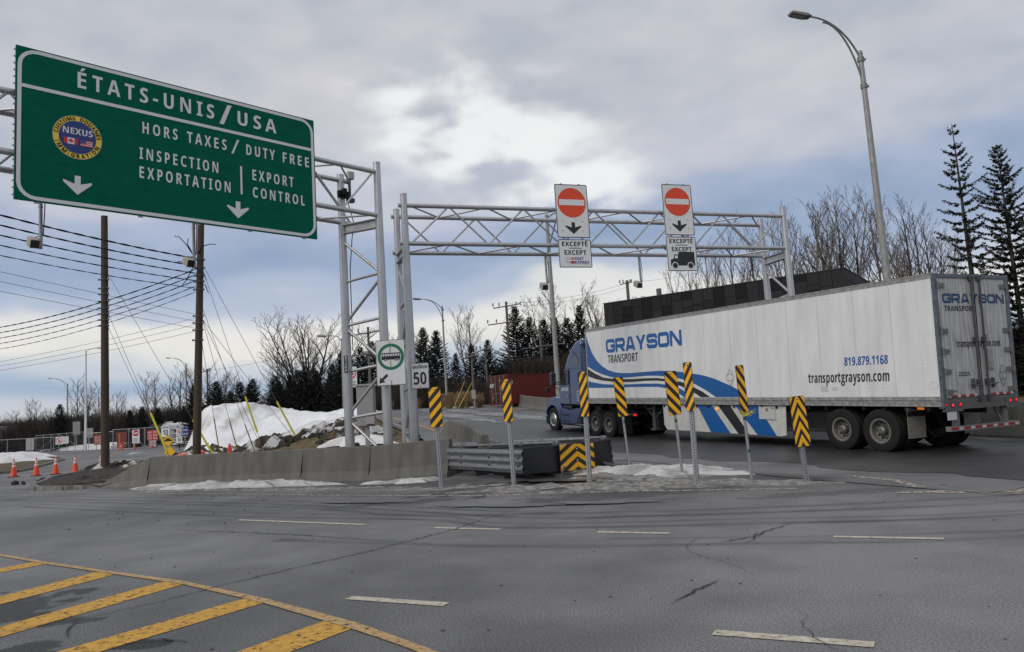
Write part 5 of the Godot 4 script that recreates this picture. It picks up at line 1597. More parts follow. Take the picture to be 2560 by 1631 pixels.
	letters(g, "TRANSPORT", sd, L - 13.62, 1.535, L - 11.6, 1.84, true, 0.007, 0.1)
	letters(g, "transportgrayson.com", sd, L - 3.76, 0.50, L - 1.29, 0.83, true, 0.007, 0.06)
	part("lettering", g, mat(0.016, 0.018, 0.028, 0.4), o)
	g = G.new()
	letters(g, "819.879.1168", sd, L - 2.55, 0.99, L - 1.29, 1.21, true, 0.007, 0.08)
	part("lettering", g, mat(0.003, 0.08, 0.30, 0.4), o)
	for t in [[14.9, 14.55], [13.82, 13.25], [12.5, 12.0], [11.36, 10.78], [10.15, 9.68], [8.95, 8.5], [7.75, 7.22], [6.85, 6.4], [5.36, 4.8], [4.31, 3.78], [3.19, 2.65], [2.08, 1.54]]:
		tape(o, sd, L - t[0], L - t[1], 0.245, red, wht, 2)
	tape(o, sd, L - 1.05, L - 0.06, 0.27, red, wht, 4)
	# placard frames and small stickers
	for p in [[6.78, 0.82, 0.19, 0.26]]:
		g = G.new()
		var dm := P2([L - p[0] - p[2], p[1], L - p[0], p[1] - p[3], L - p[0] + p[2], p[1], L - p[0], p[1] + p[3]])
		var din := P2([L - p[0] - p[2] + 0.02, p[1], L - p[0], p[1] - p[3] + 0.03, L - p[0] + p[2] - 0.02, p[1], L - p[0], p[1] + p[3] - 0.03])
		frame_poly(g, dm, din, sd, 0.014)
		g.poly(rect(L - p[0] - 0.14, p[1] + 0.09, L - p[0] + 0.14, p[1] + 0.105), sd, 0.014); g.poly(rect(L - p[0] - 0.14, p[1] - 0.10, L - p[0] + 0.14, p[1] - 0.085), sd, 0.014)
		part("placard_frame", g, mat(0.36, 0.36, 0.36, 0.5, 0.3), o)
	g = G.new()
	g.ring(Transform3D(sd.basis, sd * Vector3(L - 0.17, 0.47, 0)), 0.075, 0.085, 20, 0.008, 1.2)
	part("sticker", g, mat(0.52, 0.52, 0.51, 0.5), o)
	g = G.new(); g.poly(rect(L - 3.35, 0.36, L - 3.12, 0.50), sd, 0.007)
	part("sticker", g, mat(0.52, 0.52, 0.51, 0.5), o)
	g = G.new(); g.poly(rect(L - 2.98, 0.38, L - 2.82, 0.48), sd, 0.007)
	part("sticker", g, mat(0.52, 0.52, 0.51, 0.5), o)
	# aerodynamic skirt with its part of the swoosh
	var sk := P2([L - 10.32, -0.02, L - 10.30, -0.70, L - 10.16, -0.86, L - 4.92, -0.86, L - 4.72, -0.82, L - 4.68, -0.02])
	g = G.new()
	var skx := Transform3D(sd.basis, sd.origin + Vector3(0.05, 0, 0))
	g.prism(sk, skx, -0.02, 0.0)
	var skirt := part("side_skirt", g, nmat(0.58, 0.575, 0.55, 0.5, 0.0, "faint", Vector3(0.5, 0.2, 0.5)), o)
	g = G.new()
	clip_to(g, mirror_s([8.5, -0.01, 7.78, -0.01, 6.95, -0.9, 7.86, -0.9]), sk, skx, 0.003); clip_to(g, mirror_s([6.72, -0.01, 5.75, -0.01, 5.05, -0.9, 5.80, -0.9]), sk, skx, 0.003)
	part("blue_swoosh", g, blue, skirt)
	g = G.new()
	clip_to(g, mirror_s([7.5, -0.01, 6.95, -0.01, 6.15, -0.9, 6.6, -0.9]), sk, skx, 0.003)
	part("black_swoosh", g, blk, skirt)
	g = G.new()
	g.prism(rect(L - 5.70, -0.40, L - 5.06, -0.06), skx, 0.0, 0.03)
	var tb := part("tool_box", g, mat(0.55, 0.55, 0.54, 0.45, 0.2), skirt)
	g = G.new(); g.prism(rect(L - 5.42, -0.17, L - 5.33, -0.09), skx, 0.03, 0.035); g.prism(rect(L - 5.22, -0.11, L - 5.09, -0.08), skx, 0.03, 0.033)
	part("latch", g, mat(0.2, 0.2, 0.2, 0.4, 0.5), skirt)
	g = G.new(); g.lathe(Transform3D(sd.basis * Basis(Vector3.RIGHT, PI / 2), sd * Vector3(L - 7.5, -0.13, -0.02)), [Vector2(0.05, 0), Vector2(0.045, 0.02), Vector2(0, 0.035)], 14)
	part("marker_light", g, glow(0.9, 0.30, 0.02, 0.9), o)
	g = G.new(); g.prism(rect(L - 0.62, -0.07, L - 0.45, -0.01), sd, -0.02, 0.01)
	part("marker_light", g, mat(0.75, 0.2, 0.02, 0.3), o)
	# other side skirt, landing gear, underframe
	g = G.new(); g.bx(W - 0.07, W - 0.05, 0.25, 1.08, -10.3, -4.7)
	part("side_skirt", g, body, o)
	g = G.new()
	for x in [0.85, 1.7]: g.bx(x, x + 0.08, 0.88, 1.10, -L + 0.6, -0.2)
	for k in 26: g.bx(0.03, W - 0.03, 1.0, 1.10, -L + 0.3 + k * 0.58, -L + 0.36 + k * 0.58)
	part("underframe", g, dark, o)
	g = G.new()
	for x in [0.35, 2.1]:
		g.bx(x, x + 0.14, 0.22, 1.08, -11.4, -11.24); g.bx(x - 0.06, x + 0.2, 0.16, 0.22, -11.46, -11.18)
		g.tube(Vector3(x + 0.07, 0.55, -11.32), Vector3(x + 0.07, 1.05, -10.6), 0.035, 0.035, 6); g.tube(Vector3(x + 0.07, 0.55, -11.32), Vector3(x + 0.07, 1.05, -12.0), 0.035, 0.035, 6)
	g.tube(Vector3(0.42, 0.7, -11.32), Vector3(2.17, 0.7, -11.32), 0.03, 0.03, 6)
	part("landing_gear", g, nmat(0.16, 0.155, 0.15, 0.7, 0.2, "dirt", Vector3(2, 2, 2)), o)
	# running gear
	var rim := nmat(0.36, 0.34, 0.31, 0.55, 0.35, "dirt", Vector3(2.5, 2.5, 2.5))
	for s in [1.67, 2.81]:
		for sx in [-1.0, 1.0]:
			var c := W * 0.5
			wheel(o, Vector3(c + sx * (c - 0.15), 0.515, -s), 0.515, 0.27, sx, rim, true)
			wheel(o, Vector3(c + sx * (c - 0.49), 0.515, -s), 0.51, 0.27, sx, rim, true)
		g = G.new(); g.tube(Vector3(0.3, 0.515, -s), Vector3(W - 0.3, 0.515, -s), 0.07, 0.07, 10); g.bx(0.75, 0.9, 0.5, 0.9, -s - 0.3, -s + 0.3); g.bx(1.7, 1.85, 0.5, 0.9, -s - 0.3, -s + 0.3)
		part("axle", g, dark, o)
	for x in [0.03, 1.98]:
		g = G.new(); g.prism(P2([x, 0.36, x + 0.58, 0.36, x + 0.6, 0.95, x, 1.07]), Transform3D(Basis(), Vector3(0, 0, -0.92)), -0.006, 0.006)
		var fl := part("mud_flap", g, nmat(0.44, 0.41, 0.34, 0.7, 0.0, "dirt", Vector3(2, 1, 2)), o)
		g = G.new(); g.bx(x, x + 0.6, 0.86, 0.98, -0.95, -0.905)
		part("flap_bracket", g, dark, fl)
	# ---- rear end
	var grime := nmat(0.60, 0.60, 0.60, 0.5, 0.0, "grime", Vector3(1.3, 0.1, 1.3))
	var frame_m := nmat(0.17, 0.20, 0.245, 0.45, 0.3, "grime", Vector3(1.2, 0.6, 1.2))
	g = G.new()
	g.bevel_prism(rect(0.0, 1.06, 0.12, 4.05), Transform3D(), -0.1, 0.03, 0.012)
	part("corner_post", g, frame_m, o)
	g = G.new(); g.bevel_prism(rect(W - 0.12, 1.06, W, 4.05), Transform3D(), -0.1, 0.03, 0.012)
	part("corner_post", g, frame_m, o)
	g = G.new()
	g.bx(0.12, W - 0.12, 3.96, 4.045, -0.1, 0.028)
	part("rear_header", g, frame_m, o)
	g = G.new()
	g.bx(0.12, W - 0.12, 1.02, 1.27, -0.1, 0.03); g.bx(0.06, 0.62, 0.98, 1.2, -0.06, 0.045); g.bx(2.12, W - 0.02, 0.98, 1.22, -0.06, 0.045)
	part("rear_sill", g, nmat(0.22, 0.22, 0.215, 0.5, 0.3, "dirt", Vector3(1.5, 1.5, 1.5)), o)
	for k in 2:
		var x0 := 0.125 if k == 0 else 1.385; var x1 := 1.37 if k == 0 else W - 0.125
		g = G.new(); g.bevel_prism(rect(x0, 1.275, x1, 3.955), Transform3D(), -0.05, 0.008, 0.008)
		var door := part("door", g, grime, o)
		var hx := 0.22 if k == 0 else 2.40
		for u in [2.68, 1.66, 1.21, 0.76, 0.31]:
			g = G.new()
			g.bx(hx - 0.12, hx + 0.12, u + 1.05, u + 1.15, 0.008, 0.04)
			g.tube(Vector3(hx - (0.1 if k == 0 else -0.1), u + 1.02, 0.045), Vector3(hx - (0.1 if k == 0 else -0.1), u + 1.18, 0.045), 0.022, 0.022, 8)
			part("hinge", g, mat(0.16, 0.16, 0.16, 0.5, 0.4), door)
		var rx := 1.235 if k == 0 else 1.525
		g = G.new()
		g.tube(Vector3(rx, 1.15, 0.055), Vector3(rx, 4.0, 0.055), 0.024, 0.024, 10)
		for y in [1.2, 1.55, 2.5, 3.9]: g.bx(rx - 0.055, rx + 0.055, y, y + 0.11, 0.008, 0.075)
		part("lock_rod", g, mat(0.075, 0.075, 0.08, 0.5, 0.5), door)
		g = G.new()
		var hs := -1.0 if k == 0 else 1.0
		g.tube(Vector3(rx, 1.52, 0.07), Vector3(rx + hs * 0.34, 1.56, 0.07), 0.016, 0.016, 8); g.bx(rx + hs * 0.2 - 0.025, rx + hs * 0.2 + 0.025, 1.46, 1.68, 0.008, 0.07)
		part("handle", g, mat(0.10, 0.10, 0.10, 0.5, 0.5), door)
	g = G.new(); g.bx(1.372, 1.383, 1.275, 3.955, 0.0, 0.02)
	part("door_seal", g, dark, o)
	g = G.new(); g.bx(1.63, 1.82, 1.86, 2.36, 0.008, 0.03); g.bx(1.70, 1.78, 1.9, 2.06, 0.03, 0.06); g.bx(1.62, 1.68, 2.62, 2.68, 0.008, 0.05)
	part("document_holder", g, mat(0.30, 0.30, 0.29, 0.5, 0.2), o)
	g = G.new()
	frame_poly(g, P2([1.97, 1.72, 2.13, 1.45, 2.29, 1.72, 2.13, 1.99]), P2([1.99, 1.72, 2.13, 1.485, 2.27, 1.72, 2.13, 1.955]), Transform3D(), 0.02)
	g.poly(rect(2.02, 1.79, 2.24, 1.81), Transform3D(), 0.02); g.poly(rect(2.02, 1.63, 2.24, 1.65), Transform3D(), 0.02); g.poly(rect(2.12, 1.65, 2.14, 1.79), Transform3D(), 0.02)
	part("placard_frame", g, mat(0.22, 0.22, 0.21, 0.5, 0.2), o)
	g = G.new(); wide_word(g, "GRAYSON", Transform3D(), 0.27, 2.42, 3.385, 0.215, 0.012)
	part("lettering", g, nmat(0.022, 0.09, 0.30, 0.5, 0.0, "dirt", Vector3(3, 0.5, 3)), o)
	g = G.new()
	letters(g, "TRANSPORT", Transform3D(), 0.31, 3.205, 1.36, 3.325, true, 0.011)
	letters(g, "transportgrayson.com", Transform3D(), 0.62, 2.34, 2.14, 2.54, true, 0.011)
	letters(g, "22521", Transform3D(), 0.60, 1.745, 0.97, 1.84, true, 0.011)
	part("lettering", g, mat(0.02, 0.02, 0.024, 0.5), o)
	g = G.new(); letters(g, "MANAC", Transform3D(), 0.2, 1.40, 0.52, 1.445, true, 0.011); part("maker_name", g, mat(0.14, 0.14, 0.14, 0.5, 0.3), o)
	tape(o, Transform3D(Basis(), Vector3(0, 0, 0.03)), 0.30, 1.15, 1.285 - 0.0, red, wht, 3); tape(o, Transform3D(Basis(), Vector3(0, 0, 0.03)), 1.65, 2.42, 1.285, red, wht, 3)
	for p in [[0.05, 1.14, 0.018, 1.0], [0.27, 1.12, 0.034, 0.8], [0.52, 1.125, 0.034, 0.6], [2.26, 1.13, 0.034, 0.8], [2.48, 1.14, 0.034, 0.6]]:
		g = G.new(); g.lathe(Transform3D(Basis(Vector3.RIGHT, PI / 2), Vector3(p[0], p[1], 0.045)), [Vector2(p[2] * 1.5, 0), Vector2(p[2] * 1.5, 0.006), Vector2(p[2] * 1.1, 0.008)], 18)
		var tl := part("tail_light", g, mat(0.16, 0.006, 0.008, 0.25), o)
		g = G.new(); g.lathe(Transform3D(Basis(Vector3.RIGHT, PI / 2), Vector3(p[0], p[1], 0.05)), [Vector2(p[2], 0), Vector2(p[2] * 0.7, 0.01), Vector2(0, 0.013)], 14)
		part("lens", g, glow(0.9, 0.03, 0.03, p[3]), tl)
	g = G.new(); g.bx(0.08, 0.38, 0.80, 0.98, 0.03, 0.04)
	part("licence_plate", g, mat(0.52, 0.53, 0.54, 0.5), o)
	g = G.new()
	g.bx(0.2, 2.61, 0.545, 0.65, -0.12, 0.0)
	var bm := part("underride_guard", g, mat(0.20, 0.20, 0.20, 0.5, 0.3), o)
	g = G.new(); g.bx(0.42, 0.55, 0.65, 1.03, -0.12, -0.02)
	part("strut", g, mat(0.16, 0.16, 0.16, 0.5, 0.3), bm)
	g = G.new(); g.bx(2.1, 2.24, 0.65, 1.03, -0.12, -0.02); g.tube(Vector3(2.02, 1.02, -0.2), Vector3(2.12, 0.68, -0.1), 0.04, 0.04, 5)
	part("strut", g, mat(0.16, 0.16, 0.16, 0.5, 0.3), bm)
	tape(bm, Transform3D(Basis(), Vector3(0, 0, 0.0)), 0.24, 2.58, 0.572, red, wht, 6)

# ------------------------------------------------------------------ the tractor unit
func build_tractor() -> void:
	var basis := Basis.from_euler(Vector3(0.062, 0.4358, 0.0))
	# local frame: x to the right from the left flank, y up from the road under the drive axles, q forward = -z
	var foot := Vector3(9.293, 1.137, -16.767) + Basis.from_euler(Vector3(0.0, 0.4358, 0.0)) * Vector3(0, 0, -14.43)
	var o := thing("truck_tractor", "dark blue conventional truck tractor with sleeper pulling the white trailer", "truck", Vector3(foot.x, 0.46, foot.z), basis)
	var blue := nmat(0.019, 0.048, 0.145, 0.28, 0.1, "soft", Vector3(0.5, 0.5, 0.5))
	blue.clearcoat_enabled = true; blue.clearcoat = 0.6; blue.clearcoat_roughness = 0.1
	var dark := mat(0.015, 0.015, 0.017, 0.6)
	var glass := mat(0.02, 0.025, 0.03, 0.08)
	var W := 2.5
	# drawing plane: X = q (forward), Y = up; its +z points to the left flank
	var sd := Transform3D(Basis(Vector3(0, 0, -1), Vector3(0, 1, 0), Vector3(1, 0, 0)), Vector3.ZERO) # z of this frame = +x (right)
	var prof := P2([1.42, 1.12, 3.42, 1.12, 3.46, 1.30, 3.46, 1.92, 3.36, 2.02, 3.05, 2.62, 2.86, 2.93, 2.58, 3.30, 2.25, 3.62, 1.95, 3.80, 1.66, 3.90, 1.50, 3.86, 1.42, 3.72])
	var g := G.new()
	g.bevel_prism(prof, sd, 0.10, W - 0.10, 0.10)
	var cab := part("cab", g, blue, o)
	# door, its pane and seams
	g = G.new()
	g.prism(P2([2.55, 1.22, 3.40, 1.22, 3.40, 1.92, 3.30, 2.02, 2.98, 2.66, 2.55, 2.66]), sd, 0.082, 0.092)
	var door := part("door", g, blue, o)
	g = G.new(); g.prism(P2([2.62, 2.06, 3.18, 2.06, 2.93, 2.60, 2.62, 2.60]), sd, 0.07, 0.078)
	part("window", g, glass, door)
	g = G.new(); frame_poly(g, P2([2.58, 2.02, 3.26, 2.02, 2.96, 2.64, 2.58, 2.64]), P2([2.63, 2.07, 3.17, 2.07, 2.925, 2.59, 2.63, 2.59]), Transform3D(sd.basis, sd.origin), 0.066)
	part("window_frame", g, dark, door)
	g = G.new(); g.bx(0.05, 0.08, 1.50, 1.55, -2.78, -2.62)
	part("handle", g, mat(0.3, 0.3, 0.3, 0.3, 0.7), door)
	var lp := Transform3D(Basis(Vector3(0, 0, 1), Vector3(0, 1, 0), Vector3(-1, 0, 0)), Vector3(0.08, 0, -3.4)) # text plane on the left flank
	g = G.new(); letters(g, "GRAYSON", lp, 0.12, 1.76, 0.74, 1.90, true, 0.002)
	part("lettering", g, mat(0.6, 0.62, 0.66, 0.5), door)
	g = G.new(); g.prism(P2([1.66, 2.92, 2.12, 2.92, 2.12, 3.12, 1.98, 3.28, 1.74, 3.05]), sd, 0.084, 0.096)
	part("sleeper_window", g, mat(0.10, 0.095, 0.085, 0.15), o)
	g = G.new()
	for l in [[2.52, 1.14, 2.535, 2.75], [1.46, 2.70, 2.9, 2.715], [1.78, 2.12, 1.82, 2.46]]: g.prism(rect(l[0], l[1], l[2], l[3]), sd, 0.092, 0.102)
	g.prism(P2([1.75, 3.10, 2.15, 3.42, 2.18, 3.40, 1.79, 3.07]), sd, 0.09, 0.1)
	part("seam", g, mat(0.008, 0.015, 0.04, 0.6), cab)
	g = G.new(); g.prism(rect(1.62, 1.28, 2.0, 1.98), sd, 0.09, 0.101)
	part("locker_door", g, blue, cab)
	g = G.new()
	var lq := Transform3D(lp.basis, Vector3(0.088, 0, -2.0))
	for k in 5: g.poly(rect(0.04, 1.36 + k * 0.09, 0.24, 1.40 + k * 0.09), lq, 0.004)
	part("notice_print", g, mat(0.30, 0.34, 0.42, 0.6), cab)
	g = G.new(); g.prism(circle(1.72, 1.62, 0.05, 14), sd, 0.088, 0.1); g.prism(rect(1.47, 1.24, 1.53, 1.34), sd, 0.088, 0.102)
	part("cap", g, mat(0.2, 0.06, 0.03, 0.4), cab)
	# rear wall of the sleeper and side extender
	g = G.new(); g.bx(0.2, W - 0.2, 1.2, 3.6, -1.43, -1.40)
	part("rear_wall", g, dark, cab)
	g = G.new(); g.prism(P2([1.08, 1.25, 1.42, 1.20, 1.46, 3.62, 1.16, 3.45]), sd, 0.10, 0.13); g.prism(P2([1.08, 1.25, 1.42, 1.20, 1.46, 3.62, 1.16, 3.45]), sd, W - 0.13, W - 0.10)
	part("side_extender", g, nmat(0.014, 0.035, 0.11, 0.4, 0.0, "soft", Vector3(1, 1, 1)), o)
	g = G.new(); g.bx(0.5, 0.53, 3.0, 3.4, -1.39, -1.36); g.bx(0.5, 0.62, 3.37, 3.4, -1.39, -1.36)
	part("grab_rail", g, mat(0.5, 0.5, 0.5, 0.3, 0.8), cab)
	# windscreen wraps the front of the cab
	g = G.new(); g.quad(Vector3(0.22, 2.08, -3.345), Vector3(0.22, 2.90, -2.90), Vector3(W - 0.22, 2.90, -2.90), Vector3(W - 0.22, 2.08, -3.345))
	for k in 1: g.quad(Vector3(W - 0.22, 2.08, -3.37), Vector3(W - 0.22, 2.90, -2.93), Vector3(0.22, 2.90, -2.93), Vector3(0.22, 2.08, -3.37))
	part("windscreen", g, glass, o)
	# bonnet, grille, fenders, bumper
	g = G.new(); g.bevel_prism(P2([3.40, 1.0, 4.78, 0.62, 4.82, 0.95, 4.72, 1.32, 4.45, 1.58, 3.9, 1.80, 3.40, 1.93]), sd, 0.48, W - 0.48, 0.14)
	part("bonnet", g, blue, o)
	g = G.new(); g.bx(0.75, W - 0.75, 0.66, 1.28, -4.84, -4.80)
	part("grille", g, mat(0.3, 0.3, 0.3, 0.3, 0.7), o)
	g = G.new(); g.bevel_prism(P2([4.30, 0.26, 4.86, 0.26, 4.92, 0.42, 4.86, 0.62, 4.62, 0.64, 4.62, 0.45]), sd, 0.12, W - 0.12, 0.05)
	part("bumper", g, blue, o)
	for sx in 2:
		var x0 := 0.06 if sx == 0 else W - 0.60
		var fp := [3.30, 1.02, 3.42, 1.30, 3.62, 1.44, 3.95, 1.50, 4.30, 1.42, 4.58, 1.22, 4.74, 0.92, 4.80, 0.60, 4.78, 0.34, 4.70, 0.34, 4.66, 0.62]
		for i in 9:
			var a := deg_to_rad(20.0 + i * 18.0)
			fp += [4.14 + cos(a) * 0.60, 0.50 + sin(a) * 0.60]
		fp += [3.50, 0.50, 3.40, 0.50]
		var pp := P2(fp)
		if Geometry2D.is_polygon_clockwise(pp): pp.reverse()
		g = G.new(); g.bevel_prism(pp, sd, x0, x0 + 0.54, 0.035)
		part("fender", g, blue, o)
		# aerodynamic fairing with steps
		g = G.new(); g.bevel_prism(P2([1.62, 0.40, 3.46, 0.32, 3.46, 0.86, 3.30, 1.06, 2.9, 1.0, 2.6, 0.98, 1.95, 1.08, 1.62, 1.08]), sd, 0.07 if sx == 0 else W - 0.5, 0.5 if sx == 0 else W - 0.07, 0.05)
		var fr := part("side_fairing", g, blue, o)
		g = G.new()
		for st in [[0.42, 0.52], [0.70, 0.78]]: g.prism(rect(2.62, st[0], 3.36, st[1]), sd, 0.064 if sx == 0 else W - 0.08, 0.08 if sx == 0 else W - 0.064)
		g.prism(P2([2.5, 1.0, 3.30, 1.06, 3.30, 1.20, 2.5, 1.14]), sd, 0.14 if sx == 0 else W - 0.4, 0.4 if sx == 0 else W - 0.14)
		part("step", g, mat(0.03, 0.03, 0.032, 0.5, 0.3), fr)
		g = G.new(); g.prism(P2([1.62, 0.40, 2.05, 0.40, 1.62, 1.06]), sd, 0.06 if sx == 0 else W - 0.075, 0.075 if sx == 0 else W - 0.06)
		part("rubber_panel", g, dark, fr)
		g = G.new(); g.bx(0.08 if sx == 0 else W - 0.4, 0.4 if sx == 0 else W - 0.08, 0.28, 0.32, -3.4, -1.7)
		part("trim", g, mat(0.35, 0.35, 0.35, 0.35, 0.7), fr)
		# mirror
		var mx := -0.30 if sx == 0 else W + 0.06
		g = G.new(); g.bevel_prism(rrect(mx, 1.98, mx + 0.24, 2.56, 0.06, 3), Transform3D(Basis(), Vector3(0, 0, -3.5)), -0.10, 0.06, 0.03)
		var mr := part("mirror", g, mat(0.02, 0.03, 0.06, 0.4), o)
		g = G.new(); g.prism(rrect(mx + 0.025, 2.02, mx + 0.215, 2.52, 0.04, 3), Transform3D(Basis(), Vector3(0, 0, -3.5)), 0.061, 0.064)
		part("mirror_glass", g, mat(0.5, 0.52, 0.55, 0.04, 1.0), mr)
		g = G.new()
		for y in [2.06, 2.14]: g.tube(Vector3(mx + 0.12, y, -3.5), Vector3(0.2 if sx == 0 else W - 0.2, y - 0.02, -3.42), 0.02, 0.02, 8)
		g.tube(Vector3(mx + 0.15, 1.98, -3.5), Vector3(0.25 if sx == 0 else W - 0.25, 1.68, -3.45), 0.016, 0.016, 8)
		part("mirror_arm", g, dark, mr)
		g = G.new(); g.bevel_prism(rrect(0.16 if sx == 0 else W - 0.36, 1.72, 0.36 if sx == 0 else W - 0.16, 1.9, 0.04, 3), Transform3D(Basis(), Vector3(-0.3 if sx == 0 else 0.3, 0, -4.3)), -0.06, 0.06, 0.02)
		g.tube(Vector3(-0.04 if sx == 0 else W + 0.04, 1.78, -4.28), Vector3(0.4 if sx == 0 else W - 0.4, 1.5, -4.2), 0.014, 0.014, 6)
		part("mirror", g, dark, o)
		# front wheel
		wheel(o, Vector3(0.24 if sx == 0 else W - 0.24, 0.51, -4.14), 0.51, 0.29, -1.0 if sx == 0 else 1.0, mat(0.55, 0.55, 0.55, 0.25, 0.8), false)
	# roof fairing edges, marker lights
	g = G.new()
	for k in 5: g.lathe(Transform3D(Basis(), Vector3(0.5 + k * 0.375, 3.42, -2.5)), [Vector2(0.04, 0), Vector2(0.03, 0.03), Vector2(0, 0.04)], 8)
	part("marker_light", g, mat(0.7, 0.25, 0.02, 0.3), cab)
	# frame, fifth wheel, drive axles
	g = G.new()
	for x in [0.82, 1.6]: g.bx(x, x + 0.08, 0.80, 1.02, -4.2, 1.25)
	for z in [-3.0, -1.2, 0.0, 1.1]: g.bx(0.82, 1.68, 0.84, 0.98, z - 0.05, z + 0.05)
	g.bx(0.75, 1.75, 1.02, 1.12, -0.5, 0.5)
	part("chassis", g, dark, o)
	g = G.new(); g.bx(0.55, 2.0, 0.55, 1.2, -1.36, -0.85)
	part("equipment_box", g, dark, o)
	var rim := nmat(0.42, 0.42, 0.42, 0.4, 0.6, "dirt", Vector3(2.5, 2.5, 2.5))
	for q in [-0.49, 0.49]:
		for sx in [-1.0, 1.0]:
			wheel(o, Vector3(1.25 + sx * 1.08, 0.5, q), 0.50, 0.27, sx, rim, true)
			wheel(o, Vector3(1.25 + sx * 0.74, 0.5, q), 0.495, 0.27, sx, rim, true)
		g = G.new(); g.tube(Vector3(0.3, 0.5, q), Vector3(2.2, 0.5, q), 0.08, 0.08, 10); g.lathe(Transform3D(Basis(), Vector3(1.25, 0.5, q)), [Vector2(0.0, -0.2), Vector2(0.2, -0.08), Vector2(0.2, 0.08), Vector2(0, 0.2)], 10)
		part("axle", g, dark, o)
	for x in [0.04, 1.86]:
		g = G.new(); g.prism(rect(x, 0.20, x + 0.6, 0.86), Transform3D(Basis(), Vector3(0, 0, 1.22)), -0.005, 0.005)
		var fl := part("mud_flap", g, dark, o)
		g = G.new(); g.bx(x, x + 0.62, 0.86, 0.92, 1.2, 1.24)
		part("flap_bracket", g, mat(0.4, 0.4, 0.4, 0.4, 0.6), fl)
		tape(fl, Transform3D(Basis(), Vector3(0, 0, 1.243)), x + 0.02, x + 0.5, 0.862, mat(0.42, 0.012, 0.02, 0.4), mat(0.62, 0.62, 0.6, 0.4), 2)
		g = G.new(); g.bx(0.72 if x < 1.0 else 1.66, 0.84 if x < 1.0 else 1.78, 0.82, 0.9, 1.2, 1.27)
		part("tail_light", g, glow(0.85, 0.03, 0.02, 0.7), o)

# ------------------------------------------------------------------ poles, wires, lamps
func utility_pole(label: String, x: float, z: float, top: float, r0: float, r1: float, lean: float, bands: Array) -> Node3D:
	var o := thing("utility_pole", label, "utility pole", gp(x, z), Basis(), "wooden utility poles")
	var wood := nmat(0.088, 0.066, 0.045, 0.9, 0.0, "streak", Vector3(2.5, 0.25, 2.5), "bump")
	var g := G.new()
	var tp := Vector3(lean, top - o.position.y, 0)
	g.tube(Vector3(0, -0.5, 0), tp, r0, r1, 18)
	part("pole", g, wood, o)
	for b in bands:
		g = G.new()
		var p := Vector3(0, 0, 0).lerp(tp, (b - o.position.y) / tp.y)
		g.lathe(Transform3D(Basis(), p), [Vector2(r0 * 0.8, -0.02), Vector2(r0 + 0.0, -0.02), Vector2(r0 + 0.0, 0.02), Vector2(r0 * 0.8, 0.02)], 16)
		g.tube(p + Vector3(-0.26, 0.02, 0.06), p + Vector3(0.24, 0.0, 0.05), 0.018, 0.018, 6)
		for s in [-1.0, 1.0]: g.lathe(Transform3D(Basis(Vector3.RIGHT, PI / 2), p + Vector3(s * 0.23, 0, 0.1)), [Vector2(0.05, -0.03), Vector2(0.03, 0), Vector2(0.05, 0.03), Vector2(0, 0.04)], 10)
		part("fitting", g, mat(0.10, 0.10, 0.105, 0.5, 0.4), o)
	return o

func wire(label: String, a: Vector3, b: Vector3, sag: float, r: float, twisted: bool, group: String) -> void:
	var o := thing("overhead_wire", label, "wire", a, Basis(), group)
	var n := int(a.distance_to(b) / (0.14 if twisted else 1.2)) + 4
	var d := (b - a).normalized()
	var s := d.cross(Vector3.UP).normalized(); var u := s.cross(d)
	for k in (2 if twisted else 1):
		var g := G.new()
		var pts := PackedVector3Array()
		for i in n + 1:
			var f := float(i) / n
			var p := (b - a) * f - Vector3.UP * sag * 4.0 * f * (1.0 - f)
			if twisted:
				var w := a.distance_to(b) * f / 1.5 * TAU + k * PI
				p += (s * cos(w) + u * sin(w)) * r * 0.95
			pts.append(p)
		g.path(pts, r, r, 5)
		part("strand", g, black_m if twisted else mat(0.03, 0.03, 0.032, 0.5), o)

func guy(label: String, top: Vector3, anchor: Vector3, extra_top: Array, g0: float, g1: float, r: float, ycol: Array) -> void:
	# steel stay with a yellow guard on its lower part
	var o := thing("guy_wire", label, "guy wire", anchor, Basis(), "guy wires of the utility poles")
	var g := G.new()
	g.tube(Vector3.ZERO, top - anchor, 0.011, 0.011, 5)
	for e in extra_top: g.tube(Vector3.ZERO, e - anchor, 0.011, 0.011, 5)
	part("stay", g, mat(0.14, 0.14, 0.15, 0.5, 0.5), o)
	g = G.new()
	g.tube((top - anchor) * g0, (top - anchor) * g1, r, r, 10)
	part("yellow_guard", g, mat(ycol[0], ycol[1], ycol[2], 0.5), o)
	g = G.new()
	g.tube(Vector3(0, -0.4, 0), (top - anchor) * 0.03, 0.03, 0.03, 6)
	part("anchor", g, galv, o)

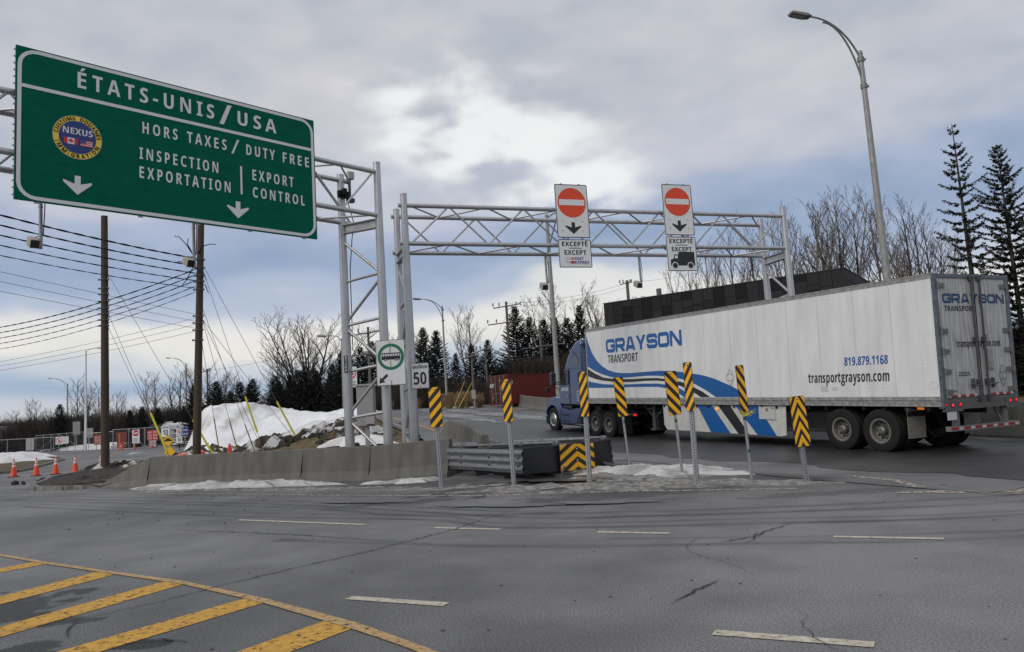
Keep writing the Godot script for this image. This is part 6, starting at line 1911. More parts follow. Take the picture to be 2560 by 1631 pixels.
func street_lamp(label: String, x: float, z: float, top: float, r0: float, r1: float, arm: Vector3, lift: float, kind: int, pole_m: Material) -> Node3D:
	# kind 0: double curved arm with a flat head; 1: short arm with a round head
	var o := thing("street_lamp", label, "street lamp", gp(x, z), Basis(), "street lamps")
	var t := top - o.position.y
	var g := G.new()
	g.tube(Vector3(0, -0.3, 0), Vector3(0, t, 0), r0, r1, 16)
	g.lathe(Transform3D(Basis(), Vector3(0, t, 0)), [Vector2(r1, 0), Vector2(r1 * 1.15, 0.03), Vector2(r1 * 0.9, 0.14), Vector2(0, 0.18)], 14)
	part("pole", g, pole_m, o)
	var am := mat(0.20, 0.20, 0.205, 0.5, 0.4) if pole_m == galv or kind == 0 else pole_m
	var end := Vector3(arm.x, t + lift, arm.z)
	if kind == 0:
		for k in 2:
			g = G.new()
			var pts := PackedVector3Array()
			var from := Vector3(0, t - 0.18 - 1.0 * k, 0)
			var stop := end if k == 0 else Vector3.ZERO.lerp(arm, 0.72) + Vector3(0, t + lift * 0.86, 0)
			for i in 15:
				var f := i / 14.0
				var p := from.lerp(stop, f)
				p.y = lerpf(from.y, stop.y, sin(f * PI * 0.5))
				p.x = lerpf(from.x, stop.x, 1.0 - cos(f * PI * 0.5) * (1.0 - f * 0.0)) * 0.55 + lerpf(from.x, stop.x, f) * 0.45
				p.z = lerpf(from.z, stop.z, 1.0 - cos(f * PI * 0.5)) * 0.55 + lerpf(from.z, stop.z, f) * 0.45
				pts.append(p)
			g.path(pts, 0.035, 0.03, 8)
			part("arm", g, am, o)
		g = G.new()
		for y in [t - 0.18, t - 1.18]: g.lathe(Transform3D(Basis(), Vector3(0, y, 0)), [Vector2(r1, -0.08), Vector2(r1 + 0.035, -0.08), Vector2(r1 + 0.035, 0.08), Vector2(r1, 0.08)], 12); g.box(Transform3D(Basis(), Vector3(0.12, y, 0)), Vector3(0.12, 0.06, 0.05))
		part("clamp", g, am, o)
	else:
		g = G.new(); g.path(PackedVector3Array([Vector3(0, t - 0.1, 0), Vector3(arm.x * 0.3, t + lift * 0.8, arm.z * 0.3), end]), 0.05, 0.04, 8)
		part("arm", g, am, o)
	var d := arm.normalized()
	var hb := Basis(d, Vector3.UP, d.cross(Vector3.UP)) * Basis(Vector3(0, 0, 1), 0.12 if kind == 0 else 0.0)
	g = G.new()
	if kind == 0: g.bevel_prism(P2([-0.05, -0.03, 0.2, -0.09, 0.72, -0.07, 0.76, 0.0, 0.7, 0.05, 0.1, 0.06]), Transform3D(hb, end), -0.15, 0.15, 0.03)
	else: g.bevel_prism(P2([-0.05, -0.05, 0.2, -0.14, 0.8, -0.12, 1.0, 0.0, 0.8, 0.12, 0.2, 0.1]), Transform3D(hb, end), -0.2, 0.2, 0.07)
	part("lamp_head", g, am if kind == 0 else pole_m, o)
	g = G.new(); g.prism(rect(0.22, -0.105, 0.66, -0.095), Transform3D(hb, end), -0.1, 0.1)
	part("lens", g, mat(0.35, 0.35, 0.33, 0.2), o)
	return o

func build_poles() -> void:
	utility_pole("left bare topped wooden utility pole rising from the dirt island", -20.36, -37.7, 12.85, 0.20, 0.155, -0.05, [9.55, 8.44, 8.1, 7.8, 7.5, 7.2, 9.1, 8.8])
	utility_pole("right wooden utility pole with cut cables, its top behind the green sign", -15.6, -37.0, 13.3, 0.20, 0.15, 0.45, [10.1, 9.7, 9.3, 9.0, 8.6, 7.3, 6.95, 6.6, 6.1])
	var names := ["topmost", "second", "third", "fourth", "lowest"]
	for i in 5:
		var y := 10.18 - i * 0.375; var y0 := 10.57 - i * 0.39
		var end := Vector3(-15.4, y, -37.0); var mid := Vector3(-19.12, y0, -28.0)
		wire("%s thick twisted cable from the right pole towards the upper left" % names[i], end, end + (mid - end) * 2.4 + Vector3(0, 0.5, 0), 0.55, 0.0225 - 0.0027 * i, true, "twisted cables on the utility poles")
	for i in 5:
		var a := Vector3(-15.45, 9.67 - i * 0.285, -37.0); var b := Vector3(-20.36, 8.44 - i * 0.287, -37.62)
		wire("%s twisted cable slung between the two wooden poles" % names[i], a, b, 0.06, 0.017 - 0.0018 * i, true, "twisted cables on the utility poles")
		wire("%s twisted cable from the left pole to the left edge" % names[i], b, b + (Vector3(-28.57, 8.31 - i * 0.305, -42) - b) * 2.2 + Vector3(0, 0.7, 0), 0.5, 0.017 - 0.0018 * i, true, "twisted cables on the utility poles")
	for i in 3:
		var e := Vector3(-15.5, 7.39 - i * 0.35, -37.0); var m := Vector3(-19.08, 8.15 - i * 0.37, -28.0)
		wire("%s thin wire climbing left from the right pole" % ["upper", "middle", "lower"][i], e, e + (m - e) * 2.2, 0.1, 0.009, false, "thin wires on the utility poles")
		e = Vector3(-15.5, 7.22 - i * 0.33, -37.0); m = Vector3(-28.54, 6.42 - i * 0.24, -42.0)
		wire("%s thin wire falling left behind the left pole" % ["upper", "middle", "lower"][i], e, e + (m - e) * 2.2 + Vector3(0, 0.6, 0), 0.5, 0.009, false, "thin wires on the utility poles")
	# cut cable ends at the head of the right pole
	var t := thing("cut_cable", "frayed cut cable ends sprouting from the right utility pole", "cable", Vector3(-15.3, 10.3, -36.8))
	for p in [[Vector3(0, 0.1, 0), Vector3(0.25, 0.45, 0), Vector3(0.7, 0.5, 0.1), Vector3(0.95, 0.46, 0.1)], [Vector3(-0.2, 0, 0), Vector3(-0.55, 0.6, 0.1), Vector3(-0.85, 0.95, 0.1), Vector3(-1.1, 1.02, 0.1)], [Vector3(-0.1, -0.1, 0.1), Vector3(-0.4, -0.35, 0.2), Vector3(-0.9, -0.3, 0.2)], [Vector3(-0.1, 0, 0.1), Vector3(-0.16, -0.6, 0.15), Vector3(-0.5, -1.2, 0.1), Vector3(-0.8, -1.55, 0.1)], [Vector3(0.1, -0.8, 0.1), Vector3(0.35, -1.0, 0.1), Vector3(0.45, -1.3, 0.1)], [Vector3(0.1, -1.4, 0.1), Vector3(0.4, -1.55, 0.1), Vector3(0.55, -1.95, 0.1)], [Vector3(-0.3, 0.2, 0), Vector3(-0.5, 0.6, 0.0), Vector3(-0.45, 0.9, 0)]]:
		var g := G.new()
		g.path(PackedVector3Array(p), 0.028, 0.018, 6)
		part("strand", g, black_m, t)
	var y1 := [0.70, 0.62, 0.03]; var y2 := [0.42, 0.35, 0.05]
	var ph := Vector3(-20.2, 9.79, -37.7); var pm := Vector3(-20.2, 7.77, -37.7); var pl := Vector3(-20.2, 7.1, -37.7)
	var qh := Vector3(-15.2, 9.79, -37.0); var qm := Vector3(-15.2, 7.14, -37.0); var ql := Vector3(-15.25, 6.12, -37.0)
	guy("guy wire with the leftmost thick yellow guard, beside the diamond sign", pm, Vector3(-17.26, 0.3, -38.0), [pl], 0.06, 0.325, 0.05, y1)
	guy("guy wire with a thick yellow guard just right of the right pole's foot", ph, Vector3(-15.1, 0.35, -38.0), [], 0.02, 0.20, 0.05, y1)
	guy("guy wire with a thick yellow guard in front of the snow bank", qh, Vector3(-12.62, 0.35, -38.0), [qm], 0.115, 0.305, 0.045, y1)
	guy("guy wire with the rightmost thick yellow guard near the gantry", qh + Vector3(0, 0.2, 0), Vector3(-10.96, 0.33, -39.0), [qm], 0.085, 0.268, 0.045, y1)
	guy("first thin olive guy guard right of the right pole", ql, Vector3(-16.0, 0.3, -41.0), [], 0.02, 0.34, 0.03, y2)
	guy("second thin olive guy guard right of the right pole", qm, Vector3(-15.0, 0.3, -41.0), [], 0.02, 0.26, 0.03, y2)
	guy("third thin olive guy guard, beside the thick one before the snow", qm + Vector3(0, 0.6, 0), Vector3(-14.1, 0.3, -41.0), [], 0.02, 0.21, 0.03, y2)

	var pale := nmat(0.40, 0.40, 0.395, 0.5, 0.2, "streak", Vector3(1, 0.2, 1))
	var white := mat(0.70, 0.71, 0.73, 0.4)
	street_lamp("tall grey street lamp with double curved arm behind the trailer", 13.05, -26.0, 13.55, 0.155, 0.085, Vector3(-1.85, 0, 0.4), 1.35, 0, pale)
	street_lamp("grey street lamp with double arm right of the gantry legs", -6.2, -68.0, 11.5, 0.12, 0.07, Vector3(-1.85, 0, 0.2), 0.85, 0, pale)
	street_lamp("white street lamp with a short arm beside the fence gate", -67.9, -120.0, 15.6, 0.20, 0.12, Vector3(1.9, 0, 0.2), 0.4, 1, white)
	street_lamp("grey double armed street lamp far left of the white one", -88.5, -150.0, 12.8, 0.16, 0.10, Vector3(-3.0, 0, 0.2), 1.3, 0, pale)
	street_lamp("grey double armed street lamp left of the right utility pole", -56.3, -130.0, 13.5, 0.15, 0.09, Vector3(-2.6, 0, 0.2), 1.2, 0, pale)
	street_lamp("thin pale lamp post just left of the gantry legs", -17.0, -75.0, 9.9, 0.11, 0.06, Vector3(-1.4, 0, 0.2), 0.5, 1, pale)
	street_lamp("pale pole behind the truck cab, its head hidden by the sign", 2.5, -45.0, 13.3, 0.17, 0.10, Vector3(1.4, 0, 0.2), 0.2, 1, pale)
	# distant pole lines
	far_pole("weathered pole with two crossarms behind the red container", -0.5, -85.0, 14.2, 0.19, true)
	far_pole("far pole with crossarm and brackets above the black building", 14.1, -90.0, 16.6, 0.24, false)
	far_pole("small pole with a grey box beside the dry reeds", -3.5, -63.0, 6.8, 0.11, false)
	far_pole("dark stump pole left of the container's crossarm pole", -2.9, -78.0, 8.6, 0.12, false)
	far_pole("dark pole seen through the legs of the left gantry", -12.6, -66.0, 9.9, 0.14, true)
	far_pole("pole with a short crossarm right of the right utility pole", -46.6, -115.0, 11.2, 0.17, false)
	far_pole("dark pole close behind the pale pole by the truck", 3.0, -82.0, 11.0, 0.22, true)
	var k := 0
	for w in [[-0.5, 14.0, -85, 14.1, 16.3, -90, "higher"], [-0.4, 13.6, -85, 14.1, 15.8, -90, "lower"]]:
		wire("%s far wire from the crossarm pole to the pole above the building" % w[6], Vector3(w[0], w[1], w[2]), Vector3(w[3], w[4], w[5]), 0.5, 0.014, false, "far wires")
	wire("far wire leaving the pole above the building to the right", Vector3(14.1, 16.3, -90), Vector3(34, 19.5, -92), 0.6, 0.014, false, "far wires")
	wire("sloping guy from the crossarm pole to the small pole", Vector3(-0.5, 12.8, -85), Vector3(-4.4, 5.0, -80), 0.1, 0.014, false, "far wires")
	wire("drooping wire from the small pole to the crossarm pole", Vector3(-3.5, 6.6, -63), Vector3(-0.5, 9.6, -85), 0.6, 0.016, false, "far wires")
	wire("upper dark wire crossing behind the small pole", Vector3(-6.2, 5.4, -68), Vector3(-0.5, 7.2, -85), 0.3, 0.02, false, "far wires")
	wire("lower dark wire crossing behind the small pole", Vector3(-6.2, 4.6, -68), Vector3(-0.5, 6.0, -85), 0.3, 0.018, false, "far wires")
	wire("dark wire from the crossarm pole past the pale pole", Vector3(-0.5, 9.6, -85), Vector3(12, 9.9, -84), 0.5, 0.022, false, "far wires")
	wire("far wire between the gantry legs and the right utility pole", Vector3(-12.6, 9.6, -66), Vector3(-46.6, 11.0, -115), 0.6, 0.016, false, "far wires")
	# pole-mounted box on the small pole
	t = thing("meter_box", "grey meter box on the small pole by the reeds", "box", gp(-3.5, -62.85, 0.9))
	var g := G.new(); g.bevel_prism(rect(-0.17, 0, 0.17, 0.75), Transform3D(), -0.08, 0.08, 0.02)
	part("housing", g, mat(0.32, 0.32, 0.32, 0.5, 0.2), t)
	g = G.new(); g.tube(Vector3(0.05, -1.0, 0), Vector3(0.05, 0.0, 0), 0.04, 0.04, 6)
	part("conduit", g, mat(0.32, 0.32, 0.32, 0.5, 0.2), t)

func far_pole(label: String, x: float, z: float, top: float, r: float, arms: bool) -> void:
	var o := thing("utility_pole", label, "utility pole", gp(x, z), Basis(), "far utility poles")
	var t := top - o.position.y
	var g := G.new(); g.tube(Vector3(0, -0.5, 0), Vector3(0, t, 0), r, r * 0.75, 10)
	part("pole", g, nmat(0.17, 0.155, 0.135, 0.9, 0.0, "streak", Vector3(1.5, 0.2, 1.5)), o)
	var grey := mat(0.12, 0.12, 0.125, 0.6, 0.3)
	var list := [[t - 0.55, -1.5, 1.6], [t - 2.4, -2.2, 2.5]] if arms else [[t - 0.35, -0.9, 0.5]]
	for a in list:
		g = G.new(); g.tube(Vector3(a[1], a[0] - 0.15, 0.15), Vector3(a[2], a[0] + 0.2, 0.15), 0.07, 0.07, 6)
		g.tube(Vector3(0, a[0] - 0.5, 0.1), Vector3(a[2] * 0.5, a[0] + 0.05, 0.15), 0.03, 0.03, 5)
		var arm := part("crossarm", g, grey, o)
		g = G.new()
		for e in [a[1], a[1] * 0.55, a[2] * 0.7, a[2]]:
			g.lathe(Transform3D(Basis(), Vector3(e, a[0] + 0.05, 0.15)), [Vector2(0.05, 0), Vector2(0.11, 0.1), Vector2(0.05, 0.2), Vector2(0.11, 0.3), Vector2(0, 0.45)], 8)
		part("insulator", g, mat(0.25, 0.25, 0.26, 0.3), arm)
	if not arms:
		g = G.new()
		for s in [0.5, 1.5]:
			for l in [[s, 0.9, s, 1.5], [s, 1.5, s + 0.45, 1.5], [s, 0.9, s + 0.45, 0.9], [s + 0.45, 1.2, s + 0.45, 1.5]]: g.tube(Vector3(l[0], t - 3.6 + l[1], 0.2), Vector3(l[2], t - 3.6 + l[3], 0.2), 0.035, 0.035, 5)
		g.tube(Vector3(0, t - 2.6, 0.1), Vector3(1.9, t - 2.3, 0.2), 0.03, 0.03, 5)
		if top > 12.0: part("bracket", g, grey, o)

# ------------------------------------------------------------------ small things on the left
func cones() -> void:
	var o := thing("traffic_cone", "leftmost orange traffic cone of the front row of five", "traffic cone", gp(-24.8, -37.6), Basis(), "orange cones closing the left road")
	var g := G.new()
	g.bevel_prism(rrect(-0.2, -0.2, 0.2, 0.2, 0.05, 3), Transform3D(Basis(Vector3.RIGHT, -PI / 2), Vector3.ZERO), 0.0, 0.035, 0.01)
	part("base", g, rubber, o)
	var org := nmat(0.92, 0.085, 0.028, 0.45, 0.0, "soft", Vector3(3, 3, 3))
	var rad := func(y: float) -> float: return lerpf(0.155, 0.03, y / 0.86)
	g = G.new()
	g.lathe(Transform3D(), [Vector2(rad.call(0.03), 0.03), Vector2(rad.call(0.84), 0.84), Vector2(0.022, 0.87), Vector2(0, 0.875)], 20)
	part("body", g, org, o)
	for y in [[0.49, 0.59], [0.64, 0.77]]:
		g = G.new(); g.lathe(Transform3D(), [Vector2(rad.call(y[0]) + 0.003, y[0]), Vector2(rad.call(y[1]) + 0.003, y[1])], 20)
		part("reflective_band", g, mat(0.62, 0.60, 0.60, 0.4), o)
	for c in [[-23.5, -37.3, "second orange cone from the left of the front row"], [-22.8, -37.7, "middle orange cone of the front row of five"], [-21.9, -37.8, "fourth orange cone from the left of the front row"], [-21.0, -38.5, "orange cone half hidden by the left wooden utility pole"], [-51.4, -99.0, "left small cone in front of the closed fence, below the brown sign"], [-50.2, -100.0, "middle small cone in front of the closed fence, below the no entry sign"], [-48.4, -101.0, "right small cone in front of the closed fence, below the red sign"]]:
		copy(o, gp(c[0], c[1]), yaw(c[0] * 40.0), c[2])
	o = thing("traffic_cone", "plain red cone behind the concrete barrier, left of the dirt heap", "traffic cone", Vector3(-14.2, 0.0, -37.6))
	g = G.new(); g.lathe(Transform3D(), [Vector2(0.19, 0.05), Vector2(0.05, 0.95), Vector2(0.03, 0.98), Vector2(0, 0.985)], 18)
	part("body", g, mat(0.80, 0.045, 0.03, 0.45), o)
	g = G.new(); g.bx(-0.24, 0.24, 0, 0.05, -0.24, 0.24)
	part("base", g, mat(0.80, 0.045, 0.03, 0.45), o)
	# corrugated drain pipes lying in the earth
	for p in [[-17.45, 0.36, -39.0, 35.0, "salmon plastic pipe end lying in the dug earth"], [-17.0, 0.36, -40.4, 80.0, "orange plastic pipe end against the right wooden pole"]]:
		o = thing("drain_pipe", p[4], "pipe", Vector3(p[0], p[1], p[2]), yaw(p[3]), "plastic pipes in the dug earth")
		g = G.new()
		var pr := []
		for i in 25: pr.append(Vector2(0.17 + 0.018 * sin(i * 1.6), -0.5 + i * 0.042))
		g.lathe(Transform3D(Basis(Vector3(0, 0, 1), -1.25), Vector3.ZERO), pr, 16)
		part("pipe_wall", g, mat(0.75, 0.24, 0.14, 0.5) if p[3] < 50.0 else mat(0.80, 0.11, 0.06, 0.5), o)
		g = G.new(); g.lathe(Transform3D(Basis(Vector3(0, 0, 1), -1.25), Vector3.ZERO), [Vector2(0.2, -0.55), Vector2(0.215, -0.5), Vector2(0.19, -0.46)], 16)
		part("collar", g, mat(0.6, 0.16, 0.08, 0.5), o)

func small_sign(called: String, label: String, at: Vector3, w: float, h: float, face: Material, post: bool, group := "", foot := 0.0) -> Node3D:
	# panel with its lower left corner at the local origin, on a post that reaches the ground
	var o := thing(called, label, "road sign", at, Basis(), group)
	plate(o, 0, 0, w, h, 0.03, 0.0, face)
	var g := G.new()
	if post: g.bx(w * 0.5 - 0.03, w * 0.5 + 0.03, foot - at.y - 0.2, h - 0.03, -0.07, -0.014)
	else: g.bx(0.05, w - 0.05, h * 0.5 - 0.03, h * 0.5 + 0.03, -0.05, -0.014)
	part("post" if post else "clamp", g, galv, o)
	return o

func text_lines(o: Node3D, lines: Array, x0: float, x1: float, top: float, lh: float, m: Material) -> void:
	var g := G.new()
	for i in lines.size():
		var s: String = lines[i]
		if s == "": continue
		letters(g, s, Transform3D(), x0, top - lh * (i + 1) + lh * 0.28, x1, top - lh * i, true, 0.005)
	part("lettering", g, m, o)

func no_walk(o: Node3D, cx: float, cy: float, r: float) -> void:
	var g := G.new()
	g.ring(Transform3D(Basis(), Vector3(cx, cy, 0)), r * 0.8, r, 28, 0.009)
	g.poly(P2([cx - r * 0.68, cy + r * 0.52, cx + r * 0.52, cy - r * 0.68, cx + r * 0.68, cy - r * 0.52, cx - r * 0.52, cy + r * 0.68]), Transform3D(), 0.008)
	part("prohibition_ring", g, mat(0.60, 0.02, 0.03, 0.45), o)
	g = G.new()
	g.poly(circle(cx + r * 0.05, cy + r * 0.5, r * 0.13, 12), Transform3D(), 0.005)
	g.poly(P2([cx - r * 0.05, cy + r * 0.32, cx + r * 0.2, cy + r * 0.25, cx + r * 0.36, cy + r * 0.02, cx + r * 0.28, cy - r * 0.02, cx + r * 0.1, cy + r * 0.12, cx + r * 0.1, cy - r * 0.12, cx + r * 0.3, cy - r * 0.6, cx + r * 0.18, cy - r * 0.62, cx, cy - r * 0.25, cx - r * 0.28, cy - r * 0.6, cx - r * 0.38, cy - r * 0.54, cx - r * 0.12, cy - r * 0.1, cx - r * 0.12, cy + r * 0.12, cx - r * 0.3, cy - r * 0.02, cx - r * 0.36, cy + r * 0.05]), Transform3D(), 0.005)
	part("walking_symbol", g, sign_black, o)

func left_signs() -> void:
	var dred := mat(0.24, 0.04, 0.022, 0.55); var red := mat(0.50, 0.02, 0.03, 0.5); var wt := mat(0.62, 0.60, 0.58, 0.5)
	var o := small_sign("notice_sign", "brownish red notice with white lettering left of the left wooden pole", Vector3(-57.75, 0.9, -104.0), 1.2, 1.4, dred, false, "notices on the fence")
	text_lines(o, ["", "VERS LES", "ÉTATS-UNIS", "TO THE", "U.S.A."], 0.15, 1.05, 1.35, 0.25, wt)
	o = small_sign("notice_sign", "two column brown notice on the fence right of the left wooden pole", Vector3(-55.2, 1.05, -104.9), 1.5, 1.35, mat(0.15, 0.028, 0.02, 0.6), false, "notices on the fence")
	text_lines(o, ["STOP", "ARRÊT", "STOP"], 0.35, 1.15, 1.2, 0.4, mat(0.2, 0.06, 0.05, 0.6))
	o = small_sign("notice_sign", "orange panel under the two column brown notice", Vector3(-54.95, 0.3, -104.7), 1.05, 0.8, mat(0.30, 0.07, 0.035, 0.6), false, "notices on the fence")
	text_lines(o, ["ROUTE", "FERMÉE"], 0.15, 0.9, 0.7, 0.3, mat(0.25, 0.05, 0.03, 0.6))
	o = small_sign("notice_sign", "bright red two column notice right of the no entry plate", Vector3(-51.4, 1.0, -105.9), 1.5, 1.4, red, false, "notices on the fence")
	text_lines(o, ["ARRÊT", "VÉRIFIEZ", "PASSAGE"], 0.08, 0.68, 1.3, 0.42, wt); text_lines(o, ["STOP", "CHECK", "PASSING"], 0.82, 1.42, 1.3, 0.42, wt)
	o = small_sign("notice_sign", "grey white plate below the bright red notice", Vector3(-51.1, 0.2, -105.8), 1.0, 0.8, mat(0.40, 0.40, 0.39, 0.5), false, "notices on the fence")
	var g := G.new(); g.poly(rect(0.1, 0.32, 0.9, 0.5), Transform3D(), 0.005); part("bar", g, mat(0.25, 0.2, 0.2, 0.5), o)
	o = small_sign("notice_sign", "red notice half hidden behind the blue sign", Vector3(-46.9, 0.9, -107.6), 1.4, 1.3, red, false, "notices on the fence")
	text_lines(o, ["RALENTIR", "SLOW", "ZONE"], 0.2, 1.2, 1.2, 0.4, wt)
	o = small_sign("no_entry_sign", "tall white plate with a red no entry disc on the closed fence", Vector3(-52.95, 0.75, -104.9), 1.0, 1.85, sign_white, false)
	g = G.new(); g.ring(Transform3D(Basis(), Vector3(0.5, 1.38, 0)), 0, 0.43, 28, 0.005); part("disc", g, mat(0.50, 0.02, 0.045, 0.45), o)
	g = G.new(); g.poly(rect(0.14, 1.31, 0.86, 1.46), Transform3D(), 0.009); part("bar", g, sign_white, o)
	text_lines(o, ["EXCEPTÉ", "BUS", "AUTOS"], 0.2, 0.8, 0.78, 0.24, mat(0.15, 0.15, 0.16, 0.5))
	for s in [[-28.93, 1.45, -62.0, 0.66, 0.92, "white speed sign 10 with a strip above it, over the yellow diamond", true], [-35.78, 0.72, -80.0, 0.62, 0.80, "smaller white speed sign 10 below the faded walking sign", false]]:
		o = small_sign("speed_sign", s[5], Vector3(s[0], s[1], s[2]), s[3], s[4], sign_white, true, "speed signs at the gate")
		g = G.new(); letters(g, "10", Transform3D(), s[3] * 0.2, s[4] * 0.16, s[3] * 0.82, s[4] * 0.64, true, 0.005); letters(g, "MAXIMUM", Transform3D(), 0.06, s[4] * 0.78, s[3] - 0.06, s[4] * 0.9, true, 0.005)
		part("lettering", g, mat(0.03, 0.035, 0.08, 0.5), o)
		if s[6]:
			g = G.new(); g.poly(rect(0.02, s[4] * 0.75, s[3] - 0.02, s[4] * 0.76), Transform3D(), 0.005); part("line", g, sign_black, o)
	var sy := mat(0.72, 0.42, 0.01, 0.5)
	for s in [[-28.35, 1.13, -61.9, "upper yellow diamond sign with a speed bump symbol"], [-27.82, 0.25, -61.0, "lower yellow diamond sign, half buried in the earth"]]:
		o = thing("warning_sign", s[3], "road sign", Vector3(s[0], s[1], s[2]), Basis(), "yellow diamond signs at the gate")
		g = G.new(); g.prism(P2([-0.52, 0, 0, -0.52, 0.52, 0, 0, 0.52]), Transform3D(), -0.01, 0.0); part("plate", g, sy, o)
		g = G.new(); frame_poly(g, P2([-0.50, 0, 0, -0.50, 0.50, 0, 0, 0.50]), P2([-0.47, 0, 0, -0.47, 0.47, 0, 0, 0.47]), Transform3D(), 0.004); part("border", g, sign_black, o)
		if s[1] > 0.8:
			g = G.new(); g.poly(P2([-0.36, -0.05, 0.36, -0.05, 0.34, 0.0, 0.1, 0.2, -0.1, 0.2, -0.34, 0.0]), Transform3D(), 0.004); part("bump_symbol", g, sign_black, o)
		g = G.new(); g.bx(-0.03, 0.03, -s[1] - 0.3, 0.4, -0.07, -0.012); part("post", g, galv, o)
	o = small_sign("prohibition_sign", "faded white no pedestrians sign above the smaller speed sign", Vector3(-35.78, 1.56, -80.0), 0.62, 0.66, sign_white, true, "no pedestrian signs")
	no_walk(o, 0.31, 0.34, 0.25)
	o = small_sign("prohibition_sign", "white no pedestrians sign on the sliding gate with a blank half", Vector3(-73.6, 1.2, -121.6), 1.15, 1.2, sign_white, false, "no pedestrian signs")
	no_walk(o, 0.575, 0.6, 0.5)
	o = small_sign("blank_board", "blank white board beside the no pedestrians sign on the gate", Vector3(-72.4, 1.25, -121.5), 0.95, 1.15, mat(0.55, 0.55, 0.54, 0.5), false)
	o = small_sign("direction_sign", "blue sign with a white arrow and two lines at the gate", Vector3(-35.15, 1.4, -79.8), 0.76, 0.86, mat(0.012, 0.05, 0.22, 0.45), true)
	g = G.new(); g.poly(P2([0.06, 0.12, 0.10, 0.12, 0.10, 0.62, 0.14, 0.62, 0.08, 0.74, 0.02, 0.62, 0.06, 0.62]), Transform3D(), 0.005); part("arrow", g, sign_white, o)
	text_lines(o, ["HORS-TAXE", "", "DUTY FREE"], 0.18, 0.70, 0.68, 0.2, sign_white)
	o = small_sign("prohibition_sign", "white sign with a red ring half hidden by the left gantry leg", Vector3(-11.25, 3.95, -50.0), 0.85, 1.35, sign_white, true, "", 1.7)
	g = G.new(); g.ring(Transform3D(Basis(), Vector3(0.425, 0.88, 0)), 0.29, 0.36, 28, 0.005); g.poly(P2([0.2, 1.08, 0.62, 0.63, 0.66, 0.67, 0.24, 1.12]), Transform3D(), 0.008); part("prohibition_ring", g, mat(0.6, 0.02, 0.03, 0.45), o)
	g = G.new(); g.poly(rect(0.24, 0.82, 0.62, 0.96), Transform3D(), 0.004); part("symbol", g, sign_black, o)
	text_lines(o, ["EXCEPTÉ", "CAMIONS"], 0.1, 0.75, 0.42, 0.2, sign_black)
	# a grey blank board, two grey backs of signs, a white gate post, an orange post
	o = small_sign("blank_board", "pale grey board standing by the left fence", Vector3(-77.3, 0.55, -120.0), 1.3, 1.9, mat(0.38, 0.38, 0.37, 0.6), true)
	o = small_sign("road_sign", "larger grey back of a sign left of the white street lamp", Vector3(-74.6, 2.6, -128.0), 1.25, 2.2, mat(0.22, 0.22, 0.225, 0.6), true, "grey sign backs by the gate")
	o = small_sign("road_sign", "smaller grey back of a sign right of the white street lamp", Vector3(-72.4, 2.0, -128.2), 1.1, 1.6, mat(0.24, 0.24, 0.245, 0.6), true, "grey sign backs by the gate")
	o = thing("bollard", "orange post in front of the brown notices", "bollard", Vector3(-54.1, 0, -103.8))
	g = G.new(); g.tube(Vector3.ZERO, Vector3(0, 2.2, 0), 0.09, 0.09, 10); part("post", g, mat(0.62, 0.16, 0.03, 0.5), o)
	g = G.new(); g.lathe(Transform3D(), [Vector2(0.14, 0), Vector2(0.12, 0.08), Vector2(0.09, 0.1)], 10); part("base", g, mat(0.1, 0.1, 0.1, 0.7), o)

# ------------------------------------------------------------------ fences
func fence_run(called: String, label: String, cat: String, a: Vector3, b: Vector3, hgt: float, posts: int, white_top: bool) -> void:
	var o := thing(called, label, cat, a, Basis(), "chain link fences at the gate" if called == "chain_link_fence" else "gates in the fence")
	var d := b - a; var ln := d.length(); var u := d / ln
	var g := G.new()
	var step := 0.16
	var n := int((ln + hgt) / step)
	var side := Vector3(-u.z, 0, u.x) * 0.004
	for i in n: # crossing wires
		for s in 2:
			var x0: float = i * step - (hgt if s == 0 else 0.0); var x1: float = x0 + hgt if s == 0 else x0 - hgt
			var y0 := 0.08; var y1 := hgt
			var p := Vector2(x0, y0); var q := Vector2(x1, y1)
			for k in 2:
				if p.x < 0.0: p = p.lerp(q, (0.0 - p.x) / (q.x - p.x))
				if q.x > ln: q = p.lerp(q, (ln - p.x) / (q.x - p.x))
				if p.x > ln: p = p.lerp(q, (ln - p.x) / (q.x - p.x))
				if q.x < 0.0: q = p.lerp(q, (0.0 - p.x) / (q.x - p.x))
			if p.distance_to(q) < 0.05: continue
			var A := u * p.x + Vector3.UP * p.y; var B := u * q.x + Vector3.UP * q.y
			var w := Vector3.UP * 0.007
			g.quad(A - w, B - w, B + w, A + w)
	var net := part("chain_link_mesh", g, mat(0.12, 0.12, 0.125, 0.6, 0.3), o)
	net.set_meta("kind", "stuff")
	for i in posts + 1:
		var p := d * (float(i) / posts)
		g = G.new(); g.tube(p - Vector3.UP * 0.2, p + Vector3.UP * (hgt + 0.1), 0.05, 0.05, 8)
		part("post", g, galv, o)
	for y in [hgt, 0.08]:
		g = G.new(); g.tube(Vector3.UP * y, d + Vector3.UP * y, 0.035, 0.035, 7)
		part("rail", g, white_m if white_top and y > 1.0 else galv, o)
	if called != "chain_link_fence":
		g = G.new(); g.tube(Vector3.UP * 0.08, d * 0.5 + Vector3.UP * hgt, 0.025, 0.025, 6); g.tube(d * 0.5 + Vector3.UP * hgt, d + Vector3.UP * 0.08, 0.025, 0.025, 6)
		part("brace", g, galv, o)

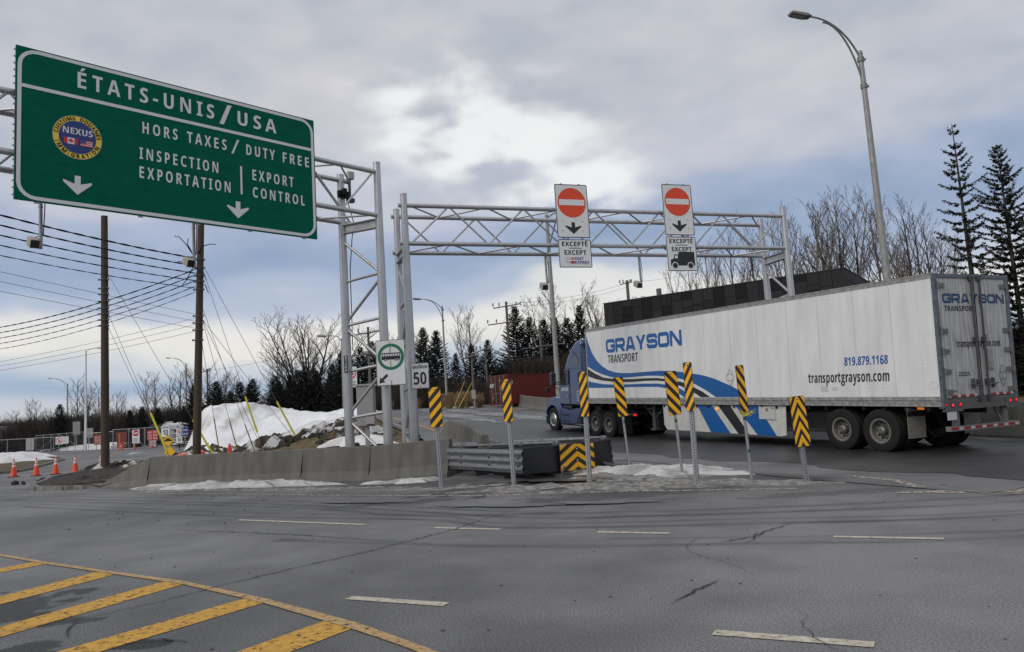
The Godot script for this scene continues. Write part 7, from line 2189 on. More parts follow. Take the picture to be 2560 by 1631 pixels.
func build_left() -> void:
	cones()
	left_signs()
	fence_run("sliding_gate", "wide sliding chain link gate with a no pedestrians sign", "gate", Vector3(-82.0, 0, -130), Vector3(-67.3, 0, -118.4), 2.9, 6, false)
	fence_run("chain_link_fence", "low white topped fence at the far left edge", "fence", Vector3(-78.5, 0, -112), Vector3(-72.6, 0, -119.5), 2.4, 3, true)
	fence_run("chain_link_fence", "short white topped fence behind the left wooden pole", "fence", Vector3(-65.2, 0, -116), Vector3(-57.0, 0, -107.6), 2.6, 3, true)
	fence_run("swing_gate", "left leaf of the closed gate with the brown notices", "gate", Vector3(-56.7, 0, -107), Vector3(-52.3, 0, -107), 2.8, 2, false)
	fence_run("swing_gate", "right leaf of the closed gate with the bright red notice", "gate", Vector3(-52.2, 0, -107), Vector3(-47.9, 0, -107.5), 2.8, 2, false)
	fence_run("chain_link_fence", "fence running right behind the blue sign into the snow bank", "fence", Vector3(-47.8, 0, -107.5), Vector3(-33.0, 0, -100), 2.8, 6, false)
	# vehicles and boxes beyond the gate
	var o := thing("camper_van", "white camper van parked behind the snow bank", "camper van", Vector3(-57.4, 0.25, -125), yaw(12))
	var g := G.new()
	g.bevel_prism(P2([-3.4, 0.45, 3.4, 0.45, 3.45, 3.2, -1.9, 3.25, -2.6, 2.9, -3.0, 2.0, -3.6, 1.5, -3.7, 0.6]), Transform3D(), -1.1, 1.1, 0.18)
	part("body", g, mat(0.70, 0.71, 0.72, 0.4), o)
	g = G.new(); g.bx(-0.3, 0.9, 3.24, 3.52, -0.5, 0.5); g.bx(-1.6, -1.0, 3.24, 3.36, -0.4, 0.4); g.bx(1.6, 2.4, 3.2, 3.36, -0.4, 0.4)
	part("roof_unit", g, mat(0.62, 0.62, 0.62, 0.5), o)
	g = G.new(); g.prism(P2([-3.2, 1.6, -2.5, 1.6, -2.3, 2.3, -2.85, 2.3]), Transform3D(), 1.09, 1.11); g.prism(rect(-0.9, 1.7, 0.1, 2.2), Transform3D(), 1.09, 1.11); g.prism(rect(1.4, 1.7, 2.6, 2.2), Transform3D(), 1.09, 1.11)
	part("window", g, mat(0.03, 0.03, 0.035, 0.1), o)
	g = G.new(); g.prism(rect(-3.4, 1.2, 3.3, 1.3), Transform3D(), 1.1, 1.115); part("stripe", g, mat(0.3, 0.32, 0.36, 0.5), o)
	for x in [-2.3, 2.0]: wheel_z(o, Vector3(x, 0.4, 1.0), 0.38)
	for t in [[-100.5, -152.0, 4.6, 12.0, 8.0, "light grey parked trailer showing its rear doors behind the fence", true], [-101.5, -141.0, 7.0, 5.3, 4.0, "white parked trailer with red lettering cut by the left edge", false]]:
		o = thing("parked_trailer", t[5], "trailer", Vector3(t[0], 0, t[1]), yaw(-28), "parked trailers beyond the gate")
		g = G.new(); g.bevel_prism(rect(-1.3, 1.15, 1.3, 4.5 if t[6] else 5.2), Transform3D(), -12.0, 0.0, 0.04)
		part("box_body", g, mat(0.60, 0.61, 0.62, 0.5) if not t[6] else mat(0.50, 0.51, 0.52, 0.5), o)
		g = G.new()
		for x in [-0.7, -0.1, 0.1, 0.7]: g.tube(Vector3(x, 1.2, 0.04), Vector3(x, 4.4, 0.04), 0.03, 0.03, 6)
		part("lock_rod", g, mat(0.3, 0.3, 0.3, 0.5, 0.4), o)
		g = G.new(); g.bx(-1.25, 1.25, 0.9, 1.15, -11.5, 0.0)
		part("underframe", g, mat(0.03, 0.03, 0.03, 0.7), o)
		for x in [-1.0, 1.0]:
			for z in [-1.6, -2.8]: wheel(o, Vector3(x, 0.5, z), 0.5, 0.3, signf(x), mat(0.25, 0.25, 0.25, 0.5, 0.4), false)
		if not t[6]:
			g = G.new(); letters(g, "S", Transform3D(Basis(Vector3(0, 0, -1), Vector3(0, 1, 0), Vector3(1, 0, 0)), Vector3(1.3, 3.4, 0)), 0.2, 0, 1.2, 1.1, true, 0.01); letters(g, "S", Transform3D(), 0.1, 3.4, 1.1, 4.5, true, 0.01)
			part("lettering", g, mat(0.5, 0.02, 0.08, 0.5), o)
			g = G.new(); g.bx(-1.31, 1.31, 2.45, 2.52, -12.0, 0.006); part("stripe", g, sign_black, o)

func wheel_z(o: Node3D, at: Vector3, r: float) -> void:
	var g := G.new()
	g.lathe(Transform3D(Basis(Vector3.RIGHT, PI / 2), at), [Vector2(0, -0.1), Vector2(r, -0.1), Vector2(r, 0.1), Vector2(r * 0.6, 0.12)], 20)
	var w := part("wheel", g, rubber, o)
	g = G.new()
	g.lathe(Transform3D(Basis(Vector3.RIGHT, PI / 2), at), [Vector2(r * 0.6, 0.12), Vector2(r * 0.5, 0.08), Vector2(0, 0.1)], 16)
	part("rim", g, mat(0.4, 0.4, 0.4, 0.4, 0.5), w)

# ------------------------------------------------------------------ container and building
func build_container() -> void:
	# rust red 20 foot box, doors to the left front
	var bs := yaw(41.0)
	var o := thing("shipping_container", "rust red shipping container with closed doors on the crest of the ramp", "shipping container", Vector3(-0.72, 2.40, -65.2), bs)
	var red := nmat(0.21, 0.030, 0.020, 0.65, 0.0, "dirt", Vector3(0.5, 0.5, 0.5)); var dk := nmat(0.11, 0.020, 0.018, 0.65, 0.0, "dirt", Vector3(0.6, 0.6, 0.6))
	# local: x to the right along the long side, -x/-z corner; the near corner is the origin; doors lie on the plane x = 0 going back (-z)
	var Ln := 6.06; var Wd := 2.5; var Ht := 2.6
	var g := G.new(); g.bx(0.05, Ln - 0.03, 0.1, Ht - 0.03, -Wd + 0.05, -0.07)
	part("body", g, red, o)
	g = G.new() # corrugated long wall
	for i in 44:
		var x := 0.16 + i * 0.131
		var p := [Vector2(x, -0.05), Vector2(x + 0.03, -0.005), Vector2(x + 0.075, -0.005), Vector2(x + 0.105, -0.05), Vector2(x + 0.131, -0.05)]
		for k in 4: g.quad(Vector3(p[k].x, 0.15, p[k].y), Vector3(p[k + 1].x, 0.15, p[k + 1].y), Vector3(p[k + 1].x, Ht - 0.12, p[k + 1].y), Vector3(p[k].x, Ht - 0.12, p[k].y))
	part("corrugated_wall", g, nmat(0.30, 0.036, 0.022, 0.6, 0.0, "dirt", Vector3(0.5, 0.5, 0.5)), o)
	g = G.new()
	g.bx(0.0, 0.14, 0, Ht, -0.14, 0.0); g.bx(Ln - 0.12, Ln, 0, Ht, -0.14, 0.0); g.bx(0.14, Ln - 0.12, 0, 0.15, -0.1, -0.002); g.bx(0.14, Ln - 0.12, Ht - 0.12, Ht, -0.1, -0.002)
	g.bx(0.0, 0.12, 0, Ht, -Wd, -Wd + 0.12); g.bx(0.002, 0.1, Ht - 0.12, Ht - 0.002, -Wd + 0.12, -0.14); g.bx(0.002, 0.1, 0.002, 0.14, -Wd + 0.12, -0.14)
	part("frame", g, red, o)
	var dp := Transform3D(Basis(Vector3(0, 0, 1), Vector3(0, 1, 0), Vector3(-1, 0, 0)), Vector3(0.04, 0, -Wd)) # door plane
	for k in 2:
		g = G.new(); g.bevel_prism(rect(0.14 + k * 1.115, 0.16, 1.245 + k * 1.105, Ht - 0.14), dp, -0.03, 0.02, 0.012)
		for j in 6: g.prism(rect(0.2 + k * 1.115, 0.28 + j * 0.37, 1.18 + k * 1.105, 0.46 + j * 0.37), dp, 0.02, 0.034)
		var door := part("door", g, dk, o)
		for j in 2:
			var x := 0.42 + k * 1.13 + j * 0.52
			g = G.new(); g.tube(dp * Vector3(x, 0.1, 0.07), dp * Vector3(x, Ht - 0.08, 0.07), 0.022, 0.022, 8)
			g.prism(rect(x, 0.95, x + 0.35, 1.0), dp, 0.05, 0.08)
			part("lock_rod", g, mat(0.30, 0.27, 0.27, 0.5, 0.3), door)
	var wt := mat(0.5, 0.47, 0.46, 0.6)
	g = G.new(); g.poly(rect(0.16, 1.55, 0.62, 1.85), dp, 0.04); part("label", g, mat(0.45, 0.47, 0.5, 0.6), o)
	g = G.new()
	letters(g, "M", dp, 0.64, 1.75, 0.76, 1.9, true, 0.04); letters(g, "OEU  47671 3", dp, 1.40, 2.05, 2.2, 2.16, true, 0.04); letters(g, "22G1", dp, 1.85, 1.88, 2.15, 1.98, true, 0.04)
	for j in 5: g.poly(rect(1.45, 1.55 - j * 0.09, 1.75 + 0.05 * (j % 2), 1.58 - j * 0.09), dp, 0.04); g.poly(rect(1.9, 1.5 - j * 0.09, 2.15, 1.53 - j * 0.09), dp, 0.04)
	part("lettering", g, wt, o)
	g = G.new(); g.poly(rect(1.93, 0.62, 2.3, 1.0), dp, 0.045); part("label", g, mat(0.62, 0.30, 0.01, 0.6), o)
	g = G.new(); g.poly(rect(0.42, 0.52, 0.62, 0.78), dp, 0.045); g.poly(rect(0.36, 1.2, 0.5, 1.36), dp, 0.045); part("label", g, mat(0.22, 0.12, 0.13, 0.6), o)
	g = G.new(); g.poly(rect(0.5, 1.75, 0.62, 2.05), Transform3D(), 0.004); g.poly(rect(0.42, 1.6, 0.52, 1.75), Transform3D(), 0.004); part("lettering", g, wt, o)

func build_building() -> void:
	# black panelled box; front face from A (left) to B (right), deep eave at its right end
	var A := Vector3(5.78, 0.6, -47.0); var B := Vector3(17.42, 0.6, -39.0)
	var u := (B - A); u.y = 0.0
	var ln := u.length(); u = u.normalized()
	var o := thing("black_building", "low black building clad in staggered dark panels behind the trailer", "building", A, Basis(u, Vector3.UP, u.cross(Vector3.UP)))
	var ht := 7.42
	var g := G.new(); g.bx(0.02, ln - 0.02, -1.0, ht - 0.02, -9.0, -0.05)
	part("wall", g, mat(0.012, 0.012, 0.013, 0.6), o)
	var cl := [nmat(0.026, 0.026, 0.029, 0.5, 0.1, "soft", Vector3(0.8, 0.8, 0.8)), nmat(0.017, 0.017, 0.019, 0.5, 0.1, "soft", Vector3(0.7, 0.7, 0.7)), nmat(0.034, 0.034, 0.037, 0.5, 0.1, "soft", Vector3(0.9, 0.9, 0.9))]
	for m in cl: m.metallic_specular = 0.2
	var rng := RandomNumberGenerator.new(); rng.seed = 77
	var cols := 22
	for i in cols:
		var x0 := ln * i / cols + 0.012; var x1 := ln * (i + 1) / cols - 0.012
		var y := 2.4
		var edges := [2.4, 3.7 + rng.randf() * 0.5, 5.0 + rng.randf() * 0.5, 6.0 + [0.0, 0.25, 0.5, -0.2][rng.randi() % 4], 6.75 + [0.0, 0.2, -0.15, 0.3][rng.randi() % 4], ht]
		if rng.randf() < 0.35: edges.remove_at(4)
		for k in edges.size() - 1:
			g = G.new(); g.prism(rect(x0, edges[k] + 0.012, x1, edges[k + 1] - 0.012), Transform3D(), -0.05, rng.randf_range(0.0, 0.006))
			part("panel", g, cl[rng.randi() % 3], o)
	# side wall to the right, recessed under the roof edge
	g = G.new(); g.bx(ln - 0.3, ln, ht - 0.55, ht, -9.0, 0.0); part("roof_edge", g, cl[0], o)
	for k in 7:
		g = G.new(); g.bx(ln - 0.018, ln - 0.002, 2.4, ht - 0.58, -0.2 - k * 1.25, -1.43 - k * 1.25); part("panel", g, cl[k % 3], o)
	g = G.new(); g.bx(-0.02, ln + 0.03, ht, ht + 0.05, -9.0, 0.03); part("roof", g, mat(0.03, 0.03, 0.032, 0.5, 0.3), o)
	g = G.new(); g.tube(Vector3(2.9, ht, -2.0), Vector3(2.9, ht + 0.75, -2.0), 0.16, 0.16, 12); part("flue", g, mat(0.12, 0.12, 0.125, 0.5, 0.4), o)
	g = G.new(); g.tube(Vector3(8.6, ht, -2.0), Vector3(8.6, ht + 2.6, -2.0), 0.02, 0.015, 6); part("aerial", g, mat(0.2, 0.2, 0.2, 0.5, 0.4), o)

# ------------------------------------------------------------------ trees
var rng_t := RandomNumberGenerator.new()
var kid_cut := [0, 6, 4, 2, 0]

func branch(gt: G, gf: G, p: Vector3, d: Vector3, ln: float, r: float, lv: int, up: float) -> void:
	var n := 5 if lv == 0 else (4 if lv == 1 else 3)
	var pts := PackedVector3Array([p])
	var q := p; var dir := d
	for i in n:
		dir = (dir + Vector3(rng_t.randf_range(-1, 1), rng_t.randf_range(-0.5, 1.0) * up, rng_t.randf_range(-1, 1)) * 0.12).normalized()
		q += dir * ln / n
		pts.append(q)
	(gt if lv < 2 else gf).path(pts, r, maxf(r * 0.35, 0.005), 7 if lv == 0 else (5 if lv == 1 else 3))
	if lv >= 4 or kid_cut[lv] == 0: return
	var kids: int = kid_cut[lv]
	for i in kids:
		var f := lerpf(0.22, 0.98, (i + rng_t.randf()) / kids)
		var k := clampi(int(f * n), 0, n - 1)
		var at := pts[k].lerp(pts[k + 1], f * n - k)
		var ax := (pts[k + 1] - pts[k]).normalized()
		var side := ax.cross(Vector3(rng_t.randf_range(-1, 1), rng_t.randf_range(-1, 1), rng_t.randf_range(-1, 1))).normalized()
		var nd := (ax * rng_t.randf_range(0.7, 1.1) + side * rng_t.randf_range(0.45, 0.8) + Vector3.UP * 0.3 * up).normalized()
		branch(gt, gf, at, nd, ln * rng_t.randf_range(0.38, 0.62) * (1.15 - 0.5 * f), maxf(r * (0.5 - 0.2 * f), 0.006), lv + 1, up)

# a leafless tree, one unit tall ten metres; stems: how many trunks rise from low down; wide: spread of the limbs
func bare_tree(sd: int, stems: int, wide: float, fork: float, leaves := 0) -> Array:
	rng_t.seed = sd
	var gt := G.new(); var gf := G.new()
	kid_cut = [0, 5, 3, 1, 0] if stems < 3 else ([0, 5, 3, 1, 0] if stems > 5 else [0, 6, 3, 1, 0])
	if fork > 0.0:
		gt.path(PackedVector3Array([Vector3(0, -0.4, 0), Vector3(0.03, fork * 0.5, 0.02), Vector3(0, fork, 0)]), 0.17, 0.13, 8)
	for s in stems:
		var a := (s * 2.4 if stems > 3 else TAU * s / stems) + rng_t.randf_range(-0.4, 0.4)
		var tilt := wide * (0.12 + 1.0 * float(s) / maxi(stems - 1, 1)) * rng_t.randf_range(0.85, 1.15) if stems > 3 else (wide * rng_t.randf_range(0.5, 1.15) if s > 0 else wide * 0.25)
		var dir := Vector3(cos(a) * tilt, 1.0, sin(a) * tilt).normalized()
		var ln := (10.0 - fork) * rng_t.randf_range(0.72, 0.92)
		var pts := PackedVector3Array([Vector3(0, fork - (0.4 if fork == 0.0 else 0.0), 0)])
		var q := pts[0]; var dd := dir
		var n := 8
		for i in n:
			dd = (dd + Vector3(rng_t.randf_range(-1, 1), 0.35, rng_t.randf_range(-1, 1)) * 0.07).normalized()
			q += dd * ln / n
			pts.append(q)
		gt.path(pts, 0.085 + 0.05 / stems, 0.016, 6)
		var kids := 15 if stems < 3 else 11
		for i in kids:
			var f := lerpf(0.16, 0.99, (i + rng_t.randf() * 0.8) / kids)
			var k := clampi(int(f * n), 0, n - 1)
			var at := pts[k].lerp(pts[k + 1], f * n - k)
			var ax := (pts[k + 1] - pts[k]).normalized()
			var b := i * 2.4 + rng_t.randf()
			var out := Vector3(cos(b), 0.0, sin(b))
			branch(gt, gf, at, (ax * 1.05 + out * (0.42 + 0.5 * wide)).normalized(), ln * (0.42 - 0.26 * f) * rng_t.randf_range(0.8, 1.2), lerpf(0.05, 0.016, f), 1, 1.0)
	var r := [gt, gf]
	if leaves > 0: # last year's leaves still hanging
		var gl := G.new()
		for i in leaves:
			var v: Vector3 = gf.v[(rng_t.randi() % (gf.v.size() / 3)) * 3]
			var a := Vector3(rng_t.randf_range(-1, 1), rng_t.randf_range(-1, 0.2), rng_t.randf_range(-1, 1)).normalized() * 0.09
			var b := a.cross(Vector3.UP).normalized() * 0.05
			gl.ftri(v, v + a + b, v + a - b)
		r.append(gl)
	return r

# spruce ten metres tall: whorls of drooping boughs set with sprays
func spruce(sd: int, spread: float, gaps: float, base: float, dense: float, fine := 1.0) -> Array:
	rng_t.seed = sd
	var gt := G.new(); var gf := G.new()
	gt.tube(Vector3(0, -0.5, 0), Vector3(0, 9.9, 0), 0.15, 0.01, 7, false)
	var y := base
	while y < 9.85:
		var f := (y - base) / (10.0 - base)
		var reach := spread * (pow(1.0 - f, 0.95) * 0.97 + 0.03) * rng_t.randf_range(0.85, 1.1) if gaps < 0.1 else spread * (pow(1.0 - f, 0.8) * 0.97 + 0.03) * rng_t.randf_range(0.5, 1.15)
		var m := 6 if f < 0.75 else 5
		for i in m:
			if rng_t.randf() < gaps: continue
			var a := TAU * (i + rng_t.randf_range(-0.35, 0.35)) / m + y * 3.1
			var ln := reach * rng_t.randf_range(0.68 if gaps < 0.1 else 0.5, 1.15)
			var o := Vector3(cos(a), 0, sin(a))
			var pts := PackedVector3Array()
			for k in 5:
				var t := k / 4.0
				pts.append(Vector3(0, y, 0) + o * ln * t + Vector3.UP * ln * (0.16 * (1.0 - f) * -t + 0.28 * t * t * (0.5 + f) + 0.25 * f * t))
			gt.path(pts, 0.028 * (1.0 - f * 0.6), 0.006, 3)
			var ns := int(ln * 9.0 * dense / fine) + 3
			var sd_v := Vector3(-o.z, 0, o.x)
			for k in ns:
				var t := (k + rng_t.randf()) / ns
				t = 0.12 + 0.9 * t
				var idx := clampi(int(t * 4.0), 0, 3)
				var c := pts[idx].lerp(pts[idx + 1], t * 4.0 - idx)
				for s in 3:
					var side := sd_v * rng_t.randf_range(-1, 1) + o * rng_t.randf_range(0.2, 0.9) + Vector3.UP * rng_t.randf_range(-0.75, 0.35)
					var l := rng_t.randf_range(0.22, 0.42) * (1.0 - 0.45 * t) * (1.0 - 0.35 * f) * fine + 0.07 * fine
					var w := side.normalized() * l
					var x := w.cross(Vector3(rng_t.randf_range(-1, 1), 1.0, rng_t.randf_range(-1, 1))).normalized() * l * 0.20
					var mid := c + w * 0.5
					gf.ftri(c, mid + x, c + w); gf.ftri(c, c + w, mid - x)
		y += lerpf(0.34, 0.17, f) * rng_t.randf_range(0.85, 1.15) * (1.0 if gaps < 0.3 else 1.35)
	return [gt, gf]

func tree_proto(called: String, cat: String, gs: Array, ms: Array, names: Array) -> Node3D:
	var o := Node3D.new()
	o.name = called
	for i in gs.size():
		var p := part(names[i], gs[i], ms[i], o)
	o.set_meta("category", cat)
	return o

func plant(proto: Node3D, x: float, z: float, hgt: float, sx: float, turn: float, label: String, group: String) -> void:
	var d: Node3D = proto.duplicate()
	d.name = proto.name
	add_child(d, true)
	d.transform = Transform3D(Basis(Vector3.UP, turn).scaled(Vector3(sx, 1, sx) * hgt / 10.0), gp(x, z, -0.15))
	d.set_meta("label", label)
	d.set_meta("group", group)

func build_trees() -> void:
	var bark := mat(0.060, 0.055, 0.050, 0.9); var twig := mat(0.065, 0.057, 0.050, 0.9); var pale := mat(0.17, 0.15, 0.13, 0.9); var ptwig := mat(0.15, 0.12, 0.10, 0.9)
	var need := nmat(0.016, 0.025, 0.014, 0.8, 0.0, "dirt", Vector3(0.7, 0.7, 0.7)); need.backlight_enabled = true; need.backlight = Color(0.06, 0.09, 0.04)
	var need2 := nmat(0.046, 0.050, 0.024, 0.8, 0.0, "dirt", Vector3(0.7, 0.7, 0.7)); need2.backlight_enabled = true; need2.backlight = Color(0.08, 0.1, 0.04)
	var tn := ["trunk", "twigs"]
	var wide := tree_proto("bare_tree", "tree", bare_tree(101, 9, 0.62, 1.8), [bark, twig], tn)
	var slim := [tree_proto("bare_tree", "tree", bare_tree(102, 1, 0.1, 2.0), [bark, twig], tn), tree_proto("bare_tree", "tree", bare_tree(103, 2, 0.22, 1.0), [bark, twig], tn), tree_proto("bare_tree", "tree", bare_tree(104, 3, 0.32, 0.8), [pale, ptwig], tn), tree_proto("bare_tree", "tree", bare_tree(105, 2, 0.30, 2.6), [pale, ptwig], tn)]
	var leafy := tree_proto("bare_tree", "tree", bare_tree(106, 4, 0.55, 1.8, 420), [bark, twig, mat(0.11, 0.06, 0.03, 0.8)], ["trunk", "twigs", "dry_leaves"])
	var fir := [tree_proto("spruce_tree", "tree", spruce(201, 3.5, 0.03, 0.3, 1.7, 0.8), [bark, need], ["trunk", "crown"]), tree_proto("spruce_tree", "tree", spruce(202, 3.9, 0.05, 0.25, 1.6, 0.8), [bark, need], ["trunk", "crown"]), tree_proto("spruce_tree", "tree", spruce(203, 3.2, 0.05, 0.3, 1.7, 0.8), [bark, need], ["trunk", "crown"])]
	var thin := tree_proto("spruce_tree", "tree", spruce(204, 2.0, 0.36, 0.8, 1.6, 0.5), [bark, need2], ["trunk", "crown"])
	var full := tree_proto("spruce_tree", "tree", spruce(205, 2.7, 0.16, 0.4, 2.0, 0.5), [bark, need2], ["trunk", "crown"])
	var bush := tree_proto("spruce_tree", "tree", spruce(206, 3.3, 0.06, 0.2, 2.4, 0.6), [bark, need2], ["trunk", "crown"])
	var rng := RandomNumberGenerator.new(); rng.seed = 300
	# spruces: x, z, height, width factor, shape, where
	var k := 0
	for t in [[-41.5, -98, 8.0, 1.0, "at the left end of the snow bank"], [-38.2, -98, 7.3, 0.9, "second from the left behind the snow bank"], [-36.4, -97, 7.0, 0.9, "short one behind the guy wires"], [-33.6, -96, 7.6, 1.0, "behind the yellow guy guards"], [-29.2, -94, 7.6, 1.05, "left of the big bare tree"], [-27.6, -93, 8.3, 1.0, "close left of the big bare tree"], [-25.6, -92, 8.8, 1.0, "under the left limbs of the big bare tree"], [-24.0, -92, 8.4, 1.1, "in front of the big bare tree's stem"], [-22.2, -91, 8.0, 1.0, "under the right limbs of the big bare tree"], [-20.0, -88, 9.6, 1.0, "tallest one left of the gantry legs"], [-18.2, -90, 8.8, 1.0, "right of the tallest one by the gantry"], [-30.8, -97, 7.2, 1.1, "second behind the yellow guy guards"], [-40.2, -102, 8.6, 1.3, "back row, above the left shoulder of the snow bank"], [-37.0, -102, 8.3, 1.3, "back row, behind the short one at the guy wires"], [-34.9, -101, 8.6, 1.3, "back row, between the guy wires and their guards"], [-31.9, -101, 8.8, 1.3, "back row, behind the thick yellow guards"], [-28.2, -99, 9.2, 1.2, "back row, left part of the dark clump"], [-26.2, -99, 9.4, 1.2, "back row, middle of the dark clump"], [-21.4, -97, 9.4, 1.2, "back row, right part of the dark clump"], [-23.0, -96, 9.0, 1.0, "behind the big bare tree's stem"], [-16.5, -88, 8.6, 1.1, "seen between the gantry legs"], [-13.0, -88, 9.0, 1.0, "behind the bus sign"], [-10.0, -84, 9.2, 1.0, "left of the speed sign 50"], [-8.1, -80, 8.4, 1.05, "right of the speed sign 50"], [-6.3, -82, 6.0, 0.9, "small one right of the grey lamp"], [-4.4, -80, 6.6, 1.0, "behind the small pole by the reeds"], [-2.7, -80, 7.1, 1.05, "left of the red container"], [0.4, -86, 11.3, 1.0, "tallest one behind the red container"], [2.0, -87, 10.0, 0.95, "behind the middle of the red container"], [3.6, -86, 9.6, 0.95, "behind the right end of the red container"], [4.9, -85, 9.6, 0.95, "left of the pale pole"], [6.4, -88, 9.8, 1.0, "right of the pale pole"], [7.6, -84, 10.8, 0.8, "just above the truck cab"]]:
		plant(fir[k % 3], t[0], t[1], t[2], t[3] * rng.randf_range(1.05, 1.25), rng.randf() * TAU, "dark spruce, " + t[4], "dark spruces along the back of the road")
		k += 1
	for t in [[-62.0, -122, 6.2, 1.2, "behind the fence just right of the left wooden pole"], [-60.0, -122, 6.6, 1.25, "behind the bright red notice"], [-58.4, -124, 6.2, 1.3, "behind the no entry plate"], [-55.0, -126, 6.4, 1.2, "above the camper van's front"], [-78.0, -130, 8.2, 1.25, "round topped one left of the white lamp"], [-52.0, -128, 6.4, 1.2, "left of the right wooden pole"]]:
		plant(fir[1], t[0], t[1], t[2], t[3], rng.randf() * TAU, "broad dark evergreen, " + t[4], "evergreens behind the fence")
	plant(thin, 33.8, -55, 20.4, 0.98, 0.7, "tallest thin crowned spruce above the trailer's rear end", "tall spruces at the right edge")
	plant(full, 34.9, -52, 17.8, 1.0, 2.1, "dense tall spruce at the right edge of the picture", "tall spruces at the right edge")
	for t in [[38.6, -54, 15.5, "shorter dense spruce cut by the right edge"], [33.0, -47, 8.0, "dark low spruce close behind the trailer doors"], [31.5, -50, 9.0, "low spruce behind the trailer's rear top corner"], [36.2, -48, 9.5, "low spruce right of the trailer's rear end"], [30.0, -57, 7.5, "small spruce left of the thin crowned spruce"], [40.0, -50, 11.0, "spruce past the right side of the trailer"]]:
		plant(full, t[0], t[1], t[2], 1.15, rng.randf() * TAU, t[3], "tall spruces at the right edge")
	for t in [[35.2, -49.0, 11.5, "dense spruce filling the gap right of the trailer's rear top corner"], [39.2, -50.0, 13.0, "dense spruce at the right edge behind the tall pair"], [32.2, -52.0, 8.5, "dense low spruce left of the trailer's rear corner post"], [42.0, -56.0, 15.0, "dense spruce just past the right edge"]]:
		plant(bush, t[0], t[1], t[2], 0.9, rng.randf() * TAU, t[3], "tall spruces at the right edge")
	# leafless trees
	plant(wide, -26.3, -96, 17.5, 1.2, 0.4, "biggest round bare tree above the snow bank", "large bare trees")
	plant(leafy, 4.3, -88, 15.5, 0.95, 1.0, "bare tree with a few dry leaves behind the pale pole", "large bare trees")
	plant(slim[2], -5.0, -84, 12.0, 1.1, 0.0, "slender pale bare tree right of the grey lamp", "large bare trees")
	plant(slim[3], 10.5, -90, 14.0, 1.1, 1.0, "pale bare tree above the front of the trailer", "large bare trees")
	for t in [[-94.6, -150, 11.5, 3, "branching bare tree above the parked trailers"], [-91.4, -148, 9.0, 2, "bare tree between the parked trailers and the first grey lamp"], [-84.5, -150, 10.5, 0, "bare tree just right of the far left grey lamp"], [-71.5, -136, 11.0, 3, "bare tree left of the left wooden pole"], [-80.6, -140, 14.5, 1, "tall bare tree just left of the white street lamp"], [-76.0, -138, 13.0, 2, "tall bare tree just right of the white street lamp"], [-100.5, -150, 8.5, 1, "small bare tree at the left edge"], [-98.0, -149, 9.0, 2, "second small bare tree from the left edge"], [-88.8, -152, 9.5, 1, "thin bare tree right behind the far left grey lamp"], [-62.0, -130, 13.5, 2, "bare tree right of the left wooden pole"], [-58.0, -130, 14.0, 1, "bare tree between the two wooden poles"], [-55.5, -132, 14.5, 3, "bare tree left of the double armed lamp"], [-52.0, -128, 14.0, 1, "bare tree behind the right wooden pole"], [-48.5, -126, 13.0, 0, "thin bare tree just right of the right wooden pole"], [-33.0, -106, 13.0, 2, "pale bare tree behind the guy wires"], [-45.0, -118, 12.0, 3, "bare tree above the left end of the snow bank"], [-38.0, -108, 10.0, 2, "low bare tree behind the snow bank"], [-11.5, -92, 10.0, 2, "bare tree seen between the two gantries"], [-15.5, -96, 11.0, 3, "bare tree behind the gantry legs"]]:
		plant(slim[t[3]], t[0], t[1], t[2], rng.randf_range(0.95, 1.25), rng.randf() * TAU, t[4], "bare trees on the left")
	for t in [[12.6, -86, 12.0, 2, "first tall bare tree from the left behind the black building"], [19.0, -80, 16.5, 2, "second tall bare tree from the left behind the black building"], [19.0, -72, 16.0, 3, "third tall bare tree from the left behind the black building"], [20.5, -70, 17.5, 1, "fourth tall bare tree from the left behind the black building"], [22.0, -68, 17.0, 0, "fifth tall bare tree from the left behind the black building"], [23.6, -66, 16.8, 2, "sixth tall bare tree from the left behind the black building"], [25.6, -68, 18.2, 1, "seventh tall bare tree from the left behind the black building"], [27.6, -68, 19.4, 3, "eighth tall bare tree from the left behind the black building"], [29.5, -70, 19.8, 0, "ninth tall bare tree from the left behind the black building"], [31.2, -70, 20.2, 2, "eighth tall bare tree counted leftwards from the thin spruce"], [32.8, -72, 19.6, 1, "seventh tall bare tree counted leftwards from the thin spruce"], [34.6, -70, 19.0, 3, "sixth tall bare tree counted leftwards from the thin spruce"], [33.5, -64, 14.0, 3, "fifth tall bare tree counted leftwards from the thin spruce"], [37.0, -70, 19.6, 0, "fourth tall bare tree counted leftwards from the thin spruce"], [38.5, -70, 18.6, 1, "third tall bare tree counted leftwards from the thin spruce"], [41.0, -72, 18.0, 1, "second tall bare tree counted leftwards from the thin spruce"], [43.5, -76, 17.0, 3, "tall bare tree closest to the thin crowned spruce"]]:
		plant(slim[t[3]], t[0], t[1], t[2], rng.randf_range(0.75, 1.0), rng.randf() * TAU, t[4], "bare trees behind the building")
	for p in [wide, leafy, thin, full, bush] + slim + fir: p.free()
	# brush: thickets of thin stems under the trees, and dry reeds
	rng_t.seed = 400
	var g := G.new()
	for i in 46:
		var a := rng_t.randf() * TAU; var r := rng_t.randf() * 1.0
		var p := Vector3(cos(a) * r, 0, sin(a) * r)
		var q := p + Vector3(rng_t.randf_range(-0.7, 0.7), rng_t.randf_range(1.0, 2.4), rng_t.randf_range(-0.7, 0.7))
		g.tube(p, q, 0.022, 0.008, 3, false)
		for j in 4:
			var s := p.lerp(q, rng_t.randf_range(0.3, 0.95))
			g.tube(s, s + Vector3(rng_t.randf_range(-0.5, 0.5), rng_t.randf_range(0.1, 0.7), rng_t.randf_range(-0.5, 0.5)), 0.012, 0.005, 3, false)
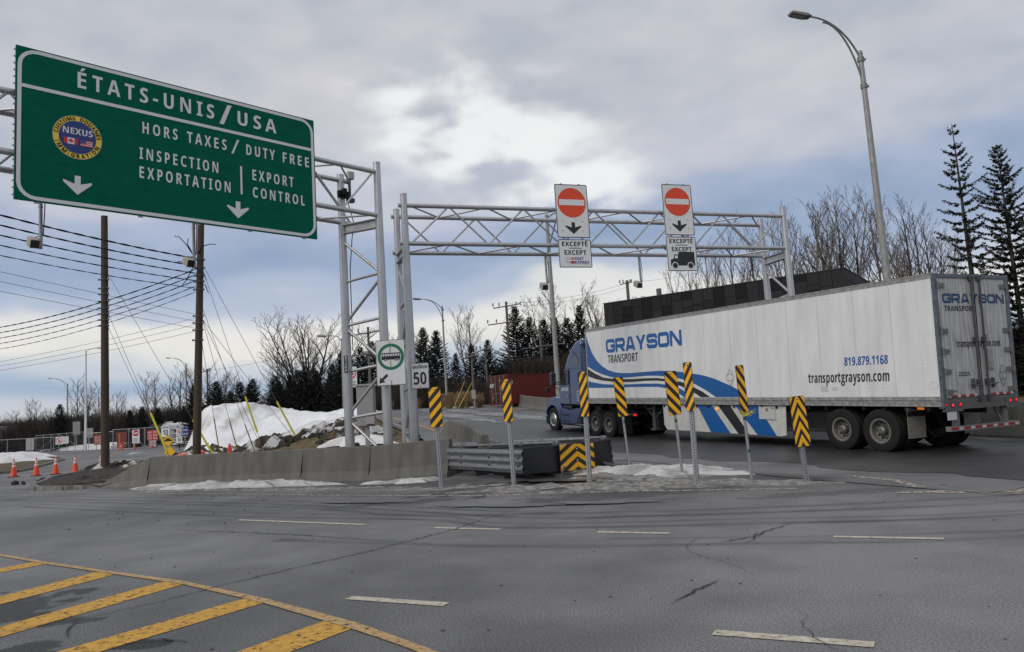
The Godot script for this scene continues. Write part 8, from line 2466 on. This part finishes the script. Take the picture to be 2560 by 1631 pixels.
	var mesh := g.mesh(); mesh.surface_set_material(0, mat(0.05, 0.04, 0.033, 0.9))
	var spots := []
	for b in [[-106, -152, -46, -128, 560, 2.1], [-46, -112, -30, -98, 150, 1.1], [-32, -97, -9, -90, 230, 1.1], [-14, -82, -2, -78, 130, 1.0], [-1, -84, 12, -82, 260, 1.6], [12, -80, 26, -66, 160, 1.5], [24, -62, 46, -58, 240, 1.6]]:
		for i in b[4]:
			var f := rng_t.randf()
			var x := lerpf(b[0], b[2], f) + rng_t.randf_range(-1.5, 1.5); var z := lerpf(b[1], b[3], f) + rng_t.randf_range(-2.5, 2.5)
			spots.append(Transform3D(Basis(Vector3.UP, rng_t.randf() * TAU).scaled(Vector3.ONE * b[5] * rng_t.randf_range(0.7, 1.35)), gp(x, z, -0.1)))
	multi("undergrowth", mesh, spots, "dark leafless undergrowth below the trees")
	g = G.new()
	for i in 60:
		var a := rng_t.randf() * TAU; var r := rng_t.randf() * 0.3
		var p := Vector3(cos(a) * r, 0, sin(a) * r)
		var q := p * 2.4 + Vector3(rng_t.randf_range(-0.3, 0.3), rng_t.randf_range(0.8, 1.7), rng_t.randf_range(-0.3, 0.3))
		var w := Vector3(-sin(a), 0, cos(a)) * 0.016
		g.quad(p - w, p + w, q + w * 0.3, q - w * 0.3)
		g.ftri(q, q + Vector3(0.05, -0.22, 0.03), q + Vector3(-0.05, -0.2, 0.02))
	mesh = g.mesh(); mesh.surface_set_material(0, nmat(0.46, 0.31, 0.16, 0.9, 0.0, "dirt", Vector3(1.5, 1.5, 1.5), "", true))
	spots = []
	for i in 60:
		var x := rng_t.randf_range(-6.6, -3.2); var z := -66.5 - rng_t.randf() * 3.0
		spots.append(Transform3D(Basis(Vector3.UP, rng_t.randf() * TAU).scaled(Vector3.ONE * rng_t.randf_range(0.5, 0.95)), gp(x, z)))
	for i in 3: spots.append(Transform3D(Basis(Vector3.UP, rng_t.randf() * TAU).scaled(Vector3.ONE * rng_t.randf_range(0.5, 0.8)), gp(rng_t.randf_range(-13, -8), rng_t.randf_range(-78, -72))))
	multi("reeds", mesh, spots, "tawny dry reeds left of the red container")
	for s in [[-5.0, -64.8, -0.5, "left"], [-4.6, -64.9, -0.75, "right"]]:
		var o := thing("marker_stake", "%s of two leaning yellow stakes in the dry reeds" % s[3], "stake", gp(s[0], s[1]), Basis(), "yellow stakes in the reeds")
		g = G.new(); g.tube(Vector3(-0.5, -0.1, 0), Vector3(-s[2] * 0.9 + 0.2, 2.5 + s[2] * 0.4, 0), 0.022, 0.018, 7)
		part("rod", g, mat(0.72, 0.58, 0.16, 0.5), o)

func multi(called: String, mesh: Mesh, spots: Array, label: String) -> void:
	var mm := MultiMesh.new()
	mm.transform_format = MultiMesh.TRANSFORM_3D
	mm.mesh = mesh
	mm.instance_count = spots.size()
	for i in spots.size(): mm.set_instance_transform(i, spots[i])
	var o := MultiMeshInstance3D.new()
	o.name = called
	o.multimesh = mm
	add_child(o, true)
	o.set_meta("kind", "stuff"); o.set_meta("label", label)

# ------------------------------------------------------------------
func _ready() -> void:
	var cam := Camera3D.new()
	cam.name = "camera"
	cam.fov = 46.46
	cam.near = 0.1; cam.far = 2500.0
	cam.transform = Transform3D(Basis(Vector3.RIGHT, deg_to_rad(6.6)) * Basis(Vector3(0, 0, 1), deg_to_rad(-3.55)), Vector3(0, 1.56, 0))
	add_child(cam)
	cam.current = true
	var env := Environment.new()
	env.background_mode = Environment.BG_SKY
	var sky := Sky.new()
	var pm := PanoramaSkyMaterial.new()
	pm.panorama = ImageTexture.create_from_image(sky_image())
	sky.sky_material = pm
	env.sky = sky
	env.tonemap_mode = Environment.TONE_MAPPER_LINEAR
	env.tonemap_exposure = 1.0
	env.sdfgi_enabled = true; env.ssao_enabled = true; env.ssil_enabled = true
	var we := WorldEnvironment.new()
	we.name = "environment"
	we.environment = env
	add_child(we)
	var sun := DirectionalLight3D.new()
	sun.name = "sun"
	sun.light_energy = 0.5
	sun.light_color = Color(1.0, 0.97, 0.92)
	sun.light_angular_distance = 40.0
	sun.shadow_enabled = true
	sun.rotation_degrees = Vector3(-40, -46, 0)
	add_child(sun)

	make_materials()
	sign_green = nmat(0.0, 0.125, 0.074, 0.6, 0.0, "faint", Vector3(0.3, 0.3, 0.3))
	sign_green.metallic_specular = 0.2
	sign_white = mat(0.70, 0.71, 0.72, 0.45)
	sign_black = mat(0.014, 0.014, 0.016, 0.5)
	sign_red = mat(0.72, 0.062, 0.014, 0.45)
	sign_yellow = nmat(0.97, 0.48, 0.008, 0.4, 0.0, "faint", Vector3(1.5, 1.5, 1.5))
	build_ground()
	build_building()
	build_container()
	build_barriers()
	build_gantries()
	green_sign()
	no_entry("left no entry sign with an arrow over EXCEPT FAST EXPRES", 4.82, 7.15, 0.94, false)
	no_entry("right no entry sign with an arrow over a lorry symbol", 8.79, 7.3, 1.2, true)
	post_signs()
	build_trailer()
	build_tractor()
	crash_cushion()
	build_markers()
	build_poles()
	build_left()
	build_trees()
